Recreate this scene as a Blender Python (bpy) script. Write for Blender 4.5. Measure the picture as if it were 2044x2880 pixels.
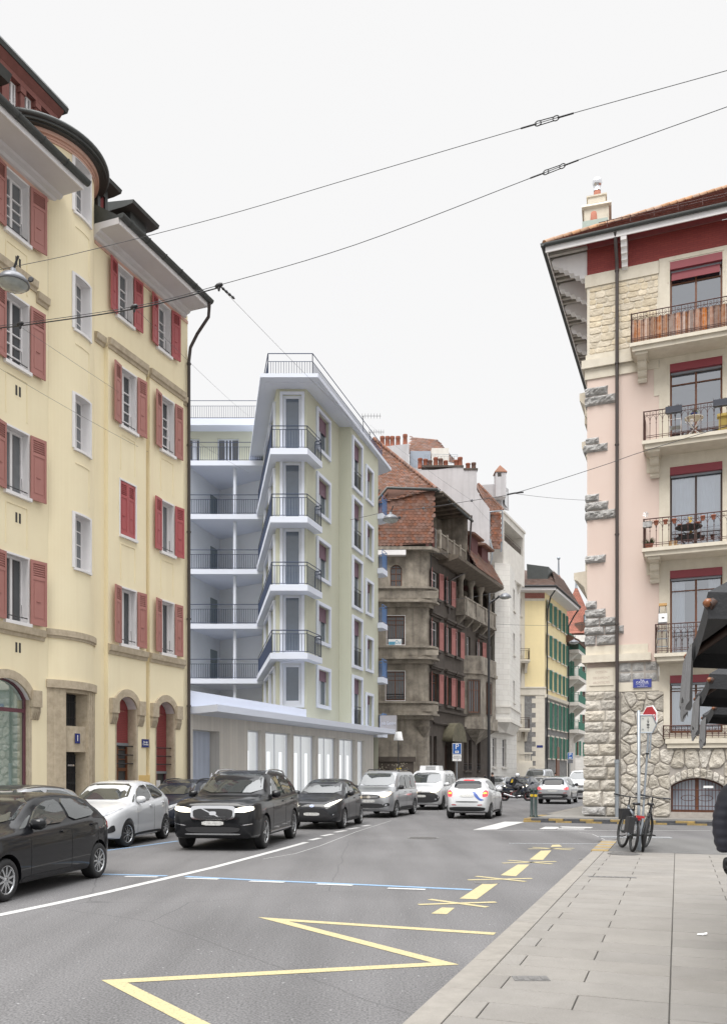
import bpy, bmesh, math, random
import numpy as np
from mathutils import Vector, Matrix
from mathutils.bvhtree import BVHTree
random.seed(7)
R = math.radians
for o in list(bpy.data.objects): bpy.data.objects.remove(o)
SC = bpy.context.scene
COL = SC.collection

# ------------------------------------------------------------ camera, sky, sun, exposure
F = 2400.; CX = 1022.; YH = 2175.; H = 1.68          # focal length and principal point measured on the photograph, eye height
cd = bpy.data.cameras.new('camera'); cam = bpy.data.objects.new('camera', cd); COL.objects.link(cam)
cam.location = (0, 0, H); cam.rotation_euler = (R(90), 0, 0)
cd.sensor_fit = 'VERTICAL'; cd.sensor_height = 36; cd.sensor_width = 36
cd.lens = F/2880*36; cd.shift_y = (YH-1440)/2880; cd.clip_end = 3000; cd.clip_start = .05
SC.camera = cam
SC.view_settings.view_transform = 'Standard'; SC.view_settings.look = 'None'; SC.view_settings.gamma = 1
SC.view_settings.exposure = 1.30
SUN_AZ = R(205); SUN_EL = R(57)                       # behind the camera, slightly to its left
wd = bpy.data.worlds.new('World'); SC.world = wd; wd.use_nodes = True
nt = wd.node_tree; bg = nt.nodes['Background']
sky = nt.nodes.new('ShaderNodeTexSky'); sky.sky_type = 'NISHITA'; sky.sun_disc = False
sky.sun_elevation = SUN_EL; sky.sun_rotation = SUN_AZ
geo = nt.nodes.new('ShaderNodeTexCoord'); sep = nt.nodes.new('ShaderNodeSeparateXYZ')
nt.links.new(geo.outputs['Generated'], sep.inputs[0])
rmp = nt.nodes.new('ShaderNodeValToRGB')              # overcast: the zenith is much brighter than the horizon band
e = rmp.color_ramp.elements
e[0].position = 0.0; e[0].color = (.386, .3835, .381, 1)
e[1].position = 1.0; e[1].color = (2.1, 2.12, 2.16, 1)
x = e.new(.70); x.color = (.390, .3875, .385, 1)
nt.links.new(sep.outputs['Z'], rmp.inputs[0])
ml = nt.nodes.new('ShaderNodeMix'); ml.data_type = 'RGBA'; ml.blend_type = 'MULTIPLY'; ml.inputs[0].default_value = 1
nt.links.new(rmp.outputs[0], ml.inputs[6]); ml.inputs[7].default_value = (10, 10, 10, 1)
mx = nt.nodes.new('ShaderNodeMix'); mx.data_type = 'RGBA'; mx.inputs[0].default_value = .97
nt.links.new(sky.outputs[0], mx.inputs[6]); nt.links.new(ml.outputs[2], mx.inputs[7])
nt.links.new(mx.outputs[2], bg.inputs[0]); bg.inputs[1].default_value = .1
sd = bpy.data.lights.new('sun', 'SUN'); sd.energy = 1.25; sd.angle = R(34); sd.color = (1, .97, .93)
so = bpy.data.objects.new('sun', sd); COL.objects.link(so)
so.rotation_euler = Vector((math.sin(SUN_AZ)*math.cos(SUN_EL), math.cos(SUN_AZ)*math.cos(SUN_EL), math.sin(SUN_EL))).to_track_quat('Z', 'Y').to_euler()

# ------------------------------------------------------------ measuring helpers (photograph pixel -> place)
def rx(px): return (px-CX)/F
def G(px, py, z=0.):
    d = F*(H-z)/(py-YH); return Vector((rx(px)*d, d, z))
def at(px, py, d): return Vector((rx(px)*d, d, H+(YH-py)/F*d))
class Fr:
    """a facade: origin on the ground, t runs to the right, n points out"""
    def __init__(s, o, t):
        l = math.hypot(*t); s.o = (o[0], o[1]); s.t = (t[0]/l, t[1]/l); s.n = (s.t[1], -s.t[0])
        s.ang = math.atan2(s.t[1], s.t[0])
    def u(s, px, n=0):
        r = rx(px); ox = s.o[0]+n*s.n[0]; oy = s.o[1]+n*s.n[1]
        return (r*oy-ox)/(s.t[0]-r*s.t[1])
    def d(s, px, n=0): return s.o[1]+n*s.n[1]+s.u(px, n)*s.t[1]
    def z(s, px, y, n=0): return H+(YH-y)/F*s.d(px, n)
    def W(s, u, n, z): return Vector((s.o[0]+u*s.t[0]+n*s.n[0], s.o[1]+u*s.t[1]+n*s.n[1], z))

# ------------------------------------------------------------ mesh builder
class MB:
    def __init__(s): s.v = []; s.f = []; s.m = []; s.s = []
    def poly(s, pts, m=0, sm=False):
        b = len(s.v); s.v += [Vector(p) for p in pts]; s.f.append(list(range(b, b+len(pts)))); s.m.append(m); s.s.append(sm)
    def mesh(s, vs, fs, m=0, sm=False):
        b = len(s.v); s.v += [Vector(p) for p in vs]
        for f in fs: s.f.append([b+i for i in f]); s.m.append(m); s.s.append(sm)
    def hexa(s, p, m=0):
        s.mesh(p, [(3,2,1,0),(4,5,6,7),(0,1,5,4),(1,2,6,5),(2,3,7,6),(3,0,4,7)], m)
    def box(s, fr, u0, u1, n0, n1, z0, z1, m=0):
        if u0 > u1: u0, u1 = u1, u0
        if n0 > n1: n0, n1 = n1, n0
        if z0 > z1: z0, z1 = z1, z0
        W = fr.W
        s.hexa([W(u0,n1,z0),W(u1,n1,z0),W(u1,n0,z0),W(u0,n0,z0),W(u0,n1,z1),W(u1,n1,z1),W(u1,n0,z1),W(u0,n0,z1)], m)
    def ext(s, pts, vec, m=0, sm=False):
        """closed polygon (3-D points) pushed along vec"""
        vec = Vector(vec); n = len(pts); a = [Vector(p) for p in pts]
        nn = Vector((0,0,0))
        for i in range(n): nn += a[i].cross(a[(i+1)%n])
        if nn.dot(vec) > 0: a = a[::-1]
        b = [p+vec for p in a]
        s.poly(a, m); s.poly(b[::-1], m)
        s.mesh(a+b, [((i+1)%n, i, n+i, n+(i+1)%n) for i in range(n)], m, sm)
    def fext(s, fr, uz, n0, n1, m=0):
        s.ext([fr.W(u, n0, z) for u, z in uz], fr.W(0,n1,0)-fr.W(0,n0,0), m)
    def uext(s, fr, nz, u0, u1, m=0):
        """a profile in (n, z) run along the facade: cornices, gutters, sills"""
        s.ext([fr.W(u0, n, z) for n, z in nz], fr.W(u1,0,0)-fr.W(u0,0,0), m)
    def tube(s, path, r, seg=6, m=0, sm=True, caps=True):
        P = [Vector(p) for p in path]; k = len(P); rings = []
        rr = r if isinstance(r, (list, tuple)) else [r]*k
        up = None
        for i in range(k):
            d = (P[min(i+1,k-1)]-P[max(i-1,0)])
            if d.length < 1e-9: d = Vector((0,0,1))
            d.normalize()
            if up is None: up = Vector((0,0,1)) if abs(d.z) < .9 else Vector((1,0,0))
            a = d.cross(up); a.normalize(); up = a.cross(d); up.normalize()
            rings.append([P[i]+rr[i]*(math.cos(2*math.pi*j/seg)*a+math.sin(2*math.pi*j/seg)*up) for j in range(seg)])
        vs = [q for r_ in rings for q in r_]
        fs = [(i*seg+j, i*seg+(j+1)%seg, (i+1)*seg+(j+1)%seg, (i+1)*seg+j) for i in range(k-1) for j in range(seg)]
        s.mesh(vs, fs, m, sm)
        if caps: s.poly(rings[0][::-1], m); s.poly(rings[-1], m)
    def bar(s, a, b, r, m=0): s.tube([a, b], r, 4, m, False)
    def lathe(s, c, prof, seg=16, m=0, ax=Vector((0,0,1)), sm=True):
        """profile of (radius, height) turned about ax at c"""
        ax = Vector(ax).normalized(); c = Vector(c)
        a = ax.orthogonal().normalized(); b = ax.cross(a); k = len(prof)
        vs = [c+ax*h+r*(math.cos(2*math.pi*j/seg)*a+math.sin(2*math.pi*j/seg)*b) for r, h in prof for j in range(seg)]
        fs = [(i*seg+j, i*seg+(j+1)%seg, (i+1)*seg+(j+1)%seg, (i+1)*seg+j) for i in range(k-1) for j in range(seg)]
        s.mesh(vs, fs, m, sm)
        if prof[0][0] > 1e-4: s.poly(vs[:seg][::-1], m)
        if prof[-1][0] > 1e-4: s.poly(vs[-seg:], m)
    def data(s, name, mats, off=None, uvrot=0.):
        me = bpy.data.meshes.new(name); off = off or Vector((0,0,0))
        me.from_pydata([v-off for v in s.v], [], s.f)
        for m in (mats if isinstance(mats, (list, tuple)) else [mats]): me.materials.append(m)
        me.polygons.foreach_set('material_index', s.m); me.polygons.foreach_set('use_smooth', s.s)
        uv = me.uv_layers.new(name='UVMap')
        for p in me.polygons:                          # metres along the face: u runs level, v up the slope
            n = p.normal
            if abs(n.z) > .92: t = Vector((math.cos(uvrot), math.sin(uvrot), 0)); b = Vector((-t.y, t.x, 0))
            else: t = Vector((-n.y, n.x, 0)).normalized(); b = n.cross(t)
            for li in p.loop_indices:
                q = s.v[me.loops[li].vertex_index]
                uv.data[li].uv = (q.dot(t), q.dot(b))
        return me
    def build(s, name, mats, parent=None, uvrot=0., loc=None):
        off = parent_origin(parent) if parent else (loc or Vector((0,0,0)))
        if parent:
            inv = parent_matrix(parent).inverted(); keep = s.v; s.v = [inv @ v for v in keep]; off = Vector((0,0,0))
        ob = bpy.data.objects.new(name, s.data(name, mats, off, uvrot)); COL.objects.link(ob)
        if parent: ob.parent = parent; s.v = keep
        else: ob.location = off
        return ob
def parent_matrix(p):
    m = Matrix.Identity(4)
    while p: m = Matrix.Translation(p.location) @ Matrix.Rotation(p.rotation_euler.z, 4, 'Z') @ m; p = p.parent
    return m
def parent_origin(p):
    l = Vector(p.location)
    while p.parent: p = p.parent; l = l+Vector(p.location)
    return l
def tag(o, label=None, cat=None, group=None, kind=None):
    if label: o['label'] = label
    if cat: o['category'] = cat
    if group: o['group'] = group
    if kind: o['kind'] = kind
    return o
def thing(name, loc, label, cat, group=None, rz=0.):
    o = bpy.data.objects.new(name, None); COL.objects.link(o); o.location = loc; o.rotation_euler = (0,0,rz)
    o.empty_display_size = .2
    return tag(o, label, cat, group)
def put(name, me, parent, loc=(0,0,0), rz=0.):
    o = bpy.data.objects.new(name, me); COL.objects.link(o); o.parent = parent; o.location = loc; o.rotation_euler = (0,0,rz); return o
def copy_tree(o, parent=None):
    c = o.copy(); COL.objects.link(c); c.parent = parent
    for ch in list(o.children): copy_tree(ch, c)
    return c
class Loc:
    """local frame for repeated parts: u -> x, out -> -y"""
    o = (0,0); t = (1,0); n = (0,-1); ang = 0
    def W(s, u, n, z): return Vector((u, -n, z))
LO = Loc()

# ------------------------------------------------------------ materials
def mat(name, col, rough=.8, var=.10, scale=2., streak=0., bump=0., bscale=30., metal=0., spec=.5, dark=None, coat=0., emit=None, estr=0., island=0.):
    m = bpy.data.materials.new(name); m.use_nodes = True; t = m.node_tree; N = t.nodes; K = t.links
    b = N['Principled BSDF']; b.inputs['Roughness'].default_value = rough; b.inputs['Metallic'].default_value = metal
    b.inputs['Specular IOR Level'].default_value = spec; b.inputs['Coat Weight'].default_value = coat; b.inputs['Coat Roughness'].default_value = .03
    c4 = (*col, 1); b.inputs['Base Color'].default_value = c4; m.diffuse_color = c4
    tc = N.new('ShaderNodeTexCoord'); cur = None
    def mixin(fac, ca, cb, kind='MIX'):
        x = N.new('ShaderNodeMix'); x.data_type = 'RGBA'; x.blend_type = kind
        if isinstance(fac, float): x.inputs[0].default_value = fac
        else: K.new(fac, x.inputs[0])
        for s, i in ((ca, 6), (cb, 7)):
            if isinstance(s, tuple): x.inputs[i].default_value = s
            else: K.new(s, x.inputs[i])
        return x.outputs[2]
    dk = dark or tuple(c*.45 for c in col)
    src = c4
    if var:
        n = N.new('ShaderNodeTexNoise'); n.inputs['Scale'].default_value = scale; n.inputs['Detail'].default_value = 8; n.inputs['Roughness'].default_value = .65
        K.new(tc.outputs['Object'], n.inputs[0])
        rp = N.new('ShaderNodeMapRange'); rp.inputs[1].default_value = .35; rp.inputs[2].default_value = .75; rp.inputs[4].default_value = min(1., var*2.2)
        K.new(n.outputs[0], rp.inputs[0]); src = mixin(rp.outputs[0], src, (*dk, 1))
    if streak:
        mp = N.new('ShaderNodeMapping'); mp.inputs['Scale'].default_value = (2.2, 2.2, .16); K.new(tc.outputs['Object'], mp.inputs[0])
        n = N.new('ShaderNodeTexNoise'); n.inputs['Scale'].default_value = 1.6; n.inputs['Detail'].default_value = 6; K.new(mp.outputs[0], n.inputs[0])
        rp = N.new('ShaderNodeMapRange'); rp.inputs[1].default_value = .48; rp.inputs[2].default_value = .78; rp.inputs[4].default_value = streak
        K.new(n.outputs[0], rp.inputs[0]); src = mixin(rp.outputs[0], src, (*dk, 1))
    if island:
        g = N.new('ShaderNodeNewGeometry'); hs = N.new('ShaderNodeHueSaturation')
        rp = N.new('ShaderNodeMapRange'); rp.inputs[3].default_value = 1-island; rp.inputs[4].default_value = 1+island; K.new(g.outputs['Random Per Island'], rp.inputs[0])
        K.new(rp.outputs[0], hs.inputs['Value'])
        wn = N.new('ShaderNodeTexWhiteNoise'); wn.noise_dimensions = '1D'; K.new(g.outputs['Random Per Island'], wn.inputs['W'])
        r2 = N.new('ShaderNodeMapRange'); r2.inputs[3].default_value = 1-island; r2.inputs[4].default_value = 1+island*1.2; K.new(wn.outputs[0], r2.inputs[0]); K.new(r2.outputs[0], hs.inputs['Saturation'])
        if isinstance(src, tuple): hs.inputs['Color'].default_value = src
        else: K.new(src, hs.inputs['Color'])
        src = hs.outputs[0]
    if not isinstance(src, tuple): K.new(src, b.inputs['Base Color'])
    if bump:
        n = N.new('ShaderNodeTexNoise'); n.inputs['Scale'].default_value = bscale; n.inputs['Detail'].default_value = 6
        K.new(tc.outputs['Object'], n.inputs[0])
        bp = N.new('ShaderNodeBump'); bp.inputs['Strength'].default_value = bump; bp.inputs['Distance'].default_value = .06 if bump >= .9 else .02; K.new(n.outputs[0], bp.inputs['Height'])
        if bump >= .9: n.inputs['Detail'].default_value = 12; n.inputs['Roughness'].default_value = .7
        K.new(bp.outputs[0], b.inputs['Normal'])
    if emit: b.inputs['Emission Color'].default_value = (*emit, 1); b.inputs['Emission Strength'].default_value = estr
    m['src'] = 0
    return m
def brickmat(name, c1, c2, mortar, bw, bh, ms=.01, off=.5, rough=.85, bump=.5, streak=0., dark=(.08,.07,.06), var=.25):
    """blocks, tiles or planks laid in metres over the UVs"""
    m = bpy.data.materials.new(name); m.use_nodes = True; t = m.node_tree; N = t.nodes; K = t.links
    b = N['Principled BSDF']; b.inputs['Roughness'].default_value = rough
    uv = N.new('ShaderNodeUVMap'); br = N.new('ShaderNodeTexBrick'); K.new(uv.outputs[0], br.inputs[0])
    br.offset = off; br.inputs['Scale'].default_value = 1; br.inputs['Brick Width'].default_value = bw; br.inputs['Row Height'].default_value = bh
    br.inputs['Mortar Size'].default_value = ms; br.inputs['Mortar Smooth'].default_value = .2
    br.inputs['Color1'].default_value = (*c1, 1); br.inputs['Color2'].default_value = (*c2, 1); br.inputs['Mortar'].default_value = (*mortar, 1)
    tc = N.new('ShaderNodeTexCoord'); n = N.new('ShaderNodeTexNoise'); n.inputs['Scale'].default_value = 1.3; n.inputs['Detail'].default_value = 9; n.inputs['Roughness'].default_value = .7
    K.new(tc.outputs['Object'], n.inputs[0])
    rp = N.new('ShaderNodeMapRange'); rp.inputs[1].default_value = .42; rp.inputs[2].default_value = .78; rp.inputs[4].default_value = var*2; K.new(n.outputs[0], rp.inputs[0])
    x = N.new('ShaderNodeMix'); x.data_type = 'RGBA'; K.new(rp.outputs[0], x.inputs[0]); K.new(br.outputs['Color'], x.inputs[6]); x.inputs[7].default_value = (*dark, 1)
    src = x.outputs[2]
    if streak:
        mp = N.new('ShaderNodeMapping'); mp.inputs['Scale'].default_value = (2, 2, .15); K.new(tc.outputs['Object'], mp.inputs[0])
        n2 = N.new('ShaderNodeTexNoise'); n2.inputs['Scale'].default_value = 1.5; n2.inputs['Detail'].default_value = 6; K.new(mp.outputs[0], n2.inputs[0])
        r2 = N.new('ShaderNodeMapRange'); r2.inputs[1].default_value = .45; r2.inputs[2].default_value = .75; r2.inputs[4].default_value = streak; K.new(n2.outputs[0], r2.inputs[0])
        y = N.new('ShaderNodeMix'); y.data_type = 'RGBA'; K.new(r2.outputs[0], y.inputs[0]); K.new(src, y.inputs[6]); y.inputs[7].default_value = (*dark, 1); src = y.outputs[2]
    K.new(src, b.inputs['Base Color'])
    n3 = N.new('ShaderNodeTexNoise'); n3.inputs['Scale'].default_value = 25; n3.inputs['Detail'].default_value = 5; K.new(tc.outputs['Object'], n3.inputs[0])
    ad = N.new('ShaderNodeMath'); ad.operation = 'SUBTRACT'; K.new(n3.outputs[0], ad.inputs[0]); K.new(br.outputs['Fac'], ad.inputs[1])
    bp = N.new('ShaderNodeBump'); bp.inputs['Strength'].default_value = bump; bp.inputs['Distance'].default_value = .02; K.new(ad.outputs[0], bp.inputs['Height']); K.new(bp.outputs[0], b.inputs['Normal'])
    return m
def glassmat(name, tint=(.75,.8,.85), refl=.3, base=None):
    """a pane one sees into: part mirror, part clear"""
    m = bpy.data.materials.new(name); m.use_nodes = True; t = m.node_tree; N = t.nodes; K = t.links
    for n in list(N): N.remove(n)
    out = N.new('ShaderNodeOutputMaterial'); tr = N.new('ShaderNodeBsdfTransparent'); tr.inputs[0].default_value = (*tint, 1)
    gl = N.new('ShaderNodeBsdfGlossy'); gl.inputs['Roughness'].default_value = .02; gl.inputs[0].default_value = (.92,.95,1,1)
    lw = N.new('ShaderNodeFresnel'); lw.inputs[0].default_value = 1.5
    mr = N.new('ShaderNodeMapRange'); mr.inputs[1].default_value = .0; mr.inputs[2].default_value = .6; mr.inputs[3].default_value = refl; mr.inputs[4].default_value = .9; K.new(lw.outputs[0], mr.inputs[0])
    mx = N.new('ShaderNodeMixShader'); K.new(mr.outputs[0], mx.inputs[0]); K.new(tr.outputs[0], mx.inputs[1]); K.new(gl.outputs[0], mx.inputs[2]); K.new(mx.outputs[0], out.inputs[0])
    return m

M = {}
M['yellow'] = mat('yellow_plaster', (.85,.755,.53), .9, .12, .6, .24, .15, 60, dark=(.69,.57,.37))
M['yellow_deep'] = mat('ochre_plaster', (.72,.50,.20), .9, .08, 1.5, 0, .15, 60)
M['molasse'] = mat('sandstone', (.53,.45,.335), .95, .25, 6, .3, .5, 45, dark=(.22,.17,.11))
M['white'] = mat('white_paint', (.78,.76,.76), .6, .06, 2, .08)
M['soffit'] = mat('grey_white_soffit', (.62,.60,.60), .7, .10, 1.2, .1, dark=(.4,.36,.33))
M['pinkband'] = mat('salmon_plaster', (.62,.40,.32), .9, .10, 2, .15)
M['shutter'] = mat('faded_red_shutter', (.40,.180,.155), .6, .18, 3, .3, dark=(.28,.11,.095))
M['shutter_new'] = mat('fresh_red_shutter', (.40,.095,.100), .5, .08, 3)
M['roller'] = mat('red_roller_blind', (.27,.055,.055), .6, .1, 3)
M['zinc'] = mat('dark_zinc', (.075,.08,.078), .5, .2, 3, .2, metal=.4)
M['copper'] = mat('green_copper', (.34,.40,.36), .6, .2, 2, .3, metal=.2, dark=(.2,.22,.2))
M['iron'] = mat('black_iron', (.018,.018,.02), .45, .1, 5)
M['pane'] = mat('dark_pane', (.045,.05,.055), .04, .25, .7, spec=.9, dark=(.1,.105,.11))
M['pane_mid'] = mat('grey_pane', (.16,.17,.18), .05, .3, .8, spec=.9, dark=(.06,.06,.06))
M['pane_blue'] = mat('blue_grey_pane', (.115,.145,.19), .05, .3, .8, spec=.9, dark=(.07,.08,.10))
M['pane_pale'] = mat('pale_pane', (.33,.37,.43), .05, .2, .8, spec=.9, dark=(.22,.25,.3))
M['glass'] = glassmat('window_glass')
M['shopglass'] = glassmat('shop_glass', (.55,.72,.66), .22)
M['curtain'] = mat('white_curtain', (.72,.73,.75), .9, .05, 3)
M['room'] = mat('room_dark', (.06,.055,.05), .9, .1, 1)
M['wood'] = mat('brown_wood', (.17,.065,.03), .5, .2, 4, .4, dark=(.08,.03,.015))
M['darkwood'] = mat('dark_wood', (.055,.03,.022), .5, .2, 4)
M['plum'] = mat('plum_wood', (.13,.045,.06), .5, .1, 4)
M['enamel'] = mat('blue_enamel', (.020,.030,.16), .25, .05, 3, spec=.6)
M['signwhite'] = mat('sign_white', (.8,.8,.8), .4, 0)
M['steel'] = mat('galvanised_steel', (.30,.33,.36), .45, .2, 8, .2, metal=.5, dark=(.25,.27,.3))
M['chrome'] = mat('chrome', (.75,.75,.77), .12, 0, metal=1)
M['pipe'] = mat('brown_pipe', (.055,.043,.040), .5, .15, 3)
M['rust'] = mat('rust_red_iron', (.085,.035,.03), .6, .15, 4)
M['black'] = mat('black_rubber', (.016,.016,.017), .7, .1, 5)
M['terracotta'] = mat('terracotta', (.36,.135,.085), .85, .15, 4)
M['leaf'] = mat('leaf', (.05,.075,.022), .7, .3, 6, dark=(.02,.035,.01))
M['lampgrey'] = mat('lamp_grey', (.16,.165,.18), .35, .1, 3, metal=.3)
M['lampglass'] = mat('lamp_glass', (.38,.40,.38), .08, .3, 4, spec=.8)

def text(s, size, fr_o, ang, parent, m, name='lettering', depth=.002, align='CENTER', rot=0., sx=1.):
    cu = bpy.data.curves.new('lettering', 'FONT'); cu.body = s; cu.size = size; cu.extrude = depth; cu.align_x = align; cu.align_y = 'CENTER'; cu.space_line = .85
    tmp = bpy.data.objects.new('lettering', cu); COL.objects.link(tmp)
    me = bpy.data.meshes.new_from_object(tmp.evaluated_get(bpy.context.evaluated_depsgraph_get())); bpy.data.objects.remove(tmp)
    me.name = 'lettering'; me.materials.clear(); me.materials.append(m)
    o = bpy.data.objects.new(name, me); COL.objects.link(o)
    mw = Matrix.Translation(fr_o) @ Matrix.Rotation(ang, 4, 'Z') @ Matrix.Rotation(R(90), 4, 'X') @ Matrix.Rotation(rot, 4, 'Z') @ Matrix.Diagonal((sx,1,1,1))
    me.transform(mw)
    if parent: me.transform(parent_matrix(parent).inverted()); o.parent = parent
    return o

# ------------------------------------------------------------ walls with real openings
def arc(u0, u1, zs, rise, n=10):
    """points of a segmental arch from (u0, zs) to (u1, zs)"""
    c = (u1-u0)/2; r = (c*c+rise*rise)/(2*rise); a = math.asin(min(1, c/r))
    if rise > c: a = math.pi-a
    return [((u0+u1)/2+r*math.sin(-a+2*a*i/n), zs+rise-r+r*math.cos(-a+2*a*i/n)) for i in range(n+1)]
def wall(mb, fr, u0, u1, z0, z1, holes=(), n=0., depth=.28, m=0, mr=None):
    mr = m if mr is None else mr
    us = sorted({u0, u1} | {min(max(h[k], u0), u1) for h in holes for k in (0, 1)})
    zs = sorted({z0, z1} | {min(max(h[k], z0), z1) for h in holes for k in (2, 3)})
    for a, b in zip(us, us[1:]):
        for c, d in zip(zs, zs[1:]):
            if b-a < 1e-5 or d-c < 1e-5: continue
            mu, mz = (a+b)/2, (c+d)/2
            if any(h[0] < mu < h[1] and h[2] < mz < h[3] for h in holes): continue
            mb.poly([fr.W(a,n,c), fr.W(b,n,c), fr.W(b,n,d), fr.W(a,n,d)], m)
    for h in holes:
        a, b, c, d = h[:4]; rise = h[4] if len(h) > 4 else 0; dp = h[5] if len(h) > 5 else depth
        W = fr.W; k = n-dp; sp = d-rise
        mb.poly([W(a,n,c), W(a,n,sp), W(a,k,sp), W(a,k,c)][::-1], mr); mb.poly([W(b,n,c), W(b,n,sp), W(b,k,sp), W(b,k,c)], mr)
        mb.poly([W(a,n,c), W(b,n,c), W(b,k,c), W(a,k,c)][::-1], mr)
        if rise:
            A = arc(a, b, sp, rise); h2 = len(A)//2
            for i in range(len(A)-1):
                p, q = A[i], A[i+1]
                mb.poly([W(p[0],n,p[1]), W(q[0],n,q[1]), W(q[0],k,q[1]), W(p[0],k,p[1])], mr, True)
                c_ = (a, d) if i < h2 else (b, d)
                mb.poly([W(p[0],n,p[1]), W(q[0],n,q[1]), W(c_[0],n,c_[1])][::-1], m)
            mb.poly([W(a,n,d), W(A[h2][0],n,d), W(b,n,d)], m)
        else: mb.poly([W(a,n,d), W(b,n,d), W(b,k,d), W(a,k,d)], mr)
_wc = {}
def shutter_mesh(w, h, m, kind='louver_top'):
    key = ('sh', w, h, m.name, kind)
    if key in _wc: return _wc[key]
    b = MB(); st = .07 if w > .3 else .05
    b.box(LO, 0, st, 0, .035, 0, h); b.box(LO, w-st, w, 0, .035, 0, h)
    for z0, z1 in ((0, .12), (h*.70, h*.70+.07), (h-.09, h)): b.box(LO, st, w-st, 0, .035, z0, z1)
    if kind == 'louver_top':
        b.box(LO, st, w-st, .008, .022, .12, h*.70); b.box(LO, st+.04, w-st-.04, .022, .030, .20, h*.70-.07)
        b.box(LO, w*.35, w*.6, .03, .05, h*.36, h*.36+.025); b.box(LO, st, w-st, 0, .004, h*.70+.07, h-.09)
        z = h*.70+.07; k = 6
    else:
        z = .12; k = int(h*14)
        b.box(LO, st, w-st, .0, .012, .12, h-.09)
    top = h-.09; dz = (top-z)/k
    for i in range(k):
        a = z+i*dz
        b.hexa([Vector((st,-.032,a)),Vector((w-st,-.032,a)),Vector((w-st,-.006,a+dz*.55)),Vector((st,-.006,a+dz*.55)),
                Vector((st,-.032,a+.012)),Vector((w-st,-.032,a+.012)),Vector((w-st,-.006,a+dz*.55+.012)),Vector((st,-.006,a+dz*.55+.012))])
    me = b.data('shutter', m); _wc[key] = me; return me
def window(fr, par, u, z, w, h, n=0., dep=.22, fm='white', pm='pane', nv=1, tr=(.72,), fw=.05, sill=None, sill_m='white', surround=None, sur_m='white', sho=None, sh_m='shutter', sh_kind='louver_top', sh_ang=(8, 10), curtain=False, rail=None, blind=None, name='window', mul=.022, closed=False, sur_out=.03):
    """one window: frame (the part) with pane, sill, surround, shutters as its sub-parts; u is the middle, z the bottom"""
    E = parent_origin(par); loc = fr.W(u, n, z)-E
    key = ('w', w, h, dep, fm, nv, tr, fw, mul)
    if key not in _wc:
        b = MB(); y0, y1 = -dep-.03, -dep+.03; a = w/2
        b.box(LO, -a, -a+fw, y0, y1, 0, h); b.box(LO, a-fw, a, y0, y1, 0, h); b.box(LO, -a+fw, a-fw, y0, y1, 0, fw*1.4); b.box(LO, -a+fw, a-fw, y0, y1, h-fw, h)
        if nv % 2 or nv == 2: b.box(LO, -.035, .035, y0, y1+.008, fw*1.4, h-fw)
        for k in range(1, nv+1):
            p = -a+fw+(w-2*fw)*k/(nv+1)
            if abs(p) > .04: b.box(LO, p-mul/2, p+mul/2, y0, y1-.004, fw*1.4, h-fw)
        for t in tr: b.box(LO, -a+fw, a-fw, y0, y1+.004, h*t-mul*.7, h*t+mul*.7)
        f = b.data('window', M[fm])
        p = MB(); q = -dep-.012; p.poly([LO.W(-a+.02,q,.02), LO.W(a-.02,q,.02), LO.W(a-.02,q,h-.02), LO.W(-a+.02,q,h-.02)])
        _wc[key] = (f, p)
    f, p = _wc[key]
    wo = put(name, f, par, loc, fr.ang)
    pk = ('p', w, h, dep, pm)
    if pk not in _wc: _wc[pk] = p.data('pane', M[pm])
    put('pane', _wc[pk], wo)
    if sill:
        k = ('s', w, sill, sill_m)
        if k not in _wc:
            b = MB(); b.box(LO, -w/2-sill[2], w/2+sill[2], -dep if False else 0.002, sill[0], -sill[1], -.002); b.box(LO, -w/2+.003, w/2-.003, -.1, .0, -.03, .012); _wc[k] = b.data('sill', M[sill_m])
        put('sill', _wc[k], wo)
    if surround:
        k = ('r', w, h, surround, sur_m, sur_out)
        if k not in _wc:
            b = MB(); s = surround; b.box(LO, -w/2-s, -w/2, .002, sur_out, 0, h); b.box(LO, w/2, w/2+s, .002, sur_out, 0, h); b.box(LO, -w/2-s, w/2+s, .002, sur_out+.003, h, h+s)
            if sill is None: b.box(LO, -w/2-s, w/2+s, .002, sur_out+.003, -s, 0)
            _wc[k] = b.data('surround', M[sur_m])
        put('surround', _wc[k], wo)
    if sho:
        me = shutter_mesh(sho, h+.02 if not closed else h-.02, M[sh_m], sh_kind)
        if closed:
            o = put('shutter', me, wo, LO.W(-w/2+.005, -.05, .01)); o.rotation_euler.z = R(-4)
            o = put('shutter', me, wo, LO.W(w/2-.005, -.05, .01)); o.rotation_euler.z = R(4); o.scale.x = -1
        else:
            s = surround or 0
            o = put('shutter', me, wo, LO.W(-w/2-.03-sho*math.cos(R(sh_ang[0])), .05+sho*math.sin(R(sh_ang[0])), -.01)); o.rotation_euler.z = R(sh_ang[0])
            o = put('shutter', me, wo, LO.W(w/2+.03, .05, -.01)); o.rotation_euler.z = R(-sh_ang[1])
    if curtain:
        k = ('c', w, h, dep, curtain)
        if k not in _wc:
            b = MB(); nn = 40; q = -dep-.12; a = w/2-.03; top = h-.05; lo = .05 if curtain == 1 else h*.3
            spans = [(-a, a)] if curtain != 2 else [(-a, -a*.45), (a*.5, a)]
            for s0, s1 in spans:
                pts = [s0+(s1-s0)*i/nn for i in range(nn+1)]
                for i in range(nn):
                    c0, c1 = q+.02*math.sin(pts[i]*45+math.sin(pts[i]*9)), q+.02*math.sin(pts[i+1]*45+math.sin(pts[i+1]*9))
                    b.poly([LO.W(pts[i],c0,lo), LO.W(pts[i+1],c1,lo), LO.W(pts[i+1],c1,top), LO.W(pts[i],c0,top)], 0, True)
            _wc[k] = b.data('curtain', M['curtain'])
        put('curtain', _wc[k], wo)
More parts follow.
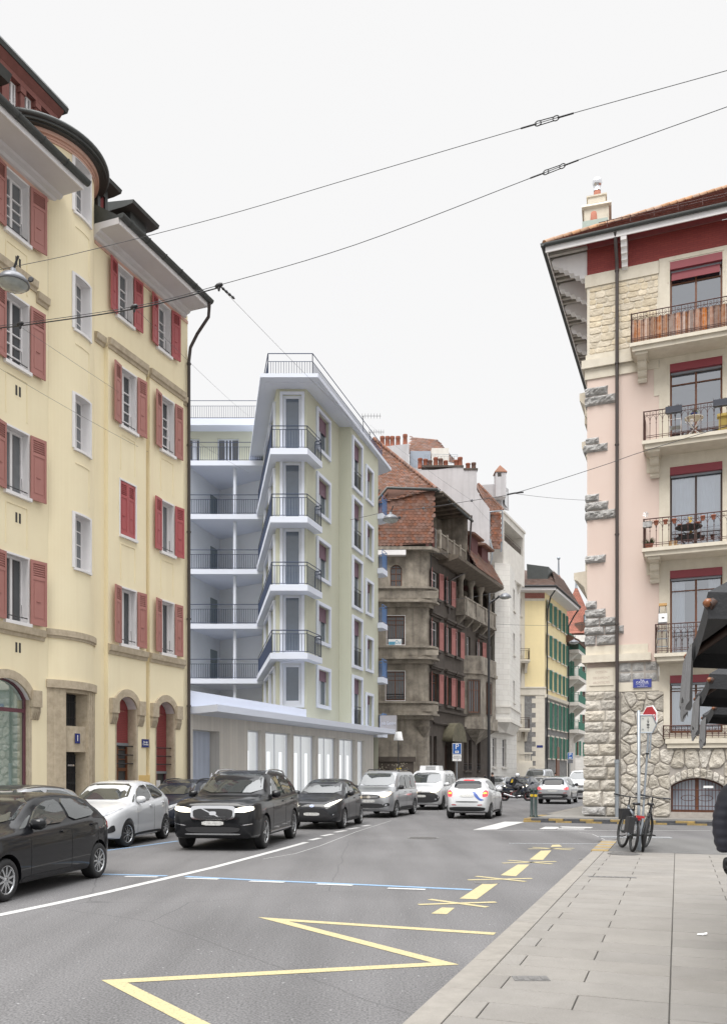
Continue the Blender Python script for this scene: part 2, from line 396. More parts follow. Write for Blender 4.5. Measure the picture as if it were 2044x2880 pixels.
    if blind:
        k = ('b', w, h, dep, blind)
        if k not in _wc:
            b = MB(); a = w/2-.02; z = h*blind[0]; i = 0
            while z < h-.01: b.box(LO, -a, a, -dep+.03, -dep+.05, z+.004, min(h-.004, z+.045)); z += .045
            b.box(LO, -a, a, -dep+.028, -dep+.055, h*blind[0]-.03, h*blind[0]+.002)
            _wc[k] = b.data('blind', M[blind[1]])
        put('blind', _wc[k], wo)
    if rail:
        k = ('g', w, rail)
        if k not in _wc:
            b = MB(); a = w/2
            if rail == 'guard':
                b.bar(LO.W(-a,-.02,.14), LO.W(a,-.02,.14), .014); b.bar(LO.W(a*.55,-.03,.10), LO.W(a*.5,-.03,.46), .009)
            else:
                hh = float(rail); b.bar(LO.W(-a,.0,hh), LO.W(a,.0,hh), .022); b.bar(LO.W(-a,.0,.08), LO.W(a,.0,.08), .015); b.bar(LO.W(-a,0,hh-.16), LO.W(a,0,hh-.16), .014)
                i = 0
                while -a+i*.1 <= a: b.bar(LO.W(-a+i*.1,0,.08), LO.W(-a+i*.1,0,hh-.16), .010); i += 1
            _wc[k] = b.data('window_rail', M['iron'])
        put('window_rail', _wc[k], wo)
    return wo
def railing(b, pts, h=1.0, step=.11, r=.010, top=.02, gap=.16, m=0):
    """upright-bar railing along a line of points"""
    for a, c in zip(pts, pts[1:]):
        a, c = Vector(a), Vector(c); L = (c-a).length; k = max(1, int(L/step)); Z = Vector((0,0,1))
        b.bar(a+Z*h, c+Z*h, top, m); b.bar(a+Z*(h-gap), c+Z*(h-gap), top*.7, m); b.bar(a+Z*.07, c+Z*.07, top*.7, m)
        for i in range(k+1):
            p = a+(c-a)*i/k; b.bar(p+Z*.07, p+Z*(h-gap), r, m)
        b.bar(a, a+Z*h, top*.8, m); b.bar(c, c+Z*h, top*.8, m)
# ------------------------------------------------------------ ground
def asphalt(name, c=(.128,.125,.126), amp=.16):
    m = bpy.data.materials.new(name); m.use_nodes = True; t = m.node_tree; N = t.nodes; K = t.links; b = N['Principled BSDF']
    tc = N.new('ShaderNodeTexCoord')
    n1 = N.new('ShaderNodeTexNoise'); n1.inputs['Scale'].default_value = .35; n1.inputs['Detail'].default_value = 6; K.new(tc.outputs['Object'], n1.inputs[0])
    n2 = N.new('ShaderNodeTexNoise'); n2.inputs['Scale'].default_value = 55; n2.inputs['Detail'].default_value = 3; K.new(tc.outputs['Object'], n2.inputs[0])
    vo = N.new('ShaderNodeTexVoronoi'); vo.inputs['Scale'].default_value = 70; K.new(tc.outputs['Object'], vo.inputs[0])
    r1 = N.new('ShaderNodeValToRGB'); r1.color_ramp.elements[0].position = .3; r1.color_ramp.elements[1].position = .7
    r1.color_ramp.elements[0].color = (*[v*.86 for v in c], 1); r1.color_ramp.elements[1].color = (*[v*1.12 for v in c], 1); K.new(n1.outputs[0], r1.inputs[0])
    r2 = N.new('ShaderNodeMapRange'); r2.inputs[1].default_value = .3; r2.inputs[2].default_value = .7; r2.inputs[3].default_value = .55; r2.inputs[4].default_value = 1.5; K.new(n2.outputs[0], r2.inputs[0])
    x = N.new('ShaderNodeMix'); x.data_type = 'RGBA'; x.blend_type = 'MULTIPLY'; x.inputs[0].default_value = 1; K.new(r1.outputs[0], x.inputs[6]); K.new(r2.outputs[0], x.inputs[7])
    n5 = N.new('ShaderNodeTexNoise'); n5.inputs['Scale'].default_value = .9; n5.inputs['Detail'].default_value = 4; mp5 = N.new('ShaderNodeMapping'); mp5.inputs['Rotation'].default_value = (0,0,.38); mp5.inputs['Scale'].default_value = (1.4,.14,1); K.new(tc.outputs['Object'], mp5.inputs[0]); K.new(mp5.outputs[0], n5.inputs[0])
    r5 = N.new('ShaderNodeMapRange'); r5.inputs[1].default_value = .4; r5.inputs[2].default_value = .7; r5.inputs[3].default_value = 1.06; r5.inputs[4].default_value = .80; K.new(n5.outputs[0], r5.inputs[0])
    x0 = x; x = N.new('ShaderNodeMix'); x.data_type = 'RGBA'; x.blend_type = 'MULTIPLY'; x.inputs[0].default_value = 1; K.new(x0.outputs[2], x.inputs[6]); K.new(r5.outputs[0], x.inputs[7])
    # pale aggregate chips
    ch = N.new('ShaderNodeMapRange'); ch.inputs[1].default_value = .93; ch.inputs[2].default_value = .97; K.new(vo.outputs['Color'], ch.inputs[0])
    y = N.new('ShaderNodeMix'); y.data_type = 'RGBA'; K.new(ch.outputs[0], y.inputs[0]); K.new(x.outputs[2], y.inputs[6]); y.inputs[7].default_value = (.30,.30,.30,1)
    # thin cracks
    cr = N.new('ShaderNodeTexVoronoi'); cr.feature = 'DISTANCE_TO_EDGE'; cr.inputs['Scale'].default_value = .16
    wn = N.new('ShaderNodeTexNoise'); wn.inputs['Scale'].default_value = 1.2; wn.inputs['Detail'].default_value = 5; K.new(tc.outputs['Object'], wn.inputs[0])
    av = N.new('ShaderNodeMix'); av.data_type = 'VECTOR'; av.inputs[0].default_value = .12; K.new(tc.outputs['Object'], av.inputs[4]); K.new(wn.outputs['Color'], av.inputs[5]); K.new(av.outputs[1], cr.inputs[0])
    cm = N.new('ShaderNodeMapRange'); cm.inputs[1].default_value = .0006; cm.inputs[2].default_value = .0016; cm.inputs[3].default_value = .45; cm.inputs[4].default_value = 0; K.new(cr.outputs['Distance'], cm.inputs[0])
    w = N.new('ShaderNodeMix'); w.data_type = 'RGBA'; K.new(cm.outputs[0], w.inputs[0]); K.new(y.outputs[2], w.inputs[6]); w.inputs[7].default_value = (.05,.05,.05,1)
    K.new(w.outputs[2], b.inputs['Base Color']); b.inputs['Roughness'].default_value = .82; b.inputs['Specular IOR Level'].default_value = .35
    bp = N.new('ShaderNodeBump'); bp.inputs['Strength'].default_value = .35; bp.inputs['Distance'].default_value = .01; K.new(n2.outputs[0], bp.inputs['Height']); K.new(bp.outputs[0], b.inputs['Normal'])
    return m
def paint(name, c):
    """worn road paint: the asphalt shows through in specks"""
    m = bpy.data.materials.new(name); m.use_nodes = True; t = m.node_tree; N = t.nodes; K = t.links; b = N['Principled BSDF']
    tc = N.new('ShaderNodeTexCoord'); n2 = N.new('ShaderNodeTexNoise'); n2.inputs['Scale'].default_value = 45; n2.inputs['Detail'].default_value = 6; n2.inputs['Roughness'].default_value = .7; K.new(tc.outputs['Object'], n2.inputs[0])
    r = N.new('ShaderNodeMapRange'); r.inputs[1].default_value = .50; r.inputs[2].default_value = .68; r.inputs[4].default_value = .72; K.new(n2.outputs[0], r.inputs[0])
    x = N.new('ShaderNodeMix'); x.data_type = 'RGBA'; K.new(r.outputs[0], x.inputs[0]); x.inputs[6].default_value = (*c, 1); x.inputs[7].default_value = (.10,.10,.10,1); K.new(x.outputs[2], b.inputs['Base Color']); b.inputs['Roughness'].default_value = .7
    return m
M['road'] = asphalt('asphalt'); M['sidewalk_asphalt'] = asphalt('pale_asphalt', (.118,.116,.113))
M['slab'] = mat('concrete_slab', (.222,.209,.191), .9, .30, 2.2, 0, .35, 60, dark=(.165,.154,.139), island=.06)
M['kerbstone'] = mat('pale_kerbstone', (.25,.233,.208), .9, .2, 6, 0, .3, 60, island=.06)
M['joint'] = mat('joint_sand', (.075,.07,.062), .95, .2, 8)
M['walk'] = mat('concrete_walk', (.235,.224,.205), .9, .12, 1.5, 0, .2, 60)
M['paint_white'] = paint('white_road_paint', (.50,.495,.485)); M['paint_yellow'] = paint('yellow_road_paint', (.45,.385,.21)); M['paint_blue'] = paint('blue_road_paint', (.21,.33,.48))
M['kerb_yellow'] = mat('yellow_kerb_paint', (.36,.25,.085), .85, .35, 9, dark=(.10,.09,.07)); M['kerb_black'] = mat('black_kerb_paint', (.05,.052,.06), .85, .3, 9, dark=(.12,.12,.12))
def sheet(name, pts, z, m, label=None):
    b = MB(); b.poly([(p[0], p[1], z) for p in pts]); o = b.build(name, m); tag(o, kind='structure'); return o
S_ = Vector((.3674, .9301, 0)); X_ = Vector((.9301, -.3674, 0))     # along the street, across it
sheet('ground', [(-900,-60),(900,-60),(900,1500),(-900,1500)], -.012, M['walk'])
sheet('road', [(-60,-40),(60,-40),(140,330),(-60,330)], 0, M['road'])
# pavement along the left building
a0 = Vector((-16.5*.9301, 16.5*.3674, 0))
def LP(u, n, z=0): return a0+S_*u+X_*n+Vector((0,0,z))
def slabstrip(name, pts, h, m):
    b = MB(); b.ext([Vector((p[0],p[1],-.01)) for p in pts], (0,0,h+.01)); return tag(b.build(name, m), kind='structure')
slabstrip('pavement', [LP(-10,-.2), LP(-10,2.3), LP(46,2.3), LP(46,-.2)], .12, M['walk'])
# near pavement: kerb stones and slabs laid in a running bond
K0 = G(1126, 2880, .106); K1 = G(1693, 2366, .106); K0.z = K1.z = 0; kd = (K1-K0).normalized(); kn = Vector((kd.y, -kd.x, 0)); KL = (K1-K0).length
HP = .10
def NP(s, c, z=HP): q = K0+kd*s+kn*c; return Vector((q.x, q.y, z))
b = MB(); b.ext([NP(-8,.02,-.01), NP(-8,14,-.01), NP(KL+3.4,14,-.01), NP(KL+1.2,.3,-.01), NP(KL,.02,-.01)], (0,0,HP+.004)); tag(b.build('pavement_bed', M['joint']), kind='structure')
b = MB(); s = -7.
def slab(b, s0, s1, c0, c1, z=HP, th=.05, g=.0045, bev=.004):
    s0 += g; s1 -= g; c0 += g; c1 -= g; dz = random.uniform(-.0015, .0015)
    lo = [NP(s0,c0,z-th), NP(s0,c1,z-th), NP(s1,c1,z-th), NP(s1,c0,z-th)]
    mi = [p+Vector((0,0,th-bev+dz)) for p in lo]
    hi = [NP(s0+bev,c0+bev,z+dz), NP(s0+bev,c1-bev,z+dz), NP(s1-bev,c1-bev,z+dz), NP(s1-bev,c0+bev,z+dz)]
    b.mesh(lo+mi+hi, [(0,1,5,4),(1,2,6,5),(2,3,7,6),(3,0,4,7),(4,5,9,8),(5,6,10,9),(6,7,11,10),(7,4,8,11),(8,9,10,11)])
while s < KL-2.6:
    slab(b, s, min(s+1.0, KL-2.6), 0, .235, HP+.006, .13); s += 1.0
tag(b.build('kerb', M['kerbstone']), kind='structure')
b = MB(); row = 0; s = -7.; PE = KL-2.6
while s < PE:
    cuts = [.235, .97 if row % 2 else .415, 1.58]+[1.58+.62*(row % 2)+1.24*k for k in range(0 if row % 2 else 1, 9)]
    for c, e2 in zip(cuts, cuts[1:]): slab(b, s, min(s+.405, PE), c, e2, HP+.006)
    s += .405; row += 1
tag(b.build('pavement_slabs', M['slab'], uvrot=0), kind='structure')
sheet('pavement_corner', [NP(PE,.32), NP(PE,14), NP(KL+3.35,14), NP(KL+1.25,.34), NP(KL,.32)], HP+.008, M['sidewalk_asphalt'])
b = MB()                                              # yellow-painted kerb setts where the kerb dips
for i in range(8): b.box(Fr(NP(KL-2.6+i*.36, 0).xy, kd.xy), 0.01, .34, -.02, .31, HP-.08, HP+.013, i % 2)
tag(b.build('kerb_setts', [M['kerb_yellow'], M['kerbstone']]), kind='structure')
# corner pavement round the pink building, with a two-course painted kerb
RF = Fr((rx(1650)*31., 31.), (.93, -.367)); RL = Fr((0, 0), (1, 0))
c0 = G(1470, 2312); c1 = RF.W(14, 2.1, 0)
cs = Vector((c0.x, c0.y, 0)); back = Vector((.40, .916, 0))
b = MB()
b.ext([Vector((p.x,p.y,-.01)) for p in (cs+Vector((.30,.30,0)), c1+Vector((0,.3,0)), c1+back*60+Vector((20,0,0)), cs+back*62)], (0,0,.13)); tag(b.build('pavement_far_corner', M['walk']), kind='structure')
b = MB(); kf = Fr(cs.xy, (c1-cs).xy); L = (c1-cs).length
b.poly([kf.W(-.1,-.28,.1225), kf.W(L,-.28,.1225), kf.W(L,-1.25,.1225), kf.W(.4,-1.25,.1225)]); tag(b.build('pavement_far_edge', M['sidewalk_asphalt']), kind='structure')
b = MB(); u = .0; i = 0
while u < L:                                          # lower course and upper course of painted stones
    w = random.uniform(.46, .62); j = random.uniform(-.015,.015)
    b.box(kf, u+.006, u+w-.006, -.3, .02+j, -.02, .055, (i//1) % 2); b.box(kf, u+.26, u+w+.24, -.3, -.06+j, .06, .125, (i+1) % 2); u += w; i += 1
bk = Fr(cs.xy, back.xy); u = .1; i = 0
while u < 40:
    b.box(bk, u+.006, u+.94, 0., .28, -.02, .122, 0 if i % 2 == 0 and i < 4 else 1 if i < 4 else 2); u += .95; i += 1
tag(b.build('kerb_painted', [M['kerb_yellow'], M['kerb_black'], M['kerbstone']]), kind='structure')
# road paint
def gp(name, pts, m, z=.004): return sheet(name, [G(*p) for p in pts], z, M[m])
def stripe(name, pts, w, m, z=.004):
    P = [G(*p) for p in pts]; b = MB()
    L_, R_ = [], []
    for i, p in enumerate(P):
        d = (P[min(i+1,len(P)-1)]-P[max(i-1,0)]).normalized(); q = Vector((d.y,-d.x,0))*w/2
        L_.append(p-q); R_.append(p+q)
    for i in range(len(P)-1): b.poly([(*v.xy, z) for v in (L_[i], R_[i], R_[i+1], L_[i+1])])
    return tag(b.build(name, M[m]), kind='structure')
stripe('lane_line', [(-150,2604),(0,2574),(150,2543),(300,2510),(450,2475),(600,2440),(720,2408),(790,2389),(862,2369)], .15, 'paint_white')
for a, c in (((872,2363.5),(900,2357)),((906,2351.5),(935,2346)),((942,2341),(972,2336)),((978,2332.5),(1008,2328)),((1018,2324),(1040,2320.5))): stripe('lane_dash', [a, c], .16, 'paint_white')
stripe('parking_line', [(200,2396),(284,2394),(390,2381),(500,2365.5)], .12, 'paint_blue')
stripe('crossing_line', [(282,2459),(470,2464)], .13, 'paint_blue', .0045); stripe('crossing_line', [(522,2465.5),(700,2475),(1000,2488),(1326,2503)], .13, 'paint_blue', .0045)
for a, c in (((195,2461),(240,2461.5)),((352,2466),(444,2467)),((524,2470.5),(615,2473.5)),((702,2479),(800,2482.5)),((890,2487),(992,2491)),((1090,2499),(1196,2502.5))): stripe('crossing_dash', [a, c], .12, 'paint_white', .006)
def mitre(name, pts, w, m, z=.004):
    P = [G(*p) for p in pts]; A = []; B = []
    for i, p in enumerate(P):
        d0 = (P[i]-P[i-1]).normalized() if i else (P[1]-P[0]).normalized(); d1 = (P[i+1]-P[i]).normalized() if i < len(P)-1 else d0
        n0 = Vector((d0.y,-d0.x,0)); n1 = Vector((d1.y,-d1.x,0)); k = n0+n1; k = k/max(.06, k.dot(n0)) if i not in (0, len(P)-1) else n0
        A.append(p-k*w/2); B.append(p+k*w/2)
    b = MB()
    for i in range(len(P)-1):
        q = [A[i], B[i], B[i+1], A[i+1]]; q = [Vector((v.x,v.y,z)) for v in q]
        if (q[1]-q[0]).cross(q[2]-q[0]).z < 0: q = q[::-1]
        b.poly(q)
    return tag(b.build(name, M[m]), kind='structure')
mitre('yellow_zigzag', [(1391,2627),(768,2586),(1252,2711),(322,2761),(770,2990)], .135, 'paint_yellow')
for p in ([(1572,2376),(1580,2381.5),(1548,2382.5),(1552,2376.5)],[(1550,2392),(1526,2419),(1488,2418),(1520,2393)],[(1488,2432),(1450,2465),(1407,2462),(1455,2432)],[(1402,2484),(1340,2530),(1292,2528),(1360,2484)],[(1278,2554),(1256,2572),(1212,2570),(1242,2553)]): gp('yellow_dash', p, 'paint_yellow')
for a, c in (((1485,2388),(1614,2386)),((1497,2383),(1606,2391)),((1412,2428),(1563,2423.5)),((1428,2420),(1552,2430.5)),((1315,2475.5),(1495,2471)),((1338,2465),(1477,2480)),((1176,2545),(1394,2538)),((1207,2530),(1370,2552))): stripe('yellow_cross', [a, c], .10, 'paint_yellow', .0044 if a[0] % 2 else .0056)
gp('stop_bar', [(1330,2334),(1395,2333),(1475,2312),(1418,2311)], 'paint_white')
gp('stop_lettering', [(1515,2332),(1560,2332),(1580,2326),(1532,2325.5)], 'paint_white'); gp('stop_lettering', [(1568,2327.5),(1660,2329.5),(1668,2326.5),(1575,2324.8)], 'paint_white'); gp('stop_lettering', [(1565,2332.5),(1640,2333),(1645,2331),(1568,2330.4)], 'paint_white')
stripe('edge_line', [(1330,2335),(1600,2336),(1998,2336.5)], .07, 'paint_white')
stripe('road_seam', [(740,2416),(830,2401),(900,2379),(1000,2340),(1100,2308)], .02, 'paint_white', .002)
stripe('road_seam', [(1625,2340),(1665,2346),(1700,2362)], .02, 'paint_white', .002)
# covers and gratings
M['castiron'] = mat('cast_iron', (.16,.155,.15), .6, .3, 30, 0, .4, 60)
def cover(px, py, r, z, m='castiron', grid=0, rect=None, lab='', name='manhole_cover'):
    b = MB(); p = G(px, py, z)
    if rect:
        f = Fr(p.xy, rect[2]); b.box(f, -rect[0]/2, rect[0]/2, -rect[1]/2, rect[1]/2, z-.01, z+.006)
        k = int(rect[0]/.09)
        for i in range(k): b.box(f, -rect[0]/2+.03+i*.09, -rect[0]/2+.08+i*.09, -rect[1]/2+.03, rect[1]/2-.03, z+.006, z+.010)
    else:
        b.lathe(p, [(r, -.01), (r, .007), (r-.03, .007), (r-.035, .003), (0.001, .003)], 28, 0, sm=False)
        for i in range(-5, 6):
            w = math.sqrt(max(0, (r*.85)**2-(i*r*.15)**2)); b.box(Fr(p.xy, (1, .2)), -w, w, i*r*.15-.012, i*r*.15+.012, z+.002, z+.008)
    return tag(b.build(name, M[m], loc=p), lab, 'manhole cover')
cover(1190, 2357, .42, .0, lab='round ribbed manhole cover set in the asphalt of the road')
cover(1368, 2482.5, .2, .0, lab='small round valve cover beside the yellow crosses')
cover(1492, 2783-30, .20, .106, lab='oblong pitted cover in the near pavement slabs', rect=(.27,.15,(1,0)))
cover(1720, 2467, .3, .106, lab='worn rectangular cover in the pavement between kerb and bicycles', rect=(.7,.12,(.98,-.2)))
cover(1752, 2401, .3, .112, lab='dark round cover in the pavement just in front of the bicycles')
M['grate'] = mat('grey_grating', (.30,.31,.32), .6, .2, 8, metal=.3)
cover(1785, 2355, .3, .112, 'grate', lab='pale steel grating in the pavement behind the bicycles', rect=(1.7,.42,(.97,-.15)), name='drain_grating')
cover(1556, 2373, .3, .0, 'grate', lab='long pale drain grating across the road by the yellow dashes', rect=(2.1,.14,(.99,-.08)), name='drain_grating')
cover(1642, 2417, .3, .0, lab='small dark gully cover in the road against the kerb', rect=(.34,.22,(.37,.93)), name='gully_cover')
b = MB(); p = G(1975, 2631, .11)                       # a crumpled paper on the pavement
for i in range(7):
    a = p+Vector((i*.012-.04, random.uniform(-.012,.012), random.uniform(0,.012))); b.poly([a, a+Vector((.022,.006,.008)), a+Vector((.018,.03,.012)), a+Vector((-.004,.026,.003))])
tag(b.build('litter', M['signwhite'], loc=p), 'crumpled white paper scrap lying on the pavement slabs', 'litter')
# ------------------------------------------------------------ yellow apartment building on the left
LF = Fr(a0.xy, S_.xy)
YB = thing('apartment_building', LF.W(25.2,0,0), 'yellow plastered apartment building with faded red shutters and a rounded stair bay', 'building')
BROW = [5.62, 8.93, 12.25, 15.6]; WH = [1.70, 1.66, 1.76, 1.56]
cols = [(17.30,.80,0), (21.74,.76,.14), (23.80,.72,.14)]
b = MB(); P1 = (20.80,22.66); P2 = (22.86,24.76); ZL = 14.35
hA = [(17.30-.40, 17.30+.40, BROW[i], BROW[i]+WH[i]) for i in range(4)]+[(16.12,17.76,.35,4.12,.5,.4)]
hA += [(14.2-.4,14.2+.4,BROW[i],BROW[i]+WH[i]) for i in range(4)]
wall(b, LF, 9, 18.44, 0, 17.5, hA, depth=.24, mr=1)
top = [(c-.38 if k==0 else c-.36, c+.38 if k==0 else c+.36, BROW[3], BROW[3]+WH[3]) for k, c in enumerate((21.74,23.80))]
wall(b, LF, 20.33, 25.23, ZL, 17.5, top, depth=.24, mr=1)
for s0, s1 in ((20.33,P1[0]),(P1[1],P2[0]),(P2[1],25.23)): wall(b, LF, s0, s1, 0, ZL)
for (p0, p1), c, w, a_ in ((P1,21.74,.76,(21.18,22.16)),(P2,23.80,.72,(23.20,24.22))):
    hs = [(c-w/2, c+w/2, BROW[i], BROW[i]+WH[i]) for i in range(3)]+[(a_[0],a_[1],.25,4.03,.36,.45)]
    wall(b, LF, p0, p1, 0, ZL, hs, n=.14, depth=.26, mr=1)
    for s, d in ((p0,1),(p1,-1)):
        q = [LF.W(s,0,0), LF.W(s,.14,0), LF.W(s,.14,ZL), LF.W(s,0,ZL)]; b.poly(q if d > 0 else q[::-1])
    # sunk panels between the storeys
    for i in range(1, 3):
        z0, z1 = BROW[i]-1.35, BROW[i]-.28
        for q in ((c-.36,c+.36,z1,z1+.025),(c-.36,c-.335,z0,z1),(c+.335,c+.36,z0,z1)): b.box(LF, q[0],q[1],.14,.158,q[2],q[3])
for i in range(1, 4):
    z0, z1 = BROW[i]-1.35, BROW[i]-.3; c = 17.3
    for q in ((c-.38,c+.38,z1,z1+.025),(c-.38,c-.355,z0,z1),(c+.355,c+.38,z0,z1)): b.box(LF, q[0],q[1],.0,.018,q[2],q[3])
b.poly([LF.W(25.23,0,0), LF.W(25.23,-12,0), LF.W(25.23,-12,17.4), LF.W(25.23,0,17.4)])
b.build('wall', [M['yellow'], M['white']], YB)
# rounded stair bay
BC = (19.39, -1.35); BR = 1.65; BA = R(35)
def bp_(a, r, z): return LF.W(BC[0]+r*math.sin(a), BC[1]+r*math.cos(a), z)
def cbox(b, r0, r1, a0_, a1_, z0, z1, m=0, k=10, sm=True):
    for i in range(k):
        p, q = a0_+(a1_-a0_)*i/k, a0_+(a1_-a0_)*(i+1)/k
        b.poly([bp_(p,r1,z0),bp_(q,r1,z0),bp_(q,r1,z1),bp_(p,r1,z1)], m, sm); b.poly([bp_(p,r0,z0),bp_(p,r0,z1),bp_(q,r0,z1),bp_(q,r0,z0)], m)
        b.poly([bp_(p,r1,z1),bp_(q,r1,z1),bp_(q,r0,z1),bp_(p,r0,z1)], m); b.poly([bp_(p,r1,z0),bp_(p,r0,z0),bp_(q,r0,z0),bp_(q,r1,z0)], m)
    for a in (a0_, a1_): b.poly([bp_(a,r0,z0),bp_(a,r1,z0),bp_(a,r1,z1),bp_(a,r0,z1)], m)
BW = [(z, z+1.5) for z in (7.42, 10.75, 14.08, 17.35)]; wa = R(.35/1.65*57.3); wc = R(4.5)
b = MB()
def cyl(b, a, c, z0, z1, k=8, m=0, r=BR):
    for i in range(k):
        p, q = a+(c-a)*i/k, a+(c-a)*(i+1)/k; b.poly([bp_(p,r,z0),bp_(q,r,z0),bp_(q,r,z1),bp_(p,r,z1)], m, True)
da = R(15.5); dc = R(-1.5)
cyl(b, -BA, wc-wa, 4.15, 19.1); cyl(b, wc+wa, BA, 4.15, 19.1); z = 4.15
for z0, z1 in BW+[(19.1, 19.1)]:
    cyl(b, wc-wa, wc+wa, z, z0, 6); z = z1
    if z1 > z0:
        for a, s in ((wc-wa, 1), (wc+wa, -1)):
            q = [bp_(a,BR,z0), bp_(a,BR-.26,z0), bp_(a,BR-.26,z1), bp_(a,BR,z1)]; b.poly(q if s > 0 else q[::-1], 1)
        b.poly([bp_(wc-wa,BR,z1), bp_(wc,BR,z1), bp_(wc+wa,BR,z1), bp_(wc+wa,BR-.26,z1), bp_(wc-wa,BR-.26,z1)], 1)
cyl(b, BA, R(100), 17.0, 19.1); cyl(b, -R(100), -BA, 17.0, 19.1)
for z0, z1 in BW[1:]:                                # moulded panels under the stair windows
    cbox(b, BR-.01, BR+.016, wc-wa*.9, wc+wa*.9, z0-.42, z0-.395); cbox(b, BR-.01, BR+.016, wc+wa*.9-.012, wc+wa*.9, z0-1.5, z0-.42)
b.build('stair_bay', [M['yellow'], M['white']], YB)
b = MB(); cbox(b, BR-.05, BR+.07, -BA-.03, BA+.03, 5.45, 5.62, k=14); cbox(b, BR-.05, BR+.035, -BA-.02, BA+.02, 5.38, 5.45, k=14)
cbox(b, BR-.05, BR+.08, -BA-.03, BA+.03, 4.02, 4.24, k=14)
for i in range(6):                                    # fluted stone jambs of the portal
    for s in (-1, 1):
        a = dc+s*(da+R(2.2)+i*R(3.1)); cbox(b, BR-.35, BR+.0+.012*(i % 2)+.01*i/3, a-R(1.55), a+R(1.55), 0, 4.02, k=1)
cbox(b, BR-.55, BR-.08, dc-da-.02, dc+da+.02, 2.28, 3.0, k=3); cbox(b, BR-.5, BR-.02, dc-da-.02, dc+da+.02, 3.92, 4.02, k=3)
cbox(b, BR-.55, BR-.02, dc+da, dc+da+R(1), 0, 4.02, k=1); cbox(b, BR-.55, BR-.02, dc-da-R(1), dc-da, 0, 4.02, k=1)
b.build('portal', M['molasse'], YB)
for z0, z1 in BW:
    w = MB(); r = BR-.25
    a, c = wc-wa, wc+wa
    cbox(w, r-.02, r+.02, a, a+.03, z0, z1, k=1); cbox(w, r-.02, r+.02, c-.03, c, z0, z1, k=1); cbox(w, r-.02, r+.02, a, c, z0, z0+.06, k=4); cbox(w, r-.02, r+.02, a, c, z1-.06, z1, k=4)
    cbox(w, r-.015, r+.015, wc-.010, wc+.010, z0, z1, k=1)
    for k in range(1, 4): cbox(w, r-.012, r+.012, a, c, z0+(z1-z0)*k/4-.012, z0+(z1-z0)*k/4+.012, k=4)
    wo = w.build('window', M['white'], YB)
    p = MB(); cyl(p, a, c, z0, z1, 4, 0, r); pp = p.build('pane', M['pane_mid'], wo)
    s = MB(); cbox(s, BR-.2, BR+.06, a-.03, c+.03, z0-.07, z0+.0, k=6); s.build('sill', M['white'], wo)
    s = MB(); cbox(s, BR, BR+.03, a-.06, c+.06, z1, z1+.06, k=6); cbox(s, BR, BR+.03, a-.06, a, z0, z1, k=1); cbox(s, BR, BR+.03, c, c+.06, z0, z1, k=1); s.build('surround', M['white'], wo)
b = MB(); cbox(b, BR-.1, BR+.07, R(-95), R(95), 18.93, 18.99, k=40); cbox(b, BR-.1, BR+.14, R(-95), R(95), 18.99, 19.09, k=40); cbox(b, BR-.1, BR+.04, R(-95), R(95), 18.87, 18.93, k=40)
b.build('cornice', M['pinkband'], YB)
b = MB(); cbox(b, 0.02, BR+.28, R(-100), R(100), 19.09, 19.12, k=40); cbox(b, BR+.2, BR+.36, R(-100), R(100), 19.12, 19.30, k=40)
b.tube([bp_(R(-100+5*i), BR+.36, 19.25) for i in range(41)], .075, 8)
for i in range(30): b.poly([bp_(R(-100+i*6.67),BR+.2,19.29), bp_(R(-100+(i+1)*6.67),BR+.2,19.29), bp_(0,.01,20.1)])
b.build('bay_roof', M['zinc'], YB)
# door and its transom grille
d = MB(); r = BR-.42
cbox(d, r-.02, r, dc-da, dc+da, .05, 2.28, k=4)
for i in range(9): a = dc-da+.03+i*(2*da-.06)/8; d.tube([bp_(a, r+.03, .1), bp_(a, r+.03, 2.22)], .013, 5)
for z in (.15, .5, 1.1, 1.7, 2.0, 2.2): d.tube([bp_(dc-da+2*da*i/6, r+.03, z) for i in range(7)], .016, 4)
for z in (.8, 1.4):
    for i in range(8): a = dc-da+.03+(i+.5)*(2*da-.06)/8; d.lathe(bp_(a, r+.03, z), [(.001,-.05),(.025,0),(.001,.05)], 6)
dr = d.build('door', M['iron'], YB)
h = MB(); h.tube([bp_(dc-.02, r+.06, 1.05), bp_(dc+.1, r+.06, 1.05)], .02, 6, 0); h.box(Fr(bp_(dc+.0, r+.06, 0).xy, LF.t), -.1, .18, 0, .03, 1.88, 1.93, 0); h.build('handle', M['chrome'], dr)
d = MB(); cbox(d, r-.02, r, dc-da, dc+da, 3.0, 3.92, k=4)
for i in range(10): a = dc-da+.02+i*(2*da-.04)/9; d.tube([bp_(a, r+.03, 3.02), bp_(a, r+.03, 3.9)], .012, 5)
for z in (3.05, 3.25, 3.7, 3.87): d.tube([bp_(dc-da+2*da*i/6, r+.03, z) for i in range(7)], .014, 4)
d.build('transom_grille', M['iron'], YB)
n_ = MB(); f2 = Fr(bp_(dc, BR-.075, 0).xy, LF.t); n_.box(f2, -.1, .1, 0, .012, 2.52, 2.80); npl = n_.build('number_plate', M['enamel'], YB)
text('1', .24, f2.W(0, .016, 2.66), LF.ang, npl, M['signwhite'])
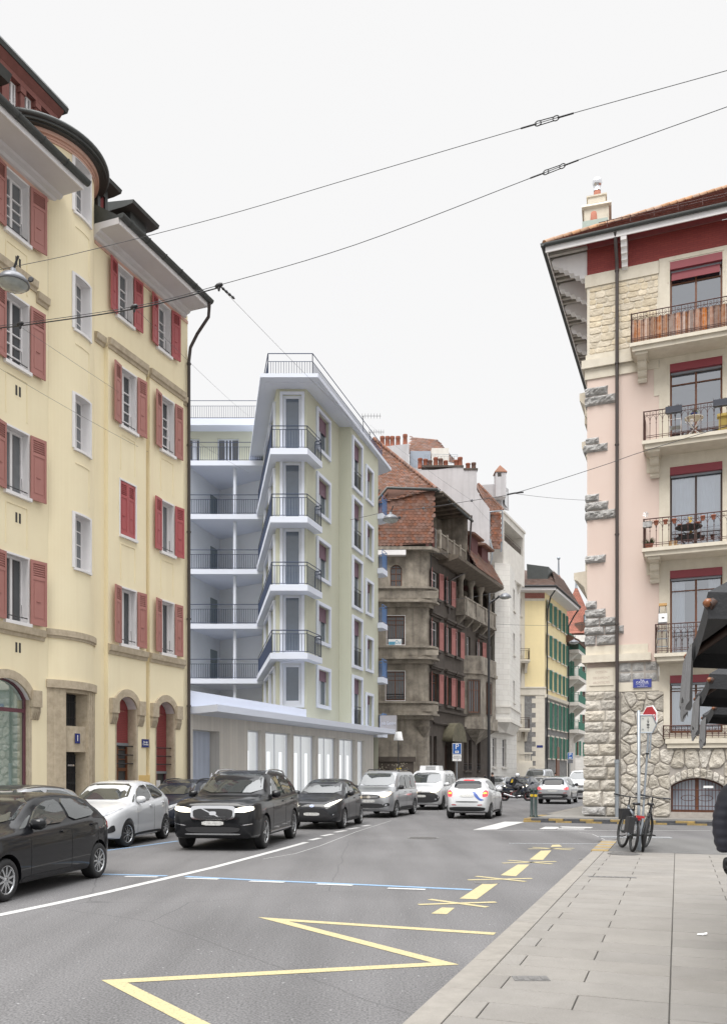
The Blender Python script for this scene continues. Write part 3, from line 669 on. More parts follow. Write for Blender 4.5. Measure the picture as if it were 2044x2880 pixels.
# windows with shutters
k = 0
for c, w, n0 in cols:
    for i in range(4):
        n = n0 if i < 3 else 0
        sw = .50 if c < 18 else .40
        if c > 21 and c < 22 and i == 1:
            o = window(LF, YB, c, BROW[i], w, WH[i], n, .22, sill=(.08,.08,.05), surround=.05, sho=.38, sh_m='shutter_new', closed=True, pm='pane', sur_out=.018)
        else:
            gen = random.Random(int(c*10)+i)
            o = window(LF, YB, c, BROW[i], w, WH[i], n, .22, fm='white', pm=['pane','pane_mid','pane','pane_mid'][i], tr=((.68,) if i == 3 or (c > 20 and i == 2) else ()) + ((.34,.17,.51) if i > 1 and c < 30 else ()), nv=1,
                   sill=(.10,.09,.06), surround=.05, sho=sw, sh_m='shutter' if not (c > 23 and i in (1,)) and i < 3 else 'shutter_new' if c > 20 else 'shutter', sh_ang=(gen.uniform(6,12), gen.uniform(4,14)), rail='guard', sur_out=.018)
window(LF, YB, 14.2, BROW[0], .8, WH[0], sho=.5, sill=(.1,.09,.06), surround=.05); window(LF, YB, 14.2, BROW[1], .8, WH[1], sho=.5, sill=(.1,.09,.06), surround=.05); window(LF, YB, 14.2, BROW[2], .8, WH[2], sho=.5, sill=(.1,.09,.06), surround=.05); window(LF, YB, 14.2, BROW[3], .8, WH[3], sho=.5, sill=(.1,.09,.06), surround=.05)
# sandstone string courses
def ledge(u0, u1, n, z0):
    b = MB(); b.uext(LF, [(n,z0),(n+.04,z0),(n+.05,z0+.08),(n+.10,z0+.11),(n+.12,z0+.28),(n,z0+.31)], u0, u1); b.build('string_course', M['molasse'], YB)
for p in (P1, P2): ledge(p[0]-.02, p[1]+.02, .14, 14.33); ledge(p[0]-.02, p[1]+.02, .14, 5.24)
ledge(20.35, P1[0]-.03, 0, 14.33); ledge(P1[1]+.03, P2[0]-.03, 0, 14.33); ledge(P2[1]+.03, 25.2, 0, 14.33)
ledge(10, 17.98, 0, 14.5); ledge(17.99, 18.42, 0, 14.26); ledge(10, 18.28, 0, 5.24)
def archstone(c0, c1, z0, sp, rise, n, th=.22):
    b = MB(); A = arc(c0, c1, sp, rise, 12); B = arc(c0-th*.9, c1+th*.9, sp+.06, rise+th*.75, 12)
    for i in range(12):
        b.ext([LF.W(A[i][0],n+.002,A[i][1]), LF.W(A[i+1][0],n+.002,A[i+1][1]), LF.W(B[i+1][0],n+.002,B[i+1][1]), LF.W(B[i][0],n+.002,B[i][1])], LF.W(0,.06,0)-LF.W(0,0,0))
    for s, u in ((-1, c0), (1, c1)):
        u0, u1 = (u-.33, u-.003) if s < 0 else (u+.003, u+.33)
        b.box(LF, u0, u1, n+.003, n+.13, sp-.18, sp+.26)
        for j in range(4):
            q = u0+.02+j*(u1-u0-.02)/4; b.uext(LF, [(n+.003,sp-.52),(n+.035,sp-.50),(n+.10,sp-.3),(n+.10,sp-.18),(n+.003,sp-.18)], q, q+.055)
        b.box(LF, u-.06 if s < 0 else u+.003, u-.003 if s < 0 else u+.06, n+.003, n+.012, z0, sp-.18)
        b.box(LF, u-.014 if s > 0 else u+.0, u if s > 0 else u+.014, n-.40, n-.002, z0, sp)   # stone reveal
    b.build('arch_surround', M['molasse'], YB)
archstone(16.12, 17.76, .35, 3.62, .5, 0); archstone(21.18, 22.16, .25, 3.67, .36, .14); archstone(23.20, 24.22, .25, 3.67, .36, .14)
# shop window
b = MB()
def archframe(b, c0, c1, z0, sp, rise, n, w=.07, t=.08):
    A = arc(c0, c1, sp, rise, 12); B = arc(c0+w, c1-w, sp, rise-w*.6, 12)
    for i in range(12): b.ext([LF.W(*[A[i][0],n,A[i][1]]), LF.W(A[i+1][0],n,A[i+1][1]), LF.W(B[i+1][0],n,B[i+1][1]), LF.W(B[i][0],n,B[i][1])], LF.W(0,t,0)-LF.W(0,0,0))
    b.box(LF, c0, c0+w, n, n+t, z0, sp); b.box(LF, c1-w, c1, n, n+t, z0, sp); b.box(LF, c0+w, c1-w, n, n+t, z0, z0+w)
archframe(b, 16.12, 17.76, .35, 3.62, .5, -.2); b.box(LF, 16.19, 17.69, -.2, -.12, 3.28, 3.38)
sw_ = b.build('shop_window', M['plum'], YB)
p = MB(); A = arc(16.14, 17.74, 3.62, .48, 12); p.poly([LF.W(16.14,-.16,.4), LF.W(17.74,-.16,.4)]+[LF.W(u,-.16,z) for u, z in A[::-1]]); p.build('pane', M['shopglass'], sw_)
p = MB(); p.box(LF, 16.0, 17.9, -2.6, -2.5, .3, 4.3); p.box(LF, 17.85, 17.95, -2.5, -.45, .3, 4.3); p.box(LF, 16.0, 17.9, -2.5, -.45, .3, .36); p.box(LF, 16.4, 17.3, -2.49, -2.4, .6, 3.0, 1); p.box(LF, 17.35, 17.8, -1.6, -1.5, .5, 2.9, 2)
p.build('shop_interior', [mat('shop_wall', (.35,.38,.36), .9, .2, 1.5), mat('patterned_panel', (.20,.19,.18), .9, .45, 9, dark=(.5,.5,.47)), M['white']], sw_)
# two arched ground floor windows behind roller blinds and bars
def archwin(c0, c1, n, zb, fm, glass0):
    b = MB(); archframe(b, c0, c1, .25, 3.67, .36, n-.4, .08)
    b.box(LF, c0+.08, c1-.08, n-.4, n-.33, 1.75, 1.85); b.box(LF, (c0+c1)/2-.03, (c0+c1)/2+.03, n-.4, n-.33, .35, 2.6)
    for z in (.9, 1.3, 2.1, 2.4): b.box(LF, c0+.08, c1-.08, n-.39, n-.35, z, z+.03)
    w = b.build('window', M[fm], YB)
    p = MB(); p.poly([LF.W(c0,n-.37,.3), LF.W(c1,n-.37,.3), LF.W(c1,n-.37,3.6), LF.W(c0,n-.37,3.6)]); p.build('pane', M['pane'], w)
    p = MB(); A = arc(c0+.03, c1-.03, 3.67, .33, 10); z = zb
    while z < 3.66: p.box(LF, c0+.03, c1-.03, n-.32, n-.30, z+.003, z+.052); z += .055
    p.ext([LF.W(c0+.03,n-.32,3.64), LF.W(c1-.03,n-.32,3.64)]+[LF.W(u,n-.32,q) for u, q in A[::-1]], LF.W(0,.02,0)-LF.W(0,0,0)); p.box(LF, c0+.02, c1-.02, n-.34, n-.28, zb-.08, zb, 1)
    p.build('roller_blind', [M['roller'], M['steel']], w)
    g = MB()
    for i in range(3): z = 2.0+.27*i; g.tube([LF.W(c0+.01,n-.2,z), LF.W(c0+.3,n-.12,z-.03), LF.W(c1-.01,n-.12,z-.02)], .02, 6)
    g.build('window_bars', M['iron'], w)
archwin(21.18, 22.16, .14, 2.62, 'wood', 0); archwin(23.20, 24.22, .14, 1.75, 'plum', 0)
b = MB(); f = .14-.31; b.box(LF, 23.32, 23.86, f, f+.01, .55, 1.45); nb = b.build('paper_notice', M['signwhite'], YB)
text('Une autre\nabeille\nest là!', .15, LF.W(23.59, f+.013, 1.05), LF.ang, nb, M['room'])
b = MB(); b.box(LF, 22.28, 22.855, .0, .148, .0, 1.62); b.box(LF, 22.67, 23.1, .0, .146, .0, 1.62) if False else None; b.build('ochre_patch', M['yellow_deep'], YB)
b = MB(); b.box(LF, 22.42, 22.78, .14+.01, .165, 2.50, 2.76); pl = b.build('street_plate', M['enamel'], YB); text('Rue des\nCharmilles', .085, LF.W(22.60, .169, 2.63), LF.ang, pl, M['signwhite'], sx=.8)
for i, zz in enumerate((7.0-1.75+.75+.0,)): pass
for z in (4.95, 8.32, 11.62, 14.96):
    b = MB()
    for q in (0, .12): b.box(LF, 17.25+q, 17.32+q, .003, .008, z-.13, z+.13)
    b.box(LF, 17.22, 17.47, .001, .004, z-.18, z+.18, 1); b.build('air_vent', [M['room'], M['yellow']], YB)
# eaves, gutters, downpipe, roof
b = MB()
for u0, u1 in ((9, 18.72), (20.25, 25.0)):
    b.uext(LF, [(-.1,17.42),(.02,17.30),(.10,17.32),(.13,17.40),(.24,17.44),(.28,17.50),(.95,17.50),(.95,17.68),(-.1,17.70)], u0, u1)
b.build('eave', M['soffit'], YB)
b = MB()
for u0, u1 in ((9, 18.70), (20.28, 24.98)): b.box(LF, u0, u1, .952, .985, 17.47, 17.67)
b.build('fascia', M['white'], YB)
b = MB()
for u0, u1 in ((9, 18.43), (20.36, 25.22)): b.uext(LF, [(.002,17.21),(.03,17.21),(.03,17.31),(.002,17.31)], u0, u1)
for c, w, _ in cols: pass
b.build('frieze', M['pinkband'], YB)
b = MB()
for u0, u1 in ((9, 18.8), (20.2, 25.06)):
    b.uext(LF, [(.99+.12*math.sin(a)*.9+.06, 17.72-.12*math.cos(a)) for a in [R(-90+18*i) for i in range(11)]]+[(1.14,17.74),(.94,17.74)], u0, u1)
    for i in range(int((u1-u0)/.85)): b.uext(LF, [(1.05+.125*math.sin(R(-95+19*k)), 17.72-.13*math.cos(R(-95+19*k))) for k in range(11)], u0+.4+i*.85, u0+.43+i*.85)
b.build('gutter', M['zinc'], YB)
b = MB(); b.tube([LF.W(24.95,1.05,17.6), LF.W(25.05,.95,17.2), LF.W(25.13,.45,16.75), LF.W(25.16,.16,16.35), LF.W(25.16,.10,15.9), LF.W(25.16,.10,.2)], .055, 8)
for z in (1.2, 4, 7, 10, 13, 15.8): b.lathe(LF.W(25.16,.10,z), [(.075,-.03),(.075,.03)], 8)
b.build('downpipe', M['pipe'], YB)
M['tile_red'] = brickmat('red_roof_tile', (.33,.13,.075), (.24,.09,.055), (.07,.03,.02), .2, .17, .012, .5, .8, .8, dark=(.10,.06,.045))
M['tile_brown'] = brickmat('brown_roof_tile', (.15,.085,.06), (.20,.10,.07), (.05,.03,.02), .2, .17, .012, .5, .8, .8, dark=(.06,.05,.045))
b = MB(); b.poly([LF.W(9,.95,17.75), LF.W(18.4,.95,17.75), LF.W(18.4,-.5,18.67), LF.W(9,-.5,18.67)]); b.poly([LF.W(20.35,.95,17.75), LF.W(25.1,.95,17.75), LF.W(24.41,-.5,18.67), LF.W(20.35,-.5,18.67)]); b.poly([LF.W(9,-.5,18.67), LF.W(24.41,-.5,18.67), LF.W(22.5,-4.5,21.2), LF.W(9,-4.5,21.2)]); b.poly([LF.W(25.1,.95,17.75), LF.W(25.1,-12,17.75), LF.W(22.5,-4.5,21.2)]); b.poly([LF.W(25.2,-.6,17.69), LF.W(9,-.6,17.69), LF.W(9,-12,17.69), LF.W(25.2,-12,17.69)])
b.poly([LF.W(9,-4.5,21.2), LF.W(22.5,-4.5,21.2), LF.W(25.1,-12,17.75), LF.W(9,-12,17.75)]); b.build('roof', M['tile_brown'], YB); b = MB(); b.poly([LF.W(20.34,.95,17.69), LF.W(20.34,-.5,17.69), LF.W(20.34,-.5,18.67), LF.W(20.34,.95,17.75)]); b.build('roof_flashing', M['zinc'], YB)
# loggia dormer
M['dusty_red'] = mat('dusty_red_stucco', (.24,.095,.08), .85, .15, 3, .25)
nD = -.55; uR = LF.u(152, nD); zt = LF.z(174, 297, -.1)+.25
b = MB(); ws = [(LF.u(a,nD), LF.u(c,nD)) for a, c in ((23,46),(66,89),(108,129))]
wall(b, LF, 10, uR, 17.8, zt-.25, [(a, c, 18.3, zt-.48) for a, c in ws], n=nD, depth=.3)
for a, c in [(ws[0][0]-.3,ws[0][0]-.05),(ws[0][1]+.06,ws[1][0]-.05),(ws[1][1]+.06,ws[2][0]-.05),(ws[2][1]+.06,uR-.02)]:
    b.box(LF, a, c, nD, nD+.10, 18.3, zt-.48); b.box(LF, a-.03, c+.03, nD, nD+.13, zt-.64, zt-.48)
b.box(LF, 10, uR+.05, nD+.002, nD+.12, zt-.46, zt-.30); b.poly([LF.W(uR,nD,17.8), LF.W(uR,-5,17.8), LF.W(uR,-5,zt-.25), LF.W(uR,nD,zt-.25)]); b.uext(LF, [(nD,zt-.29),(nD+.12,zt-.29),(nD+.28,zt-.12),(nD,zt-.12)], 10, uR+.12)
dm = b.build('dormer', M['dusty_red'], YB)
for a, c in ws: window(LF, YB, (a+c)/2, 18.3, c-a, zt-.48-18.3, nD, .05, nv=1, tr=(.35,.7), pm='pane', name='dormer_window')
b = MB(); b.uext(LF, [(-.25,zt-.13),(-.2,zt-.02),(-.25,zt+.08),(-3.5,zt+.9),(-5,zt+.9),(-5,zt-.13)], 9, uR+.22); b.build('dormer_roof', M['zinc'], dm)
b = MB(); b.lathe(LF.W(LF.u(-6,-2.2),-2.2,zt+.5), [(.9,0),(.8,.4),(.45,.8),(.1,1.0),(.001,1.25)], 16); b.build('cupola', M['copper'], dm)
b = MB(); ur = LF.u(6,-.1); b.box(LF, 9, ur-.3, -.6, -.3, 17.8, LF.z(30,216,.0)-.2, 1); b.uext(LF, [(.0,LF.z(30,216,.0)-.2),(.1,LF.z(30,216,.0)),(-1.5,LF.z(30,216,0)+.5),(-1.5,LF.z(30,216,0)-.2)], 9, LF.u(31,.05)); b.build('dormer', [M['zinc'], M['yellow']], YB)
# zinc dormers on the roof
def zdormer(p0, p1, ytip, n):
    u0, u1 = LF.u(p0, n), LF.u(p1, n); zt = LF.z(p1+20, ytip, n+.3)
    b = MB(); b.box(LF, u0, u1, n-3, n-.12, 17.6, zt-.1); b.box(LF, u0, u0+.12, n-.12, n, 17.6, zt-.1); b.box(LF, u1-.12, u1, n-.12, n, 17.6, zt-.1); b.box(LF, u0+.12, u1-.12, n-.12, n, zt-.35, zt-.1)
    d = b.build('dormer', M['zinc'], YB)
    p = MB(); z = 17.6
    while z < zt-.36: p.box(LF, u0+.12, u1-.12, n-.09, n-.06, z+.004, z+.05); z += .055
    p.build('blind', M['roller'], d)
    r = MB(); r.uext(LF, [(n+.28,zt-.06),(n+.32,zt+.04),(n-1,zt+.25),(n-3,zt+.25),(n-3,zt-.1),(n,zt-.1)], u0-.28, u1+.28)
    r.build('dormer_roof', M['zinc'], d)
    r = MB(); c = (u0+u1)/2; A = [((u0-.1)+(u1-u0+.2)*i/10, zt+.2+.32*math.sin(math.pi*i/10)) for i in range(11)]; r.ext([LF.W(u,n-1.0,z) for u, z in A], LF.W(0,-2,0)-LF.W(0,0,0), 0, True); r.build('barrel_roof', M['copper'], d)
zdormer(368, 412, 622, -.35); zdormer(276, 304, 520, -.35)
# ------------------------------------------------------------ cream apartment building with the white balconies and its glazed pavilion
M['cream'] = mat('cream_green_plaster', (.53,.54,.44), .9, .06, 1.2, .05, .12, 40, dark=(.41,.40,.28))
M['bluewhite'] = mat('cool_white_render', (.66,.70,.80), .7, .03, 1)
M['bluegrey'] = mat('cool_grey_render', (.72,.75,.80), .8, .04, 1)
M['navy'] = mat('navy_rail', (.020,.035,.080), .4, .05, 2)
M['plumblind'] = mat('plum_blind', (.20,.12,.16), .7, .05, 3)
M['boards'] = brickmat('pale_board_cladding', (.68,.65,.595), (.62,.595,.55), (.52,.49,.45), .22, 9, .008, 0, .6, .1, .25, dark=(.36,.34,.32), var=.1)
M['pav'] = mat('glowing_shop_wall', (.62,.63,.62), .6, .25, .5, spec=.3, dark=(.45,.46,.45), emit=(.9,.95,1), estr=.22)  # faint glow added to brighten the pavilion's inner wall
M['milk'] = mat('glowing_milky_glass', (.66,.69,.70), .16, .12, .4, spec=.6, dark=(.56,.59,.60), emit=(.93,.97,1), estr=.13)  # glow put into the glass itself to brighten the panes, no lamp behind
M['glowpanel'] = mat('glowing_panel', (.8,.82,.84), .4, 0, emit=(.93,.97,1), estr=.30)  # added glow that keeps the strips brighter than the panes
M['slat'] = mat('pale_blue_slat', (.60,.66,.78), .5, .03, 2)
MF = Fr((rx(777)*39.1, 39.1), (1, 0)); cR = (rx(862)*39.1, 39.1); MR = Fr(cR, (.324, 1.))
q = MR.W(MR.u(954),0,0); M2 = Fr((rx(987)*q.y, q.y), (.324, 1.)); MS = Fr(q.xy, (1, 0))
pL0 = Vector((rx(777)*39.1, 39.1, 0)); pL1 = pL0+Vector((-.189,1,0))*9.2; ML = Fr(pL1.xy, (pL0-pL1).xy); LLn = (pL1-pL0).length
MBk = Fr((0, 47.3), (1, 0))
CB = thing('apartment_building', Vector((-1.5,44,0)), 'cream apartment building with a narrow balconied nose, flat roof terrace and glazed ground floor', 'building')
FL = [4.02, 7.07, 10.12, 13.17, 16.22]; ZT = 19.31
b = MB(); wn = MF.u(862)
wall(b, MF, 0, wn, 3.8, ZT, [(.30,1.16,4.82,6.70,0)]+[(.30,1.16,f+.06,f+2.80,0) for f in FL[1:]], depth=.16)
h1 = [(1.36,2.92,f+.93,f+2.62) for f in FL]; uE = MR.u(954)
wall(b, MR, 0, uE, 3.8, ZT, h1, depth=.22); wall(b, MS, 0, M2.o[0]-q.x, 3.8, ZT)
h2 = [(.26,1.63,f+.16,f+2.55) for f in FL]+[(2.48,3.51,f+.22,f+1.86) for f in FL]; uEnd = M2.u(1063)
wall(b, M2, 0, uEnd, 3.8, ZT, h2, depth=.22)
hL = [(LLn-2.6,LLn-.35,f+.05,f+2.5) for f in FL]+[(LLn-6.2,LLn-3.2,f+.05,f+2.5) for f in FL]
wall(b, ML, 0, LLn, 3.8, ZT, hL, depth=.2)
e2 = M2.W(uEnd,0,0); b.poly([M2.W(uEnd,0,0), Vector((e2.x-3,e2.y+3,0)), Vector((e2.x-3,e2.y+3,ZT)), M2.W(uEnd,0,ZT)])
b.build('wall', M['cream'], CB)
for i, f in enumerate(FL):
    if i == 0: window(MF, CB, .73, 4.82, .86, 1.88, 0, .12, fm='bluewhite', pm='pane_blue', nv=0, tr=(), fw=.14, surround=.13, sur_m='bluewhite', sur_out=.06)
    else: window(MF, CB, .73, f+.06, .86, 2.74, 0, .12, fm='bluewhite', pm='pane_blue', nv=0, tr=(), fw=.13, surround=.13, sur_m='bluewhite', sur_out=.06)
    window(MR, CB, 2.14, f+.93, 1.56, 1.69, 0, .18, fm='bluegrey', pm='pane_blue', nv=1, tr=(), fw=.05, surround=.16, sur_m='bluewhite', sur_out=.09, blind=((.62,'plumblind') if i else (.72,'plumblind')))
    window(M2, CB, .945, f+.16, 1.37, 2.39, 0, .18, fm='bluegrey', pm='pane_blue', nv=1, tr=(), fw=.05, surround=.15, sur_m='bluewhite', sur_out=.09, blind=(.7,'plumblind'), rail='.95')
    window(M2, CB, 2.995, f+.22, 1.03, 1.64, 0, .18, fm='bluegrey', pm='pane_blue', nv=1, tr=(), fw=.05, surround=.14, sur_m='bluewhite', sur_out=.09, blind=(.75,'plumblind'))
    window(ML, CB, LLn-1.475, f+.05, 2.25, 2.45, 0, .15, fm='bluewhite', pm='pane_blue', nv=3, tr=(), fw=.07, mul=.07, surround=.10, sur_m='bluewhite', sur_out=.12)
    window(ML, CB, LLn-4.7, f+.05, 3.0, 2.45, 0, .15, fm='bluewhite', pm='pane_blue', nv=3, tr=(), fw=.07, mul=.07, surround=.10, sur_m='bluewhite', sur_out=.12)
# wrap-round balconies on the nose
bal = [Vector((-5.90,47.25,0)), Vector((-4.16,38.15,0)), Vector((rx(865)*38.15,38.15,0)), MR.W(.95,.42,0), MR.W(1.25,.02,0)]
inn = [MR.W(0,-.0,0), Vector((MF.o[0],39.1,0)), pL0+Vector((-.189,1,0))*8.2]
for f in FL[1:]:
    s = MB(); s.ext([Vector((p.x,p.y,f-.27)) for p in bal[:4]+[MR.W(1.05,.0,0)]+[v for v in (MR.W(.0,.0,0), MF.W(.0,0,0)+Vector((.02,0,0)), pL0+Vector((-.189,1,0))*8.2)]], (0,0,.27)); sl = s.build('balcony', M['bluewhite'], CB)
    r = MB(); P = [p+Vector((0,0,f)) for p in (Vector((-5.80,47.2,0)), Vector((-4.10,38.22,0)), Vector((rx(864)*38.22,38.22,0)), MR.W(.93,.36,0), MR.W(1.0,.05,0))]
    railing(r, P, 1.02, .115, .011, .022); r.build('railing', M['navy'], sl)
# small balconies on the far end
for f in FL:
    s = MB(); s.ext([M2.W(uEnd-.15,.0,f-.32), M2.W(uEnd-.15,.32,f-.32), M2.W(uEnd+.8,.32,f-.32), M2.W(uEnd+1.0,-.2,f-.32), M2.W(uEnd+.1,-.9,f-.32)], (0,0,.30)); sl = s.build('balcony', M['bluewhite'], CB)
    r = MB(); railing(r, [M2.W(uEnd-.12,.28,f), M2.W(uEnd+.75,.28,f), M2.W(uEnd+.95,-.2,f)], 1.0, .09, .011, .022); r.build('railing', mat('blue_rail', (.10,.20,.42), .4, 0) if 'blue_rail' not in bpy.data.materials else bpy.data.materials['blue_rail'], sl)
# roof slab with its deep eave, and the roof terrace railing
c_ = MB(); cor = [Vector((-6.45,48.2,0)), Vector((-4.58,37.95,0)), Vector((-2.02,37.95,0)), Vector((1.62,49.7,0)), Vector((.8,50.6,0)), Vector((-1,52,0)), Vector((-6.4,52,0))]
c_.ext([p+Vector((0,0,19.30)) for p in cor], (0,0,.17)); ins = [p+(Vector((-2.2,44.5,0))-p).normalized()*.16 for p in cor]
c_.ext([p+Vector((0,0,19.47)) for p in ins], (0,0,.05)); c_.ext([p+Vector((0,0,19.315)) for p in [p+(Vector((-2.2,44.5,0))-p).normalized()*.5 for p in cor]], (0,0,-.035))
c_.build('roof_slab', M['bluewhite'], CB)
r = MB(); rp_ = [Vector((-6.1,47.5,19.5)), Vector((rx(754)*38.5,38.5,19.5)), Vector((rx(879)*38.5,38.5,19.5)), Vector((1.05,49.2,19.5))]
railing(r, rp_, 1.12, .115, .011, .024, .36); r.build('terrace_railing', M['navy'], CB)
# set-back block with loggias
xl, xr = -9.75, -5.55; xc = rx(618)*51.5
LV = [19.02, 16.05, 13.0, 9.97, 6.93, 3.9]
b = MB()
for z in LV[:-1]:
    b = MB(); b.ext([Vector((xl,47.3,z-.27)), Vector((xr+.2,47.3,z-.27)), Vector((xr+.2,52.5,z-.27)), Vector((xl,52.5,z-.27))], (0,0,.27)); b.build('loggia_floor', M['bluewhite'], CB)
b = MB()
for hi, lo in zip(LV, LV[1:]):
    z0, z1 = lo, hi-.272
    for p, q2 in (((xl+.05,47.35),(xc,51.5)), ((xc,51.5),(xr+.05,49.3))): b.poly([Vector((*p,z0)), Vector((*q2,z0)), Vector((*q2,z1)), Vector((*p,z1))])
    b.ext([Vector((xl,47.32,z0)), Vector((xl+.14,47.32,z0)), Vector((xl+.14,47.6,z0)), Vector((xl,47.6,z0))], (0,0,z1-z0))
b.build('loggia_wall', M['bluegrey'], CB)
for hi, lo in zip(LV, LV[1:]):
    b = MB(); b.lathe(Vector((rx(661)*47.8,47.8,lo)), [(.10,0),(.10,hi-.28-lo)], 12); b.build('column', M['bluewhite'], CB)
    if lo > 4:
        d = MB(); a, c = Vector((xl+.05,47.35,0)), Vector((xc,51.5,0)); f_ = Fr(a.xy, (c-a).xy); L = (c-a).length; d.box(f_, L-1.35, L-.45, .0, .05, lo, lo+2.05); d.build('door', mat('grey_door', (.22,.26,.28), .6, .05) if 'grey_door' not in bpy.data.materials else bpy.data.materials['grey_door'], CB)
        r = MB(); railing(r, [Vector((xl,47.34,lo)), Vector((rx(661)*47.34,47.34,lo)), Vector((xr-.1,47.34,lo))], 1.08, .12, .011, .02, .26); r.build('loggia_railing', M['navy'], CB)
b = MB(); PH = Fr((0,48.6),(1,0)); pw = [(rx(532)*48.6, rx(562)*48.6), (rx(612)*48.6, rx(672)*48.6)]
wall(b, PH, xl-.3, xr+.6, 19.02, 21.3, [(a, c, 19.1, 20.75) for a, c in pw], depth=.2); b.build('penthouse_wall', M['cream'], CB)
for a, c in pw:
    window(PH, CB, (a+c)/2, 19.1, c-a, 1.65, 0, .16, fm='bluewhite', pm='navypane' if False else 'pane', nv=2, tr=(), fw=.05, mul=.06)
r = MB(); railing(r, [Vector((xl,47.4,19.02)), Vector((xr+.4,47.4,19.02))], 1.05, .12, .011, .02, .26); r.build('loggia_railing', M['navy'], CB)
b = MB(); b.ext([Vector((xl-.3,47.7,21.15)), Vector((xr+.6,47.7,21.15)), Vector((xr+.6,53,21.15)), Vector((xl-.3,53,21.15))], (0,0,.38)); b.build('penthouse_eave', M['bluewhite'], CB)
b = MB(); b.ext([Vector((xl-.3,47.95,21.534)), Vector((xr+.6,47.95,21.534)), Vector((xr+.6,53,21.534)), Vector((xl-.3,53,21.534))], (0,0,.14)); b.build('penthouse_roof', M['navy'], CB)
r = MB(); railing(r, [Vector((xl-.2,48.2,21.68)), Vector((xr+.6,48.2,21.68))], 1.05, .12, .010, .02, .30); r.build('terrace_railing', M['navy'], CB)
# glazed pavilion along the pavement
uw = LF.u; b = MB(); gate = (LF.u(543), LF.u(618)); gl = [(LF.u(a), LF.u(c)) for a, c in ((697,736),(747,818),(826,887),(895,947),(954,999),(1005,1026))]
zg = LF.z(700, 2052)
wall(b, LF, 25.42, LF.u(1050), 0, 3.74, [(gate[0], gate[1], .1, 3.22, 0, .5)]+[(a, c, .25, zg) for a, c in gl], depth=.3)
b.poly([LF.W(LF.u(1050),0,0), LF.W(LF.u(1050),-5,0), LF.W(LF.u(1050),-5,3.74), LF.W(LF.u(1050),0,3.74)]); b.build('pavilion_wall', M['boards'], CB)
b = MB(); u = gate[0]+.04
while u < gate[1]-.05: b.box(LF, u, u+.05, -.45, -.38, .1, 3.2); u += .085
b.build('slatted_gate', M['slat'], CB)
b = MB(); b.box(LF, gate[0]+.01, gate[1]-.01, -.6, -.5, .1, 3.2); b.build('gate_backing', M['bluegrey'], CB)
for a, c in gl:
    w = MB()
    for s0, s1, z0, z1 in ((a,a+.07,.25,zg),(c-.07,c,.25,zg),(a+.07,c-.07,.25,.33),(a+.07,c-.07,zg-.07,zg)): w.box(LF, s0, s1, -.27, -.16, z0, z1)
    if c-a > 1.2: w.box(LF, (a+c)/2-.02, (a+c)/2+.02, -.25, -.19, .33, zg-.07)
    wo = w.build('shop_window', M['bluegrey'], CB)
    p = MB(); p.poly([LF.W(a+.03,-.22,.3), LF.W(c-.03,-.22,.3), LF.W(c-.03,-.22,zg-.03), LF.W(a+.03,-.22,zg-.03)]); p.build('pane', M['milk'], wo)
    for k in range(2 if c-a > 1.2 else 1):
        p = MB(); cc = a+(c-a)*(.28+.47*k); p.box(LF, cc-.13, cc+.13, -.219, -.212, .33, zg*.76); p.build('glow_panel', M['glowpanel'], wo)
b = MB(); b.box(LF, 25.3, LF.u(862), -.3, -.002, 3.75, 4.56); b.box(LF, LF.u(862), LF.u(1050), -.3, -.002, 3.75, 4.05); b.build('parapet', M['bluewhite'], CB)
nC = 1.15; b = MB(); cl, cr_ = LF.u(612, nC), LF.u(1112, nC)
b.ext([LF.W(25.35,.0,3.76), LF.W(25.35,.35,3.76), LF.W(cl,nC,3.80), LF.W(cr_,nC,3.80), LF.W(cr_-.4,-2,3.76), LF.W(LF.u(1050),-2,3.76), LF.W(LF.u(1050),.0,3.76)], (0,0,.24)); b.build('canopy', M['bluewhite'], CB)
# grey advertising box at its far end
sg = thing('sign_box', at(1095,2060,46.2), 'grey box sign with raised lettering above the end of the white canopy', 'sign')
sf = Fr(at(1095,2060,46.2).xy, (1,-.12)); z0, z1 = H+(YH-2056)/F*46.2, H+(YH-2012)/F*46.2
b = MB(); b.box(sf, -.52, .38, -.25, 0, z0, z1); b.build('sign_board', mat('grey_sign', (.36,.35,.37), .6, .05), sg)
text('nda Genève', .25, sf.W(-.04,.012,(z0+z1)/2), sf.ang, sg, M['bluewhite'], depth=.008, sx=.66)
fl = thing('street_lamp', Vector((rx(1120)*47.2,47.2,0)), 'lamp with white tapering shade on a thin black pole by the stone garden wall', 'lamp')
b = MB(); p = Vector((rx(1120)*47.2,47.2,0)); b.lathe(p, [(.03,0),(.03,3.5)], 8); b.lathe(p, [(.12,0),(.12,.05),(.001,.05)], 10); b.build('pole', M['iron'], fl)
b = MB(); b.lathe(p, [(.27,3.50),(.17,3.98),(.001,3.99)], 16); b.build('lamp_shade', M['signwhite'], fl)
cn = thing('grey_cone', LP(25.0,1.1,.12), 'plain pale grey cone standing at the corner of the yellow building by the drainpipe', 'cone')
b = MB(); b.lathe(LP(25.0,1.1,.12), [(.42,0),(.40,.03),(.02,1.55),(.001,1.57)], 20); b.build('cone_body', mat('grey_cone', (.40,.41,.44), .7, .05), cn)
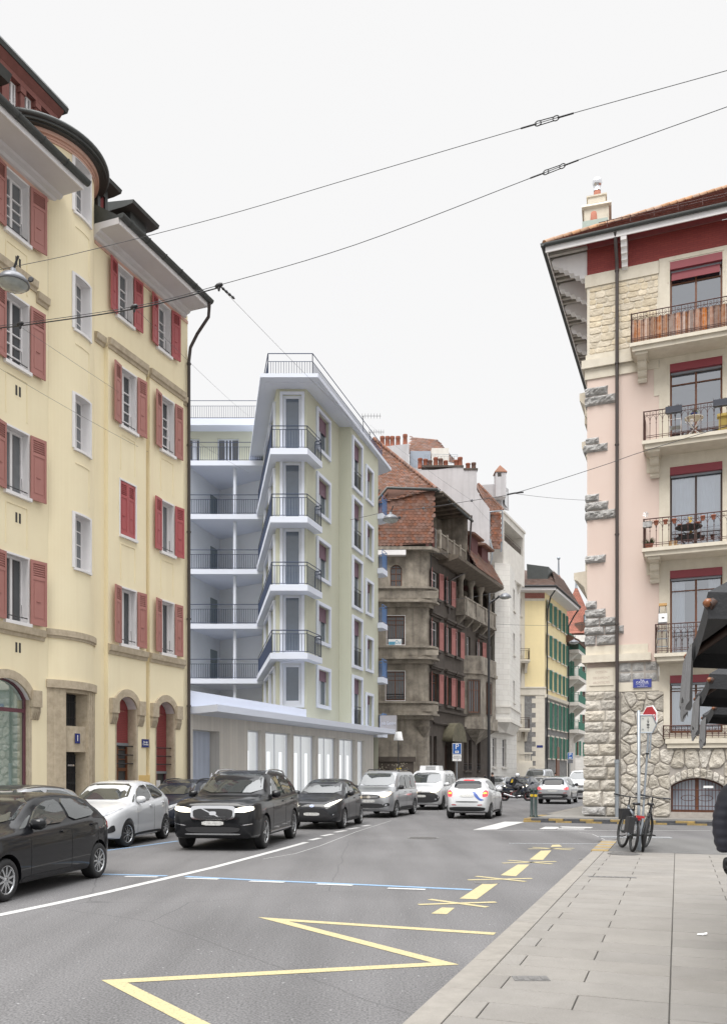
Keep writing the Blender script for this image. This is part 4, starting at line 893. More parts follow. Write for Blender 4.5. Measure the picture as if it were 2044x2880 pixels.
# ------------------------------------------------------------ dark stone building with the round corner turret
M['soot'] = mat('sooty_stone', (.100,.083,.071), .95, .35, 1.4, .5, .5, 25, dark=(.045,.037,.031))
M['soot_pale'] = mat('stained_pale_stone', (.36,.32,.265), .95, .42, 1.3, .65, .5, 25, dark=(.075,.063,.053))
M['scale'] = mat('scale_tiles', (.18,.078,.05), .8, .35, 1.6, .3, .3, 20, dark=(.09,.055,.04), island=.2)
M['oldtile'] = mat('old_roof_tile', (.21,.108,.078), .85, .3, 1.2, .2, .3, 20, dark=(.13,.085,.06), island=.24)
M['pinkshutter'] = mat('pink_red_shutter', (.37,.145,.13), .6, .15, 3)
M['firewall'] = mat('grey_render', (.50,.49,.50), .9, .14, .8, .35, .1, 40, dark=(.26,.25,.25))
M['wstone'] = brickmat('pale_ashlar', (.74,.72,.68), (.70,.68,.64), (.54,.51,.48), .8, .42, .012, .5, .9, .25, .2, dark=(.4,.37,.33), var=.12)
M['wplain'] = mat('pale_stone', (.70,.67,.62), .9, .15, 2, .25, .1, 30, dark=(.36,.33,.29))
def tiles(b, P, w=.22, h=.17, m=0, rnd=True, ov=1.5):
    """a planar roof polygon laid with overlapping tiles"""
    P = [Vector(p) for p in P]; n = (P[1]-P[0]).cross(P[2]-P[0]).normalized()
    if n.z < 0: n = -n
    t = Vector((-n.y, n.x, 0)); t = t.normalized() if t.length > 1e-3 else Vector((1,0,0)); s = n.cross(t)
    if s.z < 0: s, t = -s, -t
    uv = [(p.dot(t), p.dot(s)) for p in P]; o = P[0]-t*uv[0][0]-s*uv[0][1]
    u0, u1 = min(p[0] for p in uv), max(p[0] for p in uv); v0, v1 = min(p[1] for p in uv), max(p[1] for p in uv)
    def inside(x, y):
        r = False; k = len(uv)
        for i in range(k):
            (x0,y0),(x1,y1) = uv[i], uv[i-1]
            if (y0 > y) != (y1 > y) and x < (x1-x0)*(y-y0)/(y1-y0)+x0: r = not r
        return r
    b.poly([p-n*.03 for p in P] if (P[1]-P[0]).cross(P[2]-P[0]).dot(n) > 0 else [p-n*.03 for p in P][::-1], m)
    v = v0; row = 0
    while v < v1:
        u = u0-(w/2 if row % 2 else 0)
        while u < u1:
            if inside(u+w/2, v+h*.5):
                j = random.uniform(-.006,.006); q = lambda a, c, d: o+t*(u+a)+s*(v+c)+n*d
                if rnd: pts = [q(.006,h*ov,.0), q(.006,h*.35,.022+j), q(w*.25,h*.06,.028+j), q(w*.5,0,.03+j), q(w*.75,h*.06,.028+j), q(w-.006,h*.35,.022+j), q(w-.006,h*ov,.0)]
                else: pts = [q(.004,h*ov,.0), q(.004,0,.03+j), q(w*.5,0,.045+j), q(w-.004,0,.03+j), q(w-.004,h*ov,.0)]
                if (pts[1]-pts[0]).cross(pts[-1]-pts[0]).dot(n) < 0: pts = pts[::-1]
                b.poly(pts, m)
            u += w
        v += h; row += 1
oD = Vector((rx(1203)*56.6, 56.6, 0)); DF = Fr(oD.xy, (.47, 1.)); DN = Fr((rx(1192)*56.2, 56.2), (-1, 0)); xDl = rx(1030)*56.2
DNf = Fr((xDl, 56.2), (1, 0)); wD = rx(1186)*56.2-xDl; cx_ = rx(1186)*56.2
DB = thing('apartment_house', Vector((6.5,61,0)), 'soot-dark stone house with round corner turret, scale-tiled mansard and pinkish red shutters', 'building')
def zD(y, d=56.2): return H+(YH-y)/F*d
def uN(px): return rx(px)*56.2-xDl
b = MB(); wins = [(uN(1097),uN(1130),zD(1650),zD(1588),.35), (uN(1088),uN(1138),zD(1813),zD(1732)), (uN(1085),uN(1138),zD(1970),zD(1888))]
wall(b, DNf, 0, wD, 4.3, 16.6, wins, depth=.25)
# rounded corner between the two faces
arcp = []; p0 = DNf.W(wD,0,0); p1 = DF.W(.35,0,0); ctrl = Vector((p1.x-.12, p0.y+.02, 0))
for i in range(9): s = i/8; arcp.append(p0*(1-s)**2+ctrl*2*s*(1-s)+p1*s*s)
for i in range(8): b.poly([arcp[i], arcp[i+1], arcp[i+1]+Vector((0,0,16.6)), arcp[i]+Vector((0,0,16.6))], 0, True)
wall(b, DNf, -2, wD, 0, 4.3)
b.build('turret_wall', M['soot_pale'], DB)
window(DNf, DB, (wins[0][0]+wins[0][1])/2, wins[0][2], wins[0][1]-wins[0][0], wins[0][3]-wins[0][2], 0, .2, fm='wood', pm='pane', nv=3, tr=(.3,.6,.85), fw=.06)
for wv in wins[1:]:
    window(DNf, DB, (wv[0]+wv[1])/2, wv[2], wv[1]-wv[0], wv[3]-wv[2], 0, .2, fm='wood', pm='pane', nv=5, tr=(.7,.85), fw=.06, surround=.04, sur_m='white', sur_out=.02, rail='.42')
def band(b, z0, z1, out, m=0):
    A = [DNf.W(-2,out,0), DNf.W(wD,out,0)]; 
    for i in range(1, 8):
        t = (arcp[min(8,i+1)]-arcp[i-1]).normalized(); nn = Vector((t.y,-t.x,0)); A.append(arcp[i]+nn*out)
    A.append(DF.W(.5,out,0)); A.append(DF.W(.9,0,0)); B = [DNf.W(-2,-.1,0)]
    pts = A+[DF.W(.9,-.2,0), DNf.W(-2,-.2,0)]
    b.ext([Vector((p.x,p.y,z0)) for p in pts], (0,0,z1-z0), m)
b = MB()
for y0, y1 in ((1650,1694),(1816,1854),(1972,2012)):
    z1, z0 = zD(y0,55.8), zD(y1,55.8); band(b, z0, z0+.12, .62); band(b, z0+.12, z1-.14, .46); band(b, z1-.14, z1, .58); band(b, z0-.25, z0, .22)
    for k in range(3): b.box(DNf, .9+k*1.35, 2.0+k*1.35, .462, .475, z0+.26, z1-.28)
b.build('turret_band', M['soot_pale'], DB)
for q in (1040,1178): b = MB(); u = uN(q)+.3; b.lathe(DNf.W(u,-.1,4.0), [(.05,0),(.12,.1),(.3,.35),(.5,.75)], 10); b.build('turret_corbel', M['soot_pale'], DB)
# street face
def uD(px): return DF.u(px)
b = MB(); E_ = uD(1371); holes = []; sh = []
zr = [(6.45,8.45),(10.1,12.0),(13.55,15.35)]
W_ = [(1212,1232),(1254.5,1266.5),(1281,1292)]
for a, c in W_:
    for i, (z0, z1) in enumerate(zr): 
        if i == 2 and a > 1270: continue
        holes.append((uD(a),uD(c),z0,z1)); sh.append((uD(a),uD(c),z0,z1,i))
a, c = uD(1342), uD(1354); holes.append((a,c,10.1,12.0)); sh.append((a,c,10.1,12.0,1)); a2, c2 = uD(1312), uD(1322); holes.append((a2,c2,10.1,12.0))
lg = (uD(1284), uD(1369), 13.5, 16.2); holes.append((*lg, 0, 1.4))
gr = [(uD(1190+12),uD(1200),0,0)]
for px0, px1, y0, y1 in ((1207,1212.5,2050,2130),(1219,1228,2055,2135),(1304,1313,2070,2134),(1317,1326,2070,2134),(1341,1350,2075,2134)):
    u0, u1 = uD(px0), uD(px1); holes.append((u0,u1,1.9,4.2)); sh.append((u0,u1,1.9,4.2,-1))
dr_ = (uD(1250), uD(1278)); holes.append((dr_[0],dr_[1],.1,4.3,.9,.7))
wall(b, DF, .3, E_, 0, 16.4, holes, depth=.22); b.build('wall', M['soot'], DB)
for u0, u1, z0, z1, i in sh:
    if i < 0: window(DF, DB, (u0+u1)/2, z0, u1-u0, z1-z0, 0, .2, fm='darkwood', pm='pane', nv=1, tr=(.7,), sill=(.15,.15,.1), sill_m='soot', rail='.5')
    else: window(DF, DB, (u0+u1)/2, z0, u1-u0, z1-z0, 0, .2, fm='white' if i else 'wood', pm='pane_mid' if u0 > 2 else 'pane', nv=1, tr=(.7,), sill=(.18,.18,.3), sill_m='soot', sho=.5, sh_m='pinkshutter', sh_ang=(22,16), rail='guard')
window(DF, DB, (a2+c2)/2, 10.1, c2-a2, 1.9, 0, .2, fm='white', pm='pane_mid', nv=1, tr=(.7,))
for u0, u1, z0, z1, i in sh:
    if i == 0 or i == 1: b = MB(); b.box(DF, u0-.5, u1+.5, .003, .30, z1+.35, z1+.5); b.box(DF, u0-.42, u1+.42, .003, .2, z1+.22, z1+.35); b.build('window_hood', M['soot'], DB)
b = MB()
for k in range(7): b.box(DF, 1.2+k*1.55, 2.45+k*1.55, .003, .03, 5.2, 5.75)
b.uext(DF, [(.003,5.0),(.15,5.0),(.2,5.1),(.06,5.15),(.06,5.85),(.22,5.9),(.25,6.05),(.003,6.1)], .9, E_)
b.build('string_course', M['soot'], DB)
# loggia with stubby columns and a carved parapet
b = MB(); b.box(DF, lg[0]-.3, lg[1]+.15, .003, .75, 13.1, 13.3); b.box(DF, lg[0]-.25, lg[1]+.1, .5, .7, 13.3, 14.3); b.box(DF, lg[0]-.3, lg[1]+.15, .45, .75, 14.3, 14.42); b.box(DF, lg[0]-.25, lg[0]-.05, .003, .5, 13.3, 14.3)
for k in range(4): u = lg[0]+(lg[1]-lg[0])*k/3*.95-.1; b.box(DF, u, u+.3, .70, .76, 13.3, 14.3)
b.box(DF, lg[0]-.1, lg[1]+.1, -1.5, -1.4, 13.2, 16.4); b.build('loggia_parapet', M['soot_pale'], DB)
for k in range(4):
    c = MB(); u = lg[0]+.1+(lg[1]-lg[0]-.4)*k/3; c.lathe(DF.W(u,.25,14.0), [(.26,0),(.26,.15),(.2,.2),(.19,1.6),(.26,1.75),(.32,1.85),(.32,2.2)], 12); c.build('column', M['soot_pale'], DB)
for k in range(5): b = MB(); u = lg[0]+(lg[1]-lg[0])*k/4; b.uext(DF, [(.003,12.5),(.2,12.55),(.6,12.95),(.6,13.1),(.003,13.1)], u-.12, u+.12); b.build('loggia_bracket', M['soot_pale'], DB)
# oriel
o0, o1 = uD(1304), uD(1366); op = lambda z: [DF.W(o0,.0,z), DF.W(o0+.9,1.0,z), DF.W(o1-.7,1.0,z), DF.W(o1,0,z)]
b = MB(); b.ext(op(5.9), (0,0,3.2)); b.ext([DF.W(o0-.1,0,9.1), DF.W(o0+.85,1.15,9.1), DF.W(o1-.65,1.15,9.1), DF.W(o1+.1,0,9.1)], (0,0,.25)); b.ext([DF.W(o0,0,9.35), DF.W(o0+.9,1.05,9.35), DF.W(o1-.7,1.05,9.35), DF.W(o1,0,9.35)], (0,0,1.1)); b.ext([DF.W(o0-.1,0,5.0), DF.W(o0+.85,1.15,5.0), DF.W(o1-.65,1.15,5.0), DF.W(o1+.1,0,5.0)], (0,0,.9))
vs = op(5.0); cn_ = [DF.W((o0+o1)/2+k*.25,.1+.1*(k in (0,)),3.9) for k in (-1,0,1,1)]; b.mesh(vs+[DF.W((o0+o1)/2,.05,3.9)], [(0,1,4),(1,2,4),(2,3,4)])
orl = b.build('oriel', M['soot_pale'], DB)
ofr = Fr(DF.W(o0,0,0).xy, (DF.W(o0+.9,1.0,0)-DF.W(o0,0,0)).xy); window(ofr, orl, .75, 6.2, .85, 2.4, .12, .05, fm='wood', pm='pane', nv=3, tr=(.7,), surround=.1, sur_m='soot')
ofs = Fr(DF.W(o0+.9,1.0,0).xy, DF.t); window(ofs, orl, (o1-o0-1.6)/2, 6.2, 1.0, 2.4, .1, .05, fm='wood', pm='pane', nv=1, tr=(.7,), surround=.1, sur_m='soot')
b = MB(); A = arc(dr_[0]-.5, dr_[1]+.5, 3.9, 1.35, 12); b.ext([DF.W(u,.003,z) for u, z in A], DF.W(0,.75,0)-DF.W(0,0,0), 0, True); b.build('door_hood', mat('mossy_stone', (.15,.135,.09), .95, .4, 3, .4, .4, 25), DB)
b = MB(); b.box(DF, dr_[0], dr_[1], -.66, -.6, .1, 4.2); b.build('door', M['darkwood'], DB)
# mansard hung with scale tiles, upper hipped roof, eave loggia
zE0 = 16.65; zE1 = 20.35
A0 = DNf.W(-2.5,.35,zE0); A1 = DF.W(.15,.55,zE0); B1 = DF.W(.25,.15,zE1); B0 = DNf.W(.35,.05,zE1)
A1 = Vector((rx(1216)*55.9,55.9,zE0+.1)); B1 = Vector((rx(1222)*56.6,56.6,zE1+.42)); B0 = Vector((rx(1090)*56.4,56.4,zE1+.12)); A0 = Vector((rx(1052)*55.8,55.8,zE0-.1))
b = MB(); tiles(b, [A0, A1, B1, B0], .27, .2, 0); tiles(b, [Vector((rx(1040)*56,56,zE0)), A0, B0, Vector((rx(1040)*57,57,zE1))], .27, .2, 0); b.box(DNf, -3, wD+.3, -1.6, -.5, 16, zE1+.2, 1); b.build('mansard', [M['scale'], M['soot']], DB)
b = MB(); b.ext([DNf.W(-2.5,.55,zE0-.35), DNf.W(wD+.6,.5,zE0-.35), DF.W(.4,.7,zE0-.35), DF.W(11.9,.55,zE0-.35), DF.W(11.9,-.6,zE0-.35), DNf.W(-2.5,-.6,zE0-.35)], (0,0,.2)); b.build('cornice', M['soot_pale'], DB)
b = MB(); b.box(DNf, -2.5, uN(1140), .05, .5, zE0-.7, zE0-.37); b.build('cornice_band', M['white'], DB)
apx = Vector((rx(1052)*61,61,0)); apx.z = H+(YH-1236)/F*61; rdg = apx+DF.W(7,0,0)-DF.W(0,0,0)+Vector((-.3,0,0)); rdg = apx+Vector((DF.t[0],DF.t[1],0))*11
C1 = Vector((rx(1227)*56.3,56.3,zE1+.35)); C0 = Vector((rx(1060)*56.2,56.2,zE1-.9)); Cm = Vector((rx(1088)*56.2,56.2,zE1+.15))
C2 = DF.W(uD(1328)*.0+12.2,1.0,zE1+.35); u28 = DF.u(1328, 1.0); C2 = DF.W(u28,1.0,H+(YH-1464)/F*DF.d(1328,1.0)); C1 = Vector((rx(1226)*56.4,56.4,H+(YH-1376)/F*56.4))
b = MB(); e_ = C0-C1; tiles(b, [C0, C1, apx, apx+e_*.6, C0+e_*.6], .19, .16, 0, False); tiles(b, [C1, C2, rdg, apx], .26, .2, 0, False); b.build('roof', M['oldtile'], DB)
b = MB(); K_ = 22
for i in range(K_): p = C1+(apx-C1)*i/K_; q_ = C1+(apx-C1)*(i+1.1)/K_; b.tube([p+Vector((0,0,.03)), q_+Vector((0,0,.08))], [.15,.11], 7)
b.build('hip_tiles', M['oldtile'], DB)
b = MB(); b.tube([C0+Vector((-.2,-.05,-.05)), Cm+Vector((0,-.1,-.05)), C1+Vector((0,-.1,-.05)), C2+Vector((0,0,-.05))], .1, 8)
for i in range(14): p = C1+(C2-C1)*(i+.5)/14; b.bar(p, p+Vector((-.05,.1,.3)), .02)
b.bar(C1+Vector((0,.1,.25)), C2+Vector((0,.1,.25)), .015); b.build('gutter', M['zinc'], DB)
M['oldwood'] = mat('weathered_timber', (.17,.14,.11), .9, .3, 2, .4, .3, 20, dark=(.05,.04,.03))
# timber gallery under the upper eave
gE = u28-.3; b = MB(); b.box(DF, .3, gE, -1.3, .2, zE0-.15, zE0+.0); b.box(DF, .3, gE, -1.35, -1.25, zE0, zE1+.2, 1)
b.box(DF, gE-.12, gE, -1.25, .7, zE0+.002, zE1+.2, 1); b.box(DF, .25, gE, -1.24, .95, zE1-.1, zE1+.0)
for k in range(7): u = .4+k*(gE-.5)/6; b.box(DF, u, u+.12, -1.2, .9, zE1-.28, zE1-.102)
b.uext(DF, [(.2,zE0-.4),(.75,zE0-.36),(.8,zE0-.05),(.2,zE0-.05)], .3, u28+.3, 0)
gal = b.build('gallery', [M['oldwood'], M['soot_pale']], DB)
b = MB()
for k in range(5): u = .5+k*(gE-.7)/4; b.box(DF, u, u+.22, .45, .7, zE0-.05, zE0+1.25)
b.box(DF, .5, gE, .5, .62, zE0+.15, zE0+1.0, 1); b.box(DF, .5, gE, .47, .66, zE0+1.02, zE0+1.1); b.build('gallery_parapet', [M['soot_pale'], M['oldwood']], gal)
for k in range(3): window(DF, gal, 2.2+k*2.6, zE0+.9, .9, 1.7, -1.24, .0, fm='white', pm='pane', nv=1, tr=(.6,), sho=.45, sh_m='pinkshutter', sh_ang=(4,4))
b = MB(); A = [(gE-.12,0)]; b.ext([DF.W(gE-.05,.7,zE1), DF.W(gE-.05,.7,zE0-.05), DF.W(gE-.05,.55,zE0-.05), DF.W(gE-.05,.35,zE1-.8), DF.W(gE-.05,-.4,zE1-.02)], DF.W(.15,0,0)-DF.W(0,0,0)); b.build('gallery_brace', M['oldwood'], gal)
# lower eave and small dormers behind
b = MB(); u0, u1 = u28-.4, DF.u(1408,1.2); b.uext(DF, [(-.1,16.1),(.3,16.0),(1.4,16.3),(1.45,16.5),(-.1,16.75)], u0-4, u1); b.build('lower_eave', M['oldwood'], DB)
b = MB(); tiles(b, [DF.W(u0,1.45,16.55), DF.W(u1,1.45,16.55), DF.W(u1,-.2,19.5), DF.W(u0,-.2,19.5)], .26, .2, 0, False); b.build('lower_roof', M['oldtile'], DB)
for px, y0, y1 in ((1328,1558,1505),(1358,1590,1535)):
    u = DF.u(px,.6); z0 = DF.z(px,y0,.6); z1 = DF.z(px,y1,.6)
    b = MB(); b.box(DF, u-.3, u+1.3, -1.5, .6, z0-1.5, z1, 0); dmr = b.build('dormer', mat('wine_red_boards', (.11,.035,.035), .8, .2, 3) if 'wine_red_boards' not in bpy.data.materials else bpy.data.materials['wine_red_boards'], DB)
    b = MB(); b.uext(DF, [(.95,z1-.12),(1.0,z1+.0),(-1.5,z1+.75),(-1.5,z1)], u-.7, u+1.7); b.build('dormer_roof', M['oldtile'], dmr)
    window(DF, dmr, u+.5, z0-1.2, .7, 1.0, .6, .0, fm='white', pm='pane', nv=1, tr=())
b = MB(); b.tube([DF.W(u28-.2,1.0,zE1), DF.W(u28-.1,.75,zE0+.3), DF.W(u28,.75,zE0-.3), DF.W(u28-1.2,.5,15.9), DF.W(u28-2.6,.15,15.2), DF.W(u28-2.6,.12,12.9)], .07, 7)
b.build('downpipe', M['pipe'], DB)
b = MB(); pw = DNf.W(uN(1108),.95,9.3) if False else None
f_ = MB(); f_.box(DNf, uN(1091), uN(1128), .52, .535, zD(1813,55.6)-.02, zD(1799,55.6)+.05); bn = f_.build('window_banner', M['signwhite']); bn.location = (0,0,0); tag(bn, 'white and blue fabric banner hung under a turret window of the dark house', 'banner')
bq = MB(); z0, z1 = zD(1813,55.6), zD(1799,55.6); bq.box(DNf, uN(1092), uN(1110), .536, .541, z0+.0, z1-.12); o = bq.build('banner_patch', mat('sky_blue_cloth', (.12,.35,.50), .8, .1), None); o.parent = bn
o = text('Oui', .34, DNf.W(uN(1118.5),.540,(z0+z1)/2), 0, None, bpy.data.materials['sky_blue_cloth'], sx=.75); o.parent = bn
# stone garden wall with torn posters and a narrow chimney row behind
gw = MB(); gf = Fr((rx(1048)*50.5,50.5),(1,.12)); gw.box(gf, 0, 2.45, -.3, 0, 0, H+(YH-2142)/F*50.5); gw.box(gf, -.1, 2.55, -.38, .08, H+(YH-2142)/F*50.5, H+(YH-2128)/F*50.5)
g_ = gw.build('garden_wall', M['soot'], loc=gf.W(0,0,0)); tag(g_, 'low dark stone garden wall covered in scraps of torn posters', 'wall')
pp_ = MB(); rr = random.Random(3)
for i in range(170):
    u, z = rr.uniform(.05,2.1), rr.uniform(.7,2.25); w, h = rr.uniform(.02,.10), rr.uniform(.02,.09); pp_.poly([gf.W(u,.004+i*.00004,z), gf.W(u+w,.004+i*.00004,z+rr.uniform(-.03,.03)), gf.W(u+w*.8,.004+i*.00004,z+h), gf.W(u+rr.uniform(-.03,.03),.004+i*.00004,z+h*.9)])
o = pp_.build('poster_scraps', mat('torn_paper', (.50,.45,.36), .9, .4, 6), g_)
yq = MB(); yq.poly([gf.W(1.42,.013,1.9), gf.W(1.72,.013,1.9), gf.W(1.6,.013,1.75), gf.W(1.72,.013,1.55), gf.W(1.42,.013,1.55), gf.W(1.54,.013,1.75)]); yq.build('poster', M['signwhite'], g_)
yq = MB(); yq.poly([gf.W(1.42,.0135,1.9), gf.W(1.72,.0135,1.9), gf.W(1.70,.0135,2.0), gf.W(1.44,.0135,2.0)]); yq.build('poster_top', mat('yellow_paper', (.65,.50,.05), .8), g_)
# ------------------------------------------------------------ pale stone building with the bow oriel and blank firewall
oW = DF.W(E_+.02,0,0); WF = Fr(oW.xy, (.47,1.)); wE = WF.u(1452)
WB = thing('apartment_house', oW, 'pale ashlar house with tall bow oriel, roof loggia and blank grey firewall', 'building')
dW = 68.; wz = lambda y: H+(YH-y)/F*dW
PW = Fr((0,dW),(1,0)); b = MB()
out = [(1180,1640),(1376,1640),(1376,1430),(1352,1400),(1340,1381),(1340,1322),(1306,1320),(1302,1312),(1190,1325),(1180,1326)]
b.fext(PW, [(rx(x)*dW, wz(y)) for x, y in out], -.0, -.5); b.build('firewall', M['firewall'], WB)
b = MB(); b.box(PW, rx(1186)*dW, rx(1303)*dW, -.6, .06, wz(1325)-.05 if False else wz(1314), wz(1309)); b.box(PW, rx(1303)*dW, rx(1343)*dW, -.6, .06, wz(1322), wz(1317)); b.build('coping', M['soot'], WB)
for x in (1178,1193,1206,1222,1236,1250,1280,1291,1313,1329):
    p = MB(); y = 1310 if x < 1300 else 1319; q = PW.W(rx(x)*dW+.1,-.25,wz(y)-.1); h = random.uniform(.55,.85); p.lathe(q, [(.20,0),(.17,h*.8),(.20,h*.82),(.20,h)], 9); p.build('chimney_pot', M['terracotta'] if x % 3 else M['oldtile'], WB)
b = MB(); wins = [(wE*.30,wE*.30+.7,8.0,10.2)]
wall(b, WF, 0, wE, 0, 19.5, [(.35,.95,z,z+2.1) for z in (6.5,10.0,13.5)]+[(1.3,2.4,2.2,4.6),(4.1,5.4,2.2,4.6)], depth=.25); b.build('wall', M['wstone'], WB)
for z in (6.5,10.0,13.5): window(WF, WB, .65, z, .6, 2.1, 0, .2, fm='wood', pm='pane', nv=0, tr=(.7,), sill=(.1,.1,.05), sill_m='wplain')
for u in (1.85,4.75): window(WF, WB, u, 2.2, 1.1 if u < 3 else 1.3, 2.4, 0, .2, fm='white', pm='pane', nv=1, tr=(.72,), sill=(.15,.15,.1), sill_m='wplain')
oa, ob_ = WF.W(.9,0,0), None
Q0 = WF.W(1.0,0,0); Q1 = Vector((rx(1391)*68.6,68.6,0)); Q2 = Vector((rx(1433)*68.9,68.9,0)); Q3 = WF.W(wE-.1,.35,0)
b = MB(); zo0, zo1 = 5.8, 18.6
f1 = Fr(Q1.xy,(Q2-Q1).xy); f2 = Fr(Q2.xy,(Q3-Q2).xy); L1 = (Q2-Q1).length; L2 = (Q3-Q2).length
wall(b, f1, 0, L1, zo0, zo1); sw = [(L2*.3,L2*.3+1.3,z,z+3.0*.62) for z in (7.6,11.6,15.5-.2)]+[]
wall(b, f2, 0, L2, zo0, zo1, sw, depth=.25); b.poly([Q0+Vector((0,0,zo0)), Q1+Vector((0,0,zo0)), Q1+Vector((0,0,zo1)), Q0+Vector((0,0,zo1))]); b.poly([p+Vector((0,0,zo0)) for p in (Q0,Q1,Q2,Q3)][::-1]); b.poly([p+Vector((0,0,zo1)) for p in (Q0,Q1,Q2,Q3)])
orl = b.build('oriel', M['wstone'], WB)
for u0, u1, z0, z1 in sw: window(f2, orl, (u0+u1)/2, z0, u1-u0, z1-z0, 0, .2, fm='white', pm='pane', nv=1, tr=(.7,), sill=(.12,.1,.05), sill_m='wplain')
b = MB(); b.mesh([p+Vector((0,0,5.8)) for p in (Q0,Q1,Q2,Q3)]+[WF.W(1.4,0,5.0), Q1+Vector((.4,.5,-0+5.0)), Q2+Vector((-.2,.6,5.0)), WF.W(wE-.6,0,5.0)], [(0,1,5,4),(1,2,6,5),(2,3,7,6),(4,5,6,7)])
b.ext([p+Vector((0,0,5.8)) for p in (Q0, Q1+Vector((-.12,-.12,0)), Q2+Vector((.12,-.12,0)), Q3+Vector((.15,0,0)))], (0,0,.25)); b.ext([p+Vector((0,0,7.0)) for p in (Q0, Q1+Vector((-.08,-.08,0)), Q2+Vector((.08,-.08,0)), Q3+Vector((.1,0,0)))], (0,0,.15))
for k in range(12): u = .1+k*L1/12; b.box(f1, u, u+.07, .003, .05, 6.5, 7.0)
b.build('oriel_base', M['wplain'], orl)
# corbelled loggia box at the top, tile-hung flank, roof, chimney, white dormer
z6 = lambda x, y, d: (Vector((rx(1030+.4002*x)*d, d, H+(YH-(1200+.4002*y))/F*d)))
b = MB(); dl = 69.0
l0 = (rx(1414)*dl); lf = Fr(Vector((l0,dl,0)).xy,(.47,1.)); lE = lf.u(1474)
zb, zt_ = H+(YH-1550)/F*dl, H+(YH-1442)/F*dl
hole = (.3, lE-.5, zb+.95, zt_-.5, 0, 1.8)
wall(b, lf, 0, lE, zb-1.6, zt_, [hole]); b.box(lf, 0, lE, -2.4, -2.3, zb-1.6, zt_); b.poly([lf.W(0,0,zb-1.6), lf.W(0,-2.4,zb-1.6), lf.W(0,-2.4,zt_), lf.W(0,0,zt_)]); b.poly([lf.W(lE,0,zb-1.6), lf.W(lE,-2.4,zb-1.6), lf.W(lE,-2.4,zt_), lf.W(lE,0,zt_)][::-1]); b.box(lf, -.1, lE+.1, -2.4, .1, zt_, zt_+.18); b.poly([lf.W(0,0,zb-1.6), lf.W(lE,0,zb-1.6), lf.W(lE,-2.4,zb-1.6), lf.W(0,-2.4,zb-1.6)])
for k in range(4): u = lE*(k+.5)/4; b.uext(lf, [(-.9,zb-2.7),(-.3,zb-2.2),(.0,zb-1.6),(-.9,zb-1.6)], u-.25, u+.25)
lgb = b.build('roof_loggia', M['wplain'], WB)
r = MB(); railing(r, [lf.W(.3,-.2,zb+.95), lf.W(lE-.5,-.2,zb+.95)], .8, .14, .012, .02); r.build('railing', M['darkwood'], lgb)
b = MB(); d_ = 68.3; tiles(b, [z6(865,610,d_), z6(945,610,d_), z6(940,860,d_-.4), z6(885,860,d_-.4)], .27, .2); b.build('tile_hanging', M['scale'], WB)
b = MB(); b.tube([z6(865,605,68.1), z6(862,780,68.1), z6(885,860,67.8), z6(880,930,67.9), z6(862,1000,67.9), z6(862,1250,67.9)], .07, 6); b.tube([z6(865,600,68.1), z6(955,590,68.1), z6(955,700,68.1), z6(945,880,68.1)], .07, 6); b.build('downpipe', M['steel'], WB)
b = MB(); tiles(b, [z6(868,595,68.5), z6(958,585,70), z6(785,405,71), z6(770,410,70)], .19, .16, 0, False)
for i in range(16): p = z6(958,585,70)+(z6(785,405,71)-z6(958,585,70))*i/16; q = z6(958,585,70)+(z6(785,405,71)-z6(958,585,70))*(i+1.1)/16; b.tube([p, q+Vector((0,0,.04))], [.15,.11], 7)
b.build('roof', M['oldtile'], WB)
b = MB(); b.hexa([z6(945,560,71), z6(1000,590,76), z6(1000,590,80), z6(800,560,80), z6(945,400,71), z6(998,440,76), z6(998,440,80), z6(800,410,80)]); p_ = z6(800,410,70.5); b.poly([z6(800,410,71), z6(950,400,71), z6(950,560,71), z6(800,560,71)][::-1]); wd_ = b.build('dormer', M['firewall'], WB)
b = MB(); q0, q1, q2, q3 = z6(972,450,71.9), z6(990,462,75), z6(990,570,75), z6(972,545,71.9); b.poly([q0,q1,q2,q3][::-1]); b.build('pane', M['pane'], wd_)
b = MB(); cf = Fr(z6(908,400,70).xy,(1,.0)); zc0, zc1 = z6(0,405,70).z, z6(0,320,70).z; b.box(cf, 0, .85, -.9, 0, zc0-1, zc1); b.box(cf, .15, .45, -.6, .01, zc1-.35, zc1-.05, 2); b.lathe(cf.W(.42,-.45,zc1), [(.72,0),(.70,.08),(.001,.75)], 4, 1, sm=False); b.build('chimney', [M['firewall'], M['oldtile'], M['room']], WB)
# house behind with a hipped tile roof
HB = thing('house_behind', Vector((8,82,0)), 'tile-roofed house rising behind the firewall with a roof window and small terrace', 'building')
b = MB(); dh = 80
tiles(b, [z6(300,190,dh), z6(640,260,dh), z6(500,95,dh+4), z6(300,125,dh+4)], .34, .26, 0, False); tiles(b, [z6(640,260,dh), z6(700,330,dh+8), z6(500,95,dh+4)], .34, .26, 0, False); b.build('roof', M['oldtile'], HB)
b = MB(); b.hexa([z6(120,330,dh-3), z6(300,330,dh-3), z6(300,330,dh+1), z6(120,330,dh+1), z6(120,140,dh-3), z6(300,120,dh-3), z6(300,120,dh+1), z6(120,140,dh+1)]); b.build('chimney_stack', M['firewall'], HB)
for x in (112,148,182,222,272): b = MB(); q = z6(x,136 if x < 250 else 122,dh-2.5); b.lathe(q, [(.22,-.1),(.19,.6),(.22,.62),(.22,.85)], 9); b.build('chimney_pot', M['terracotta'], HB)
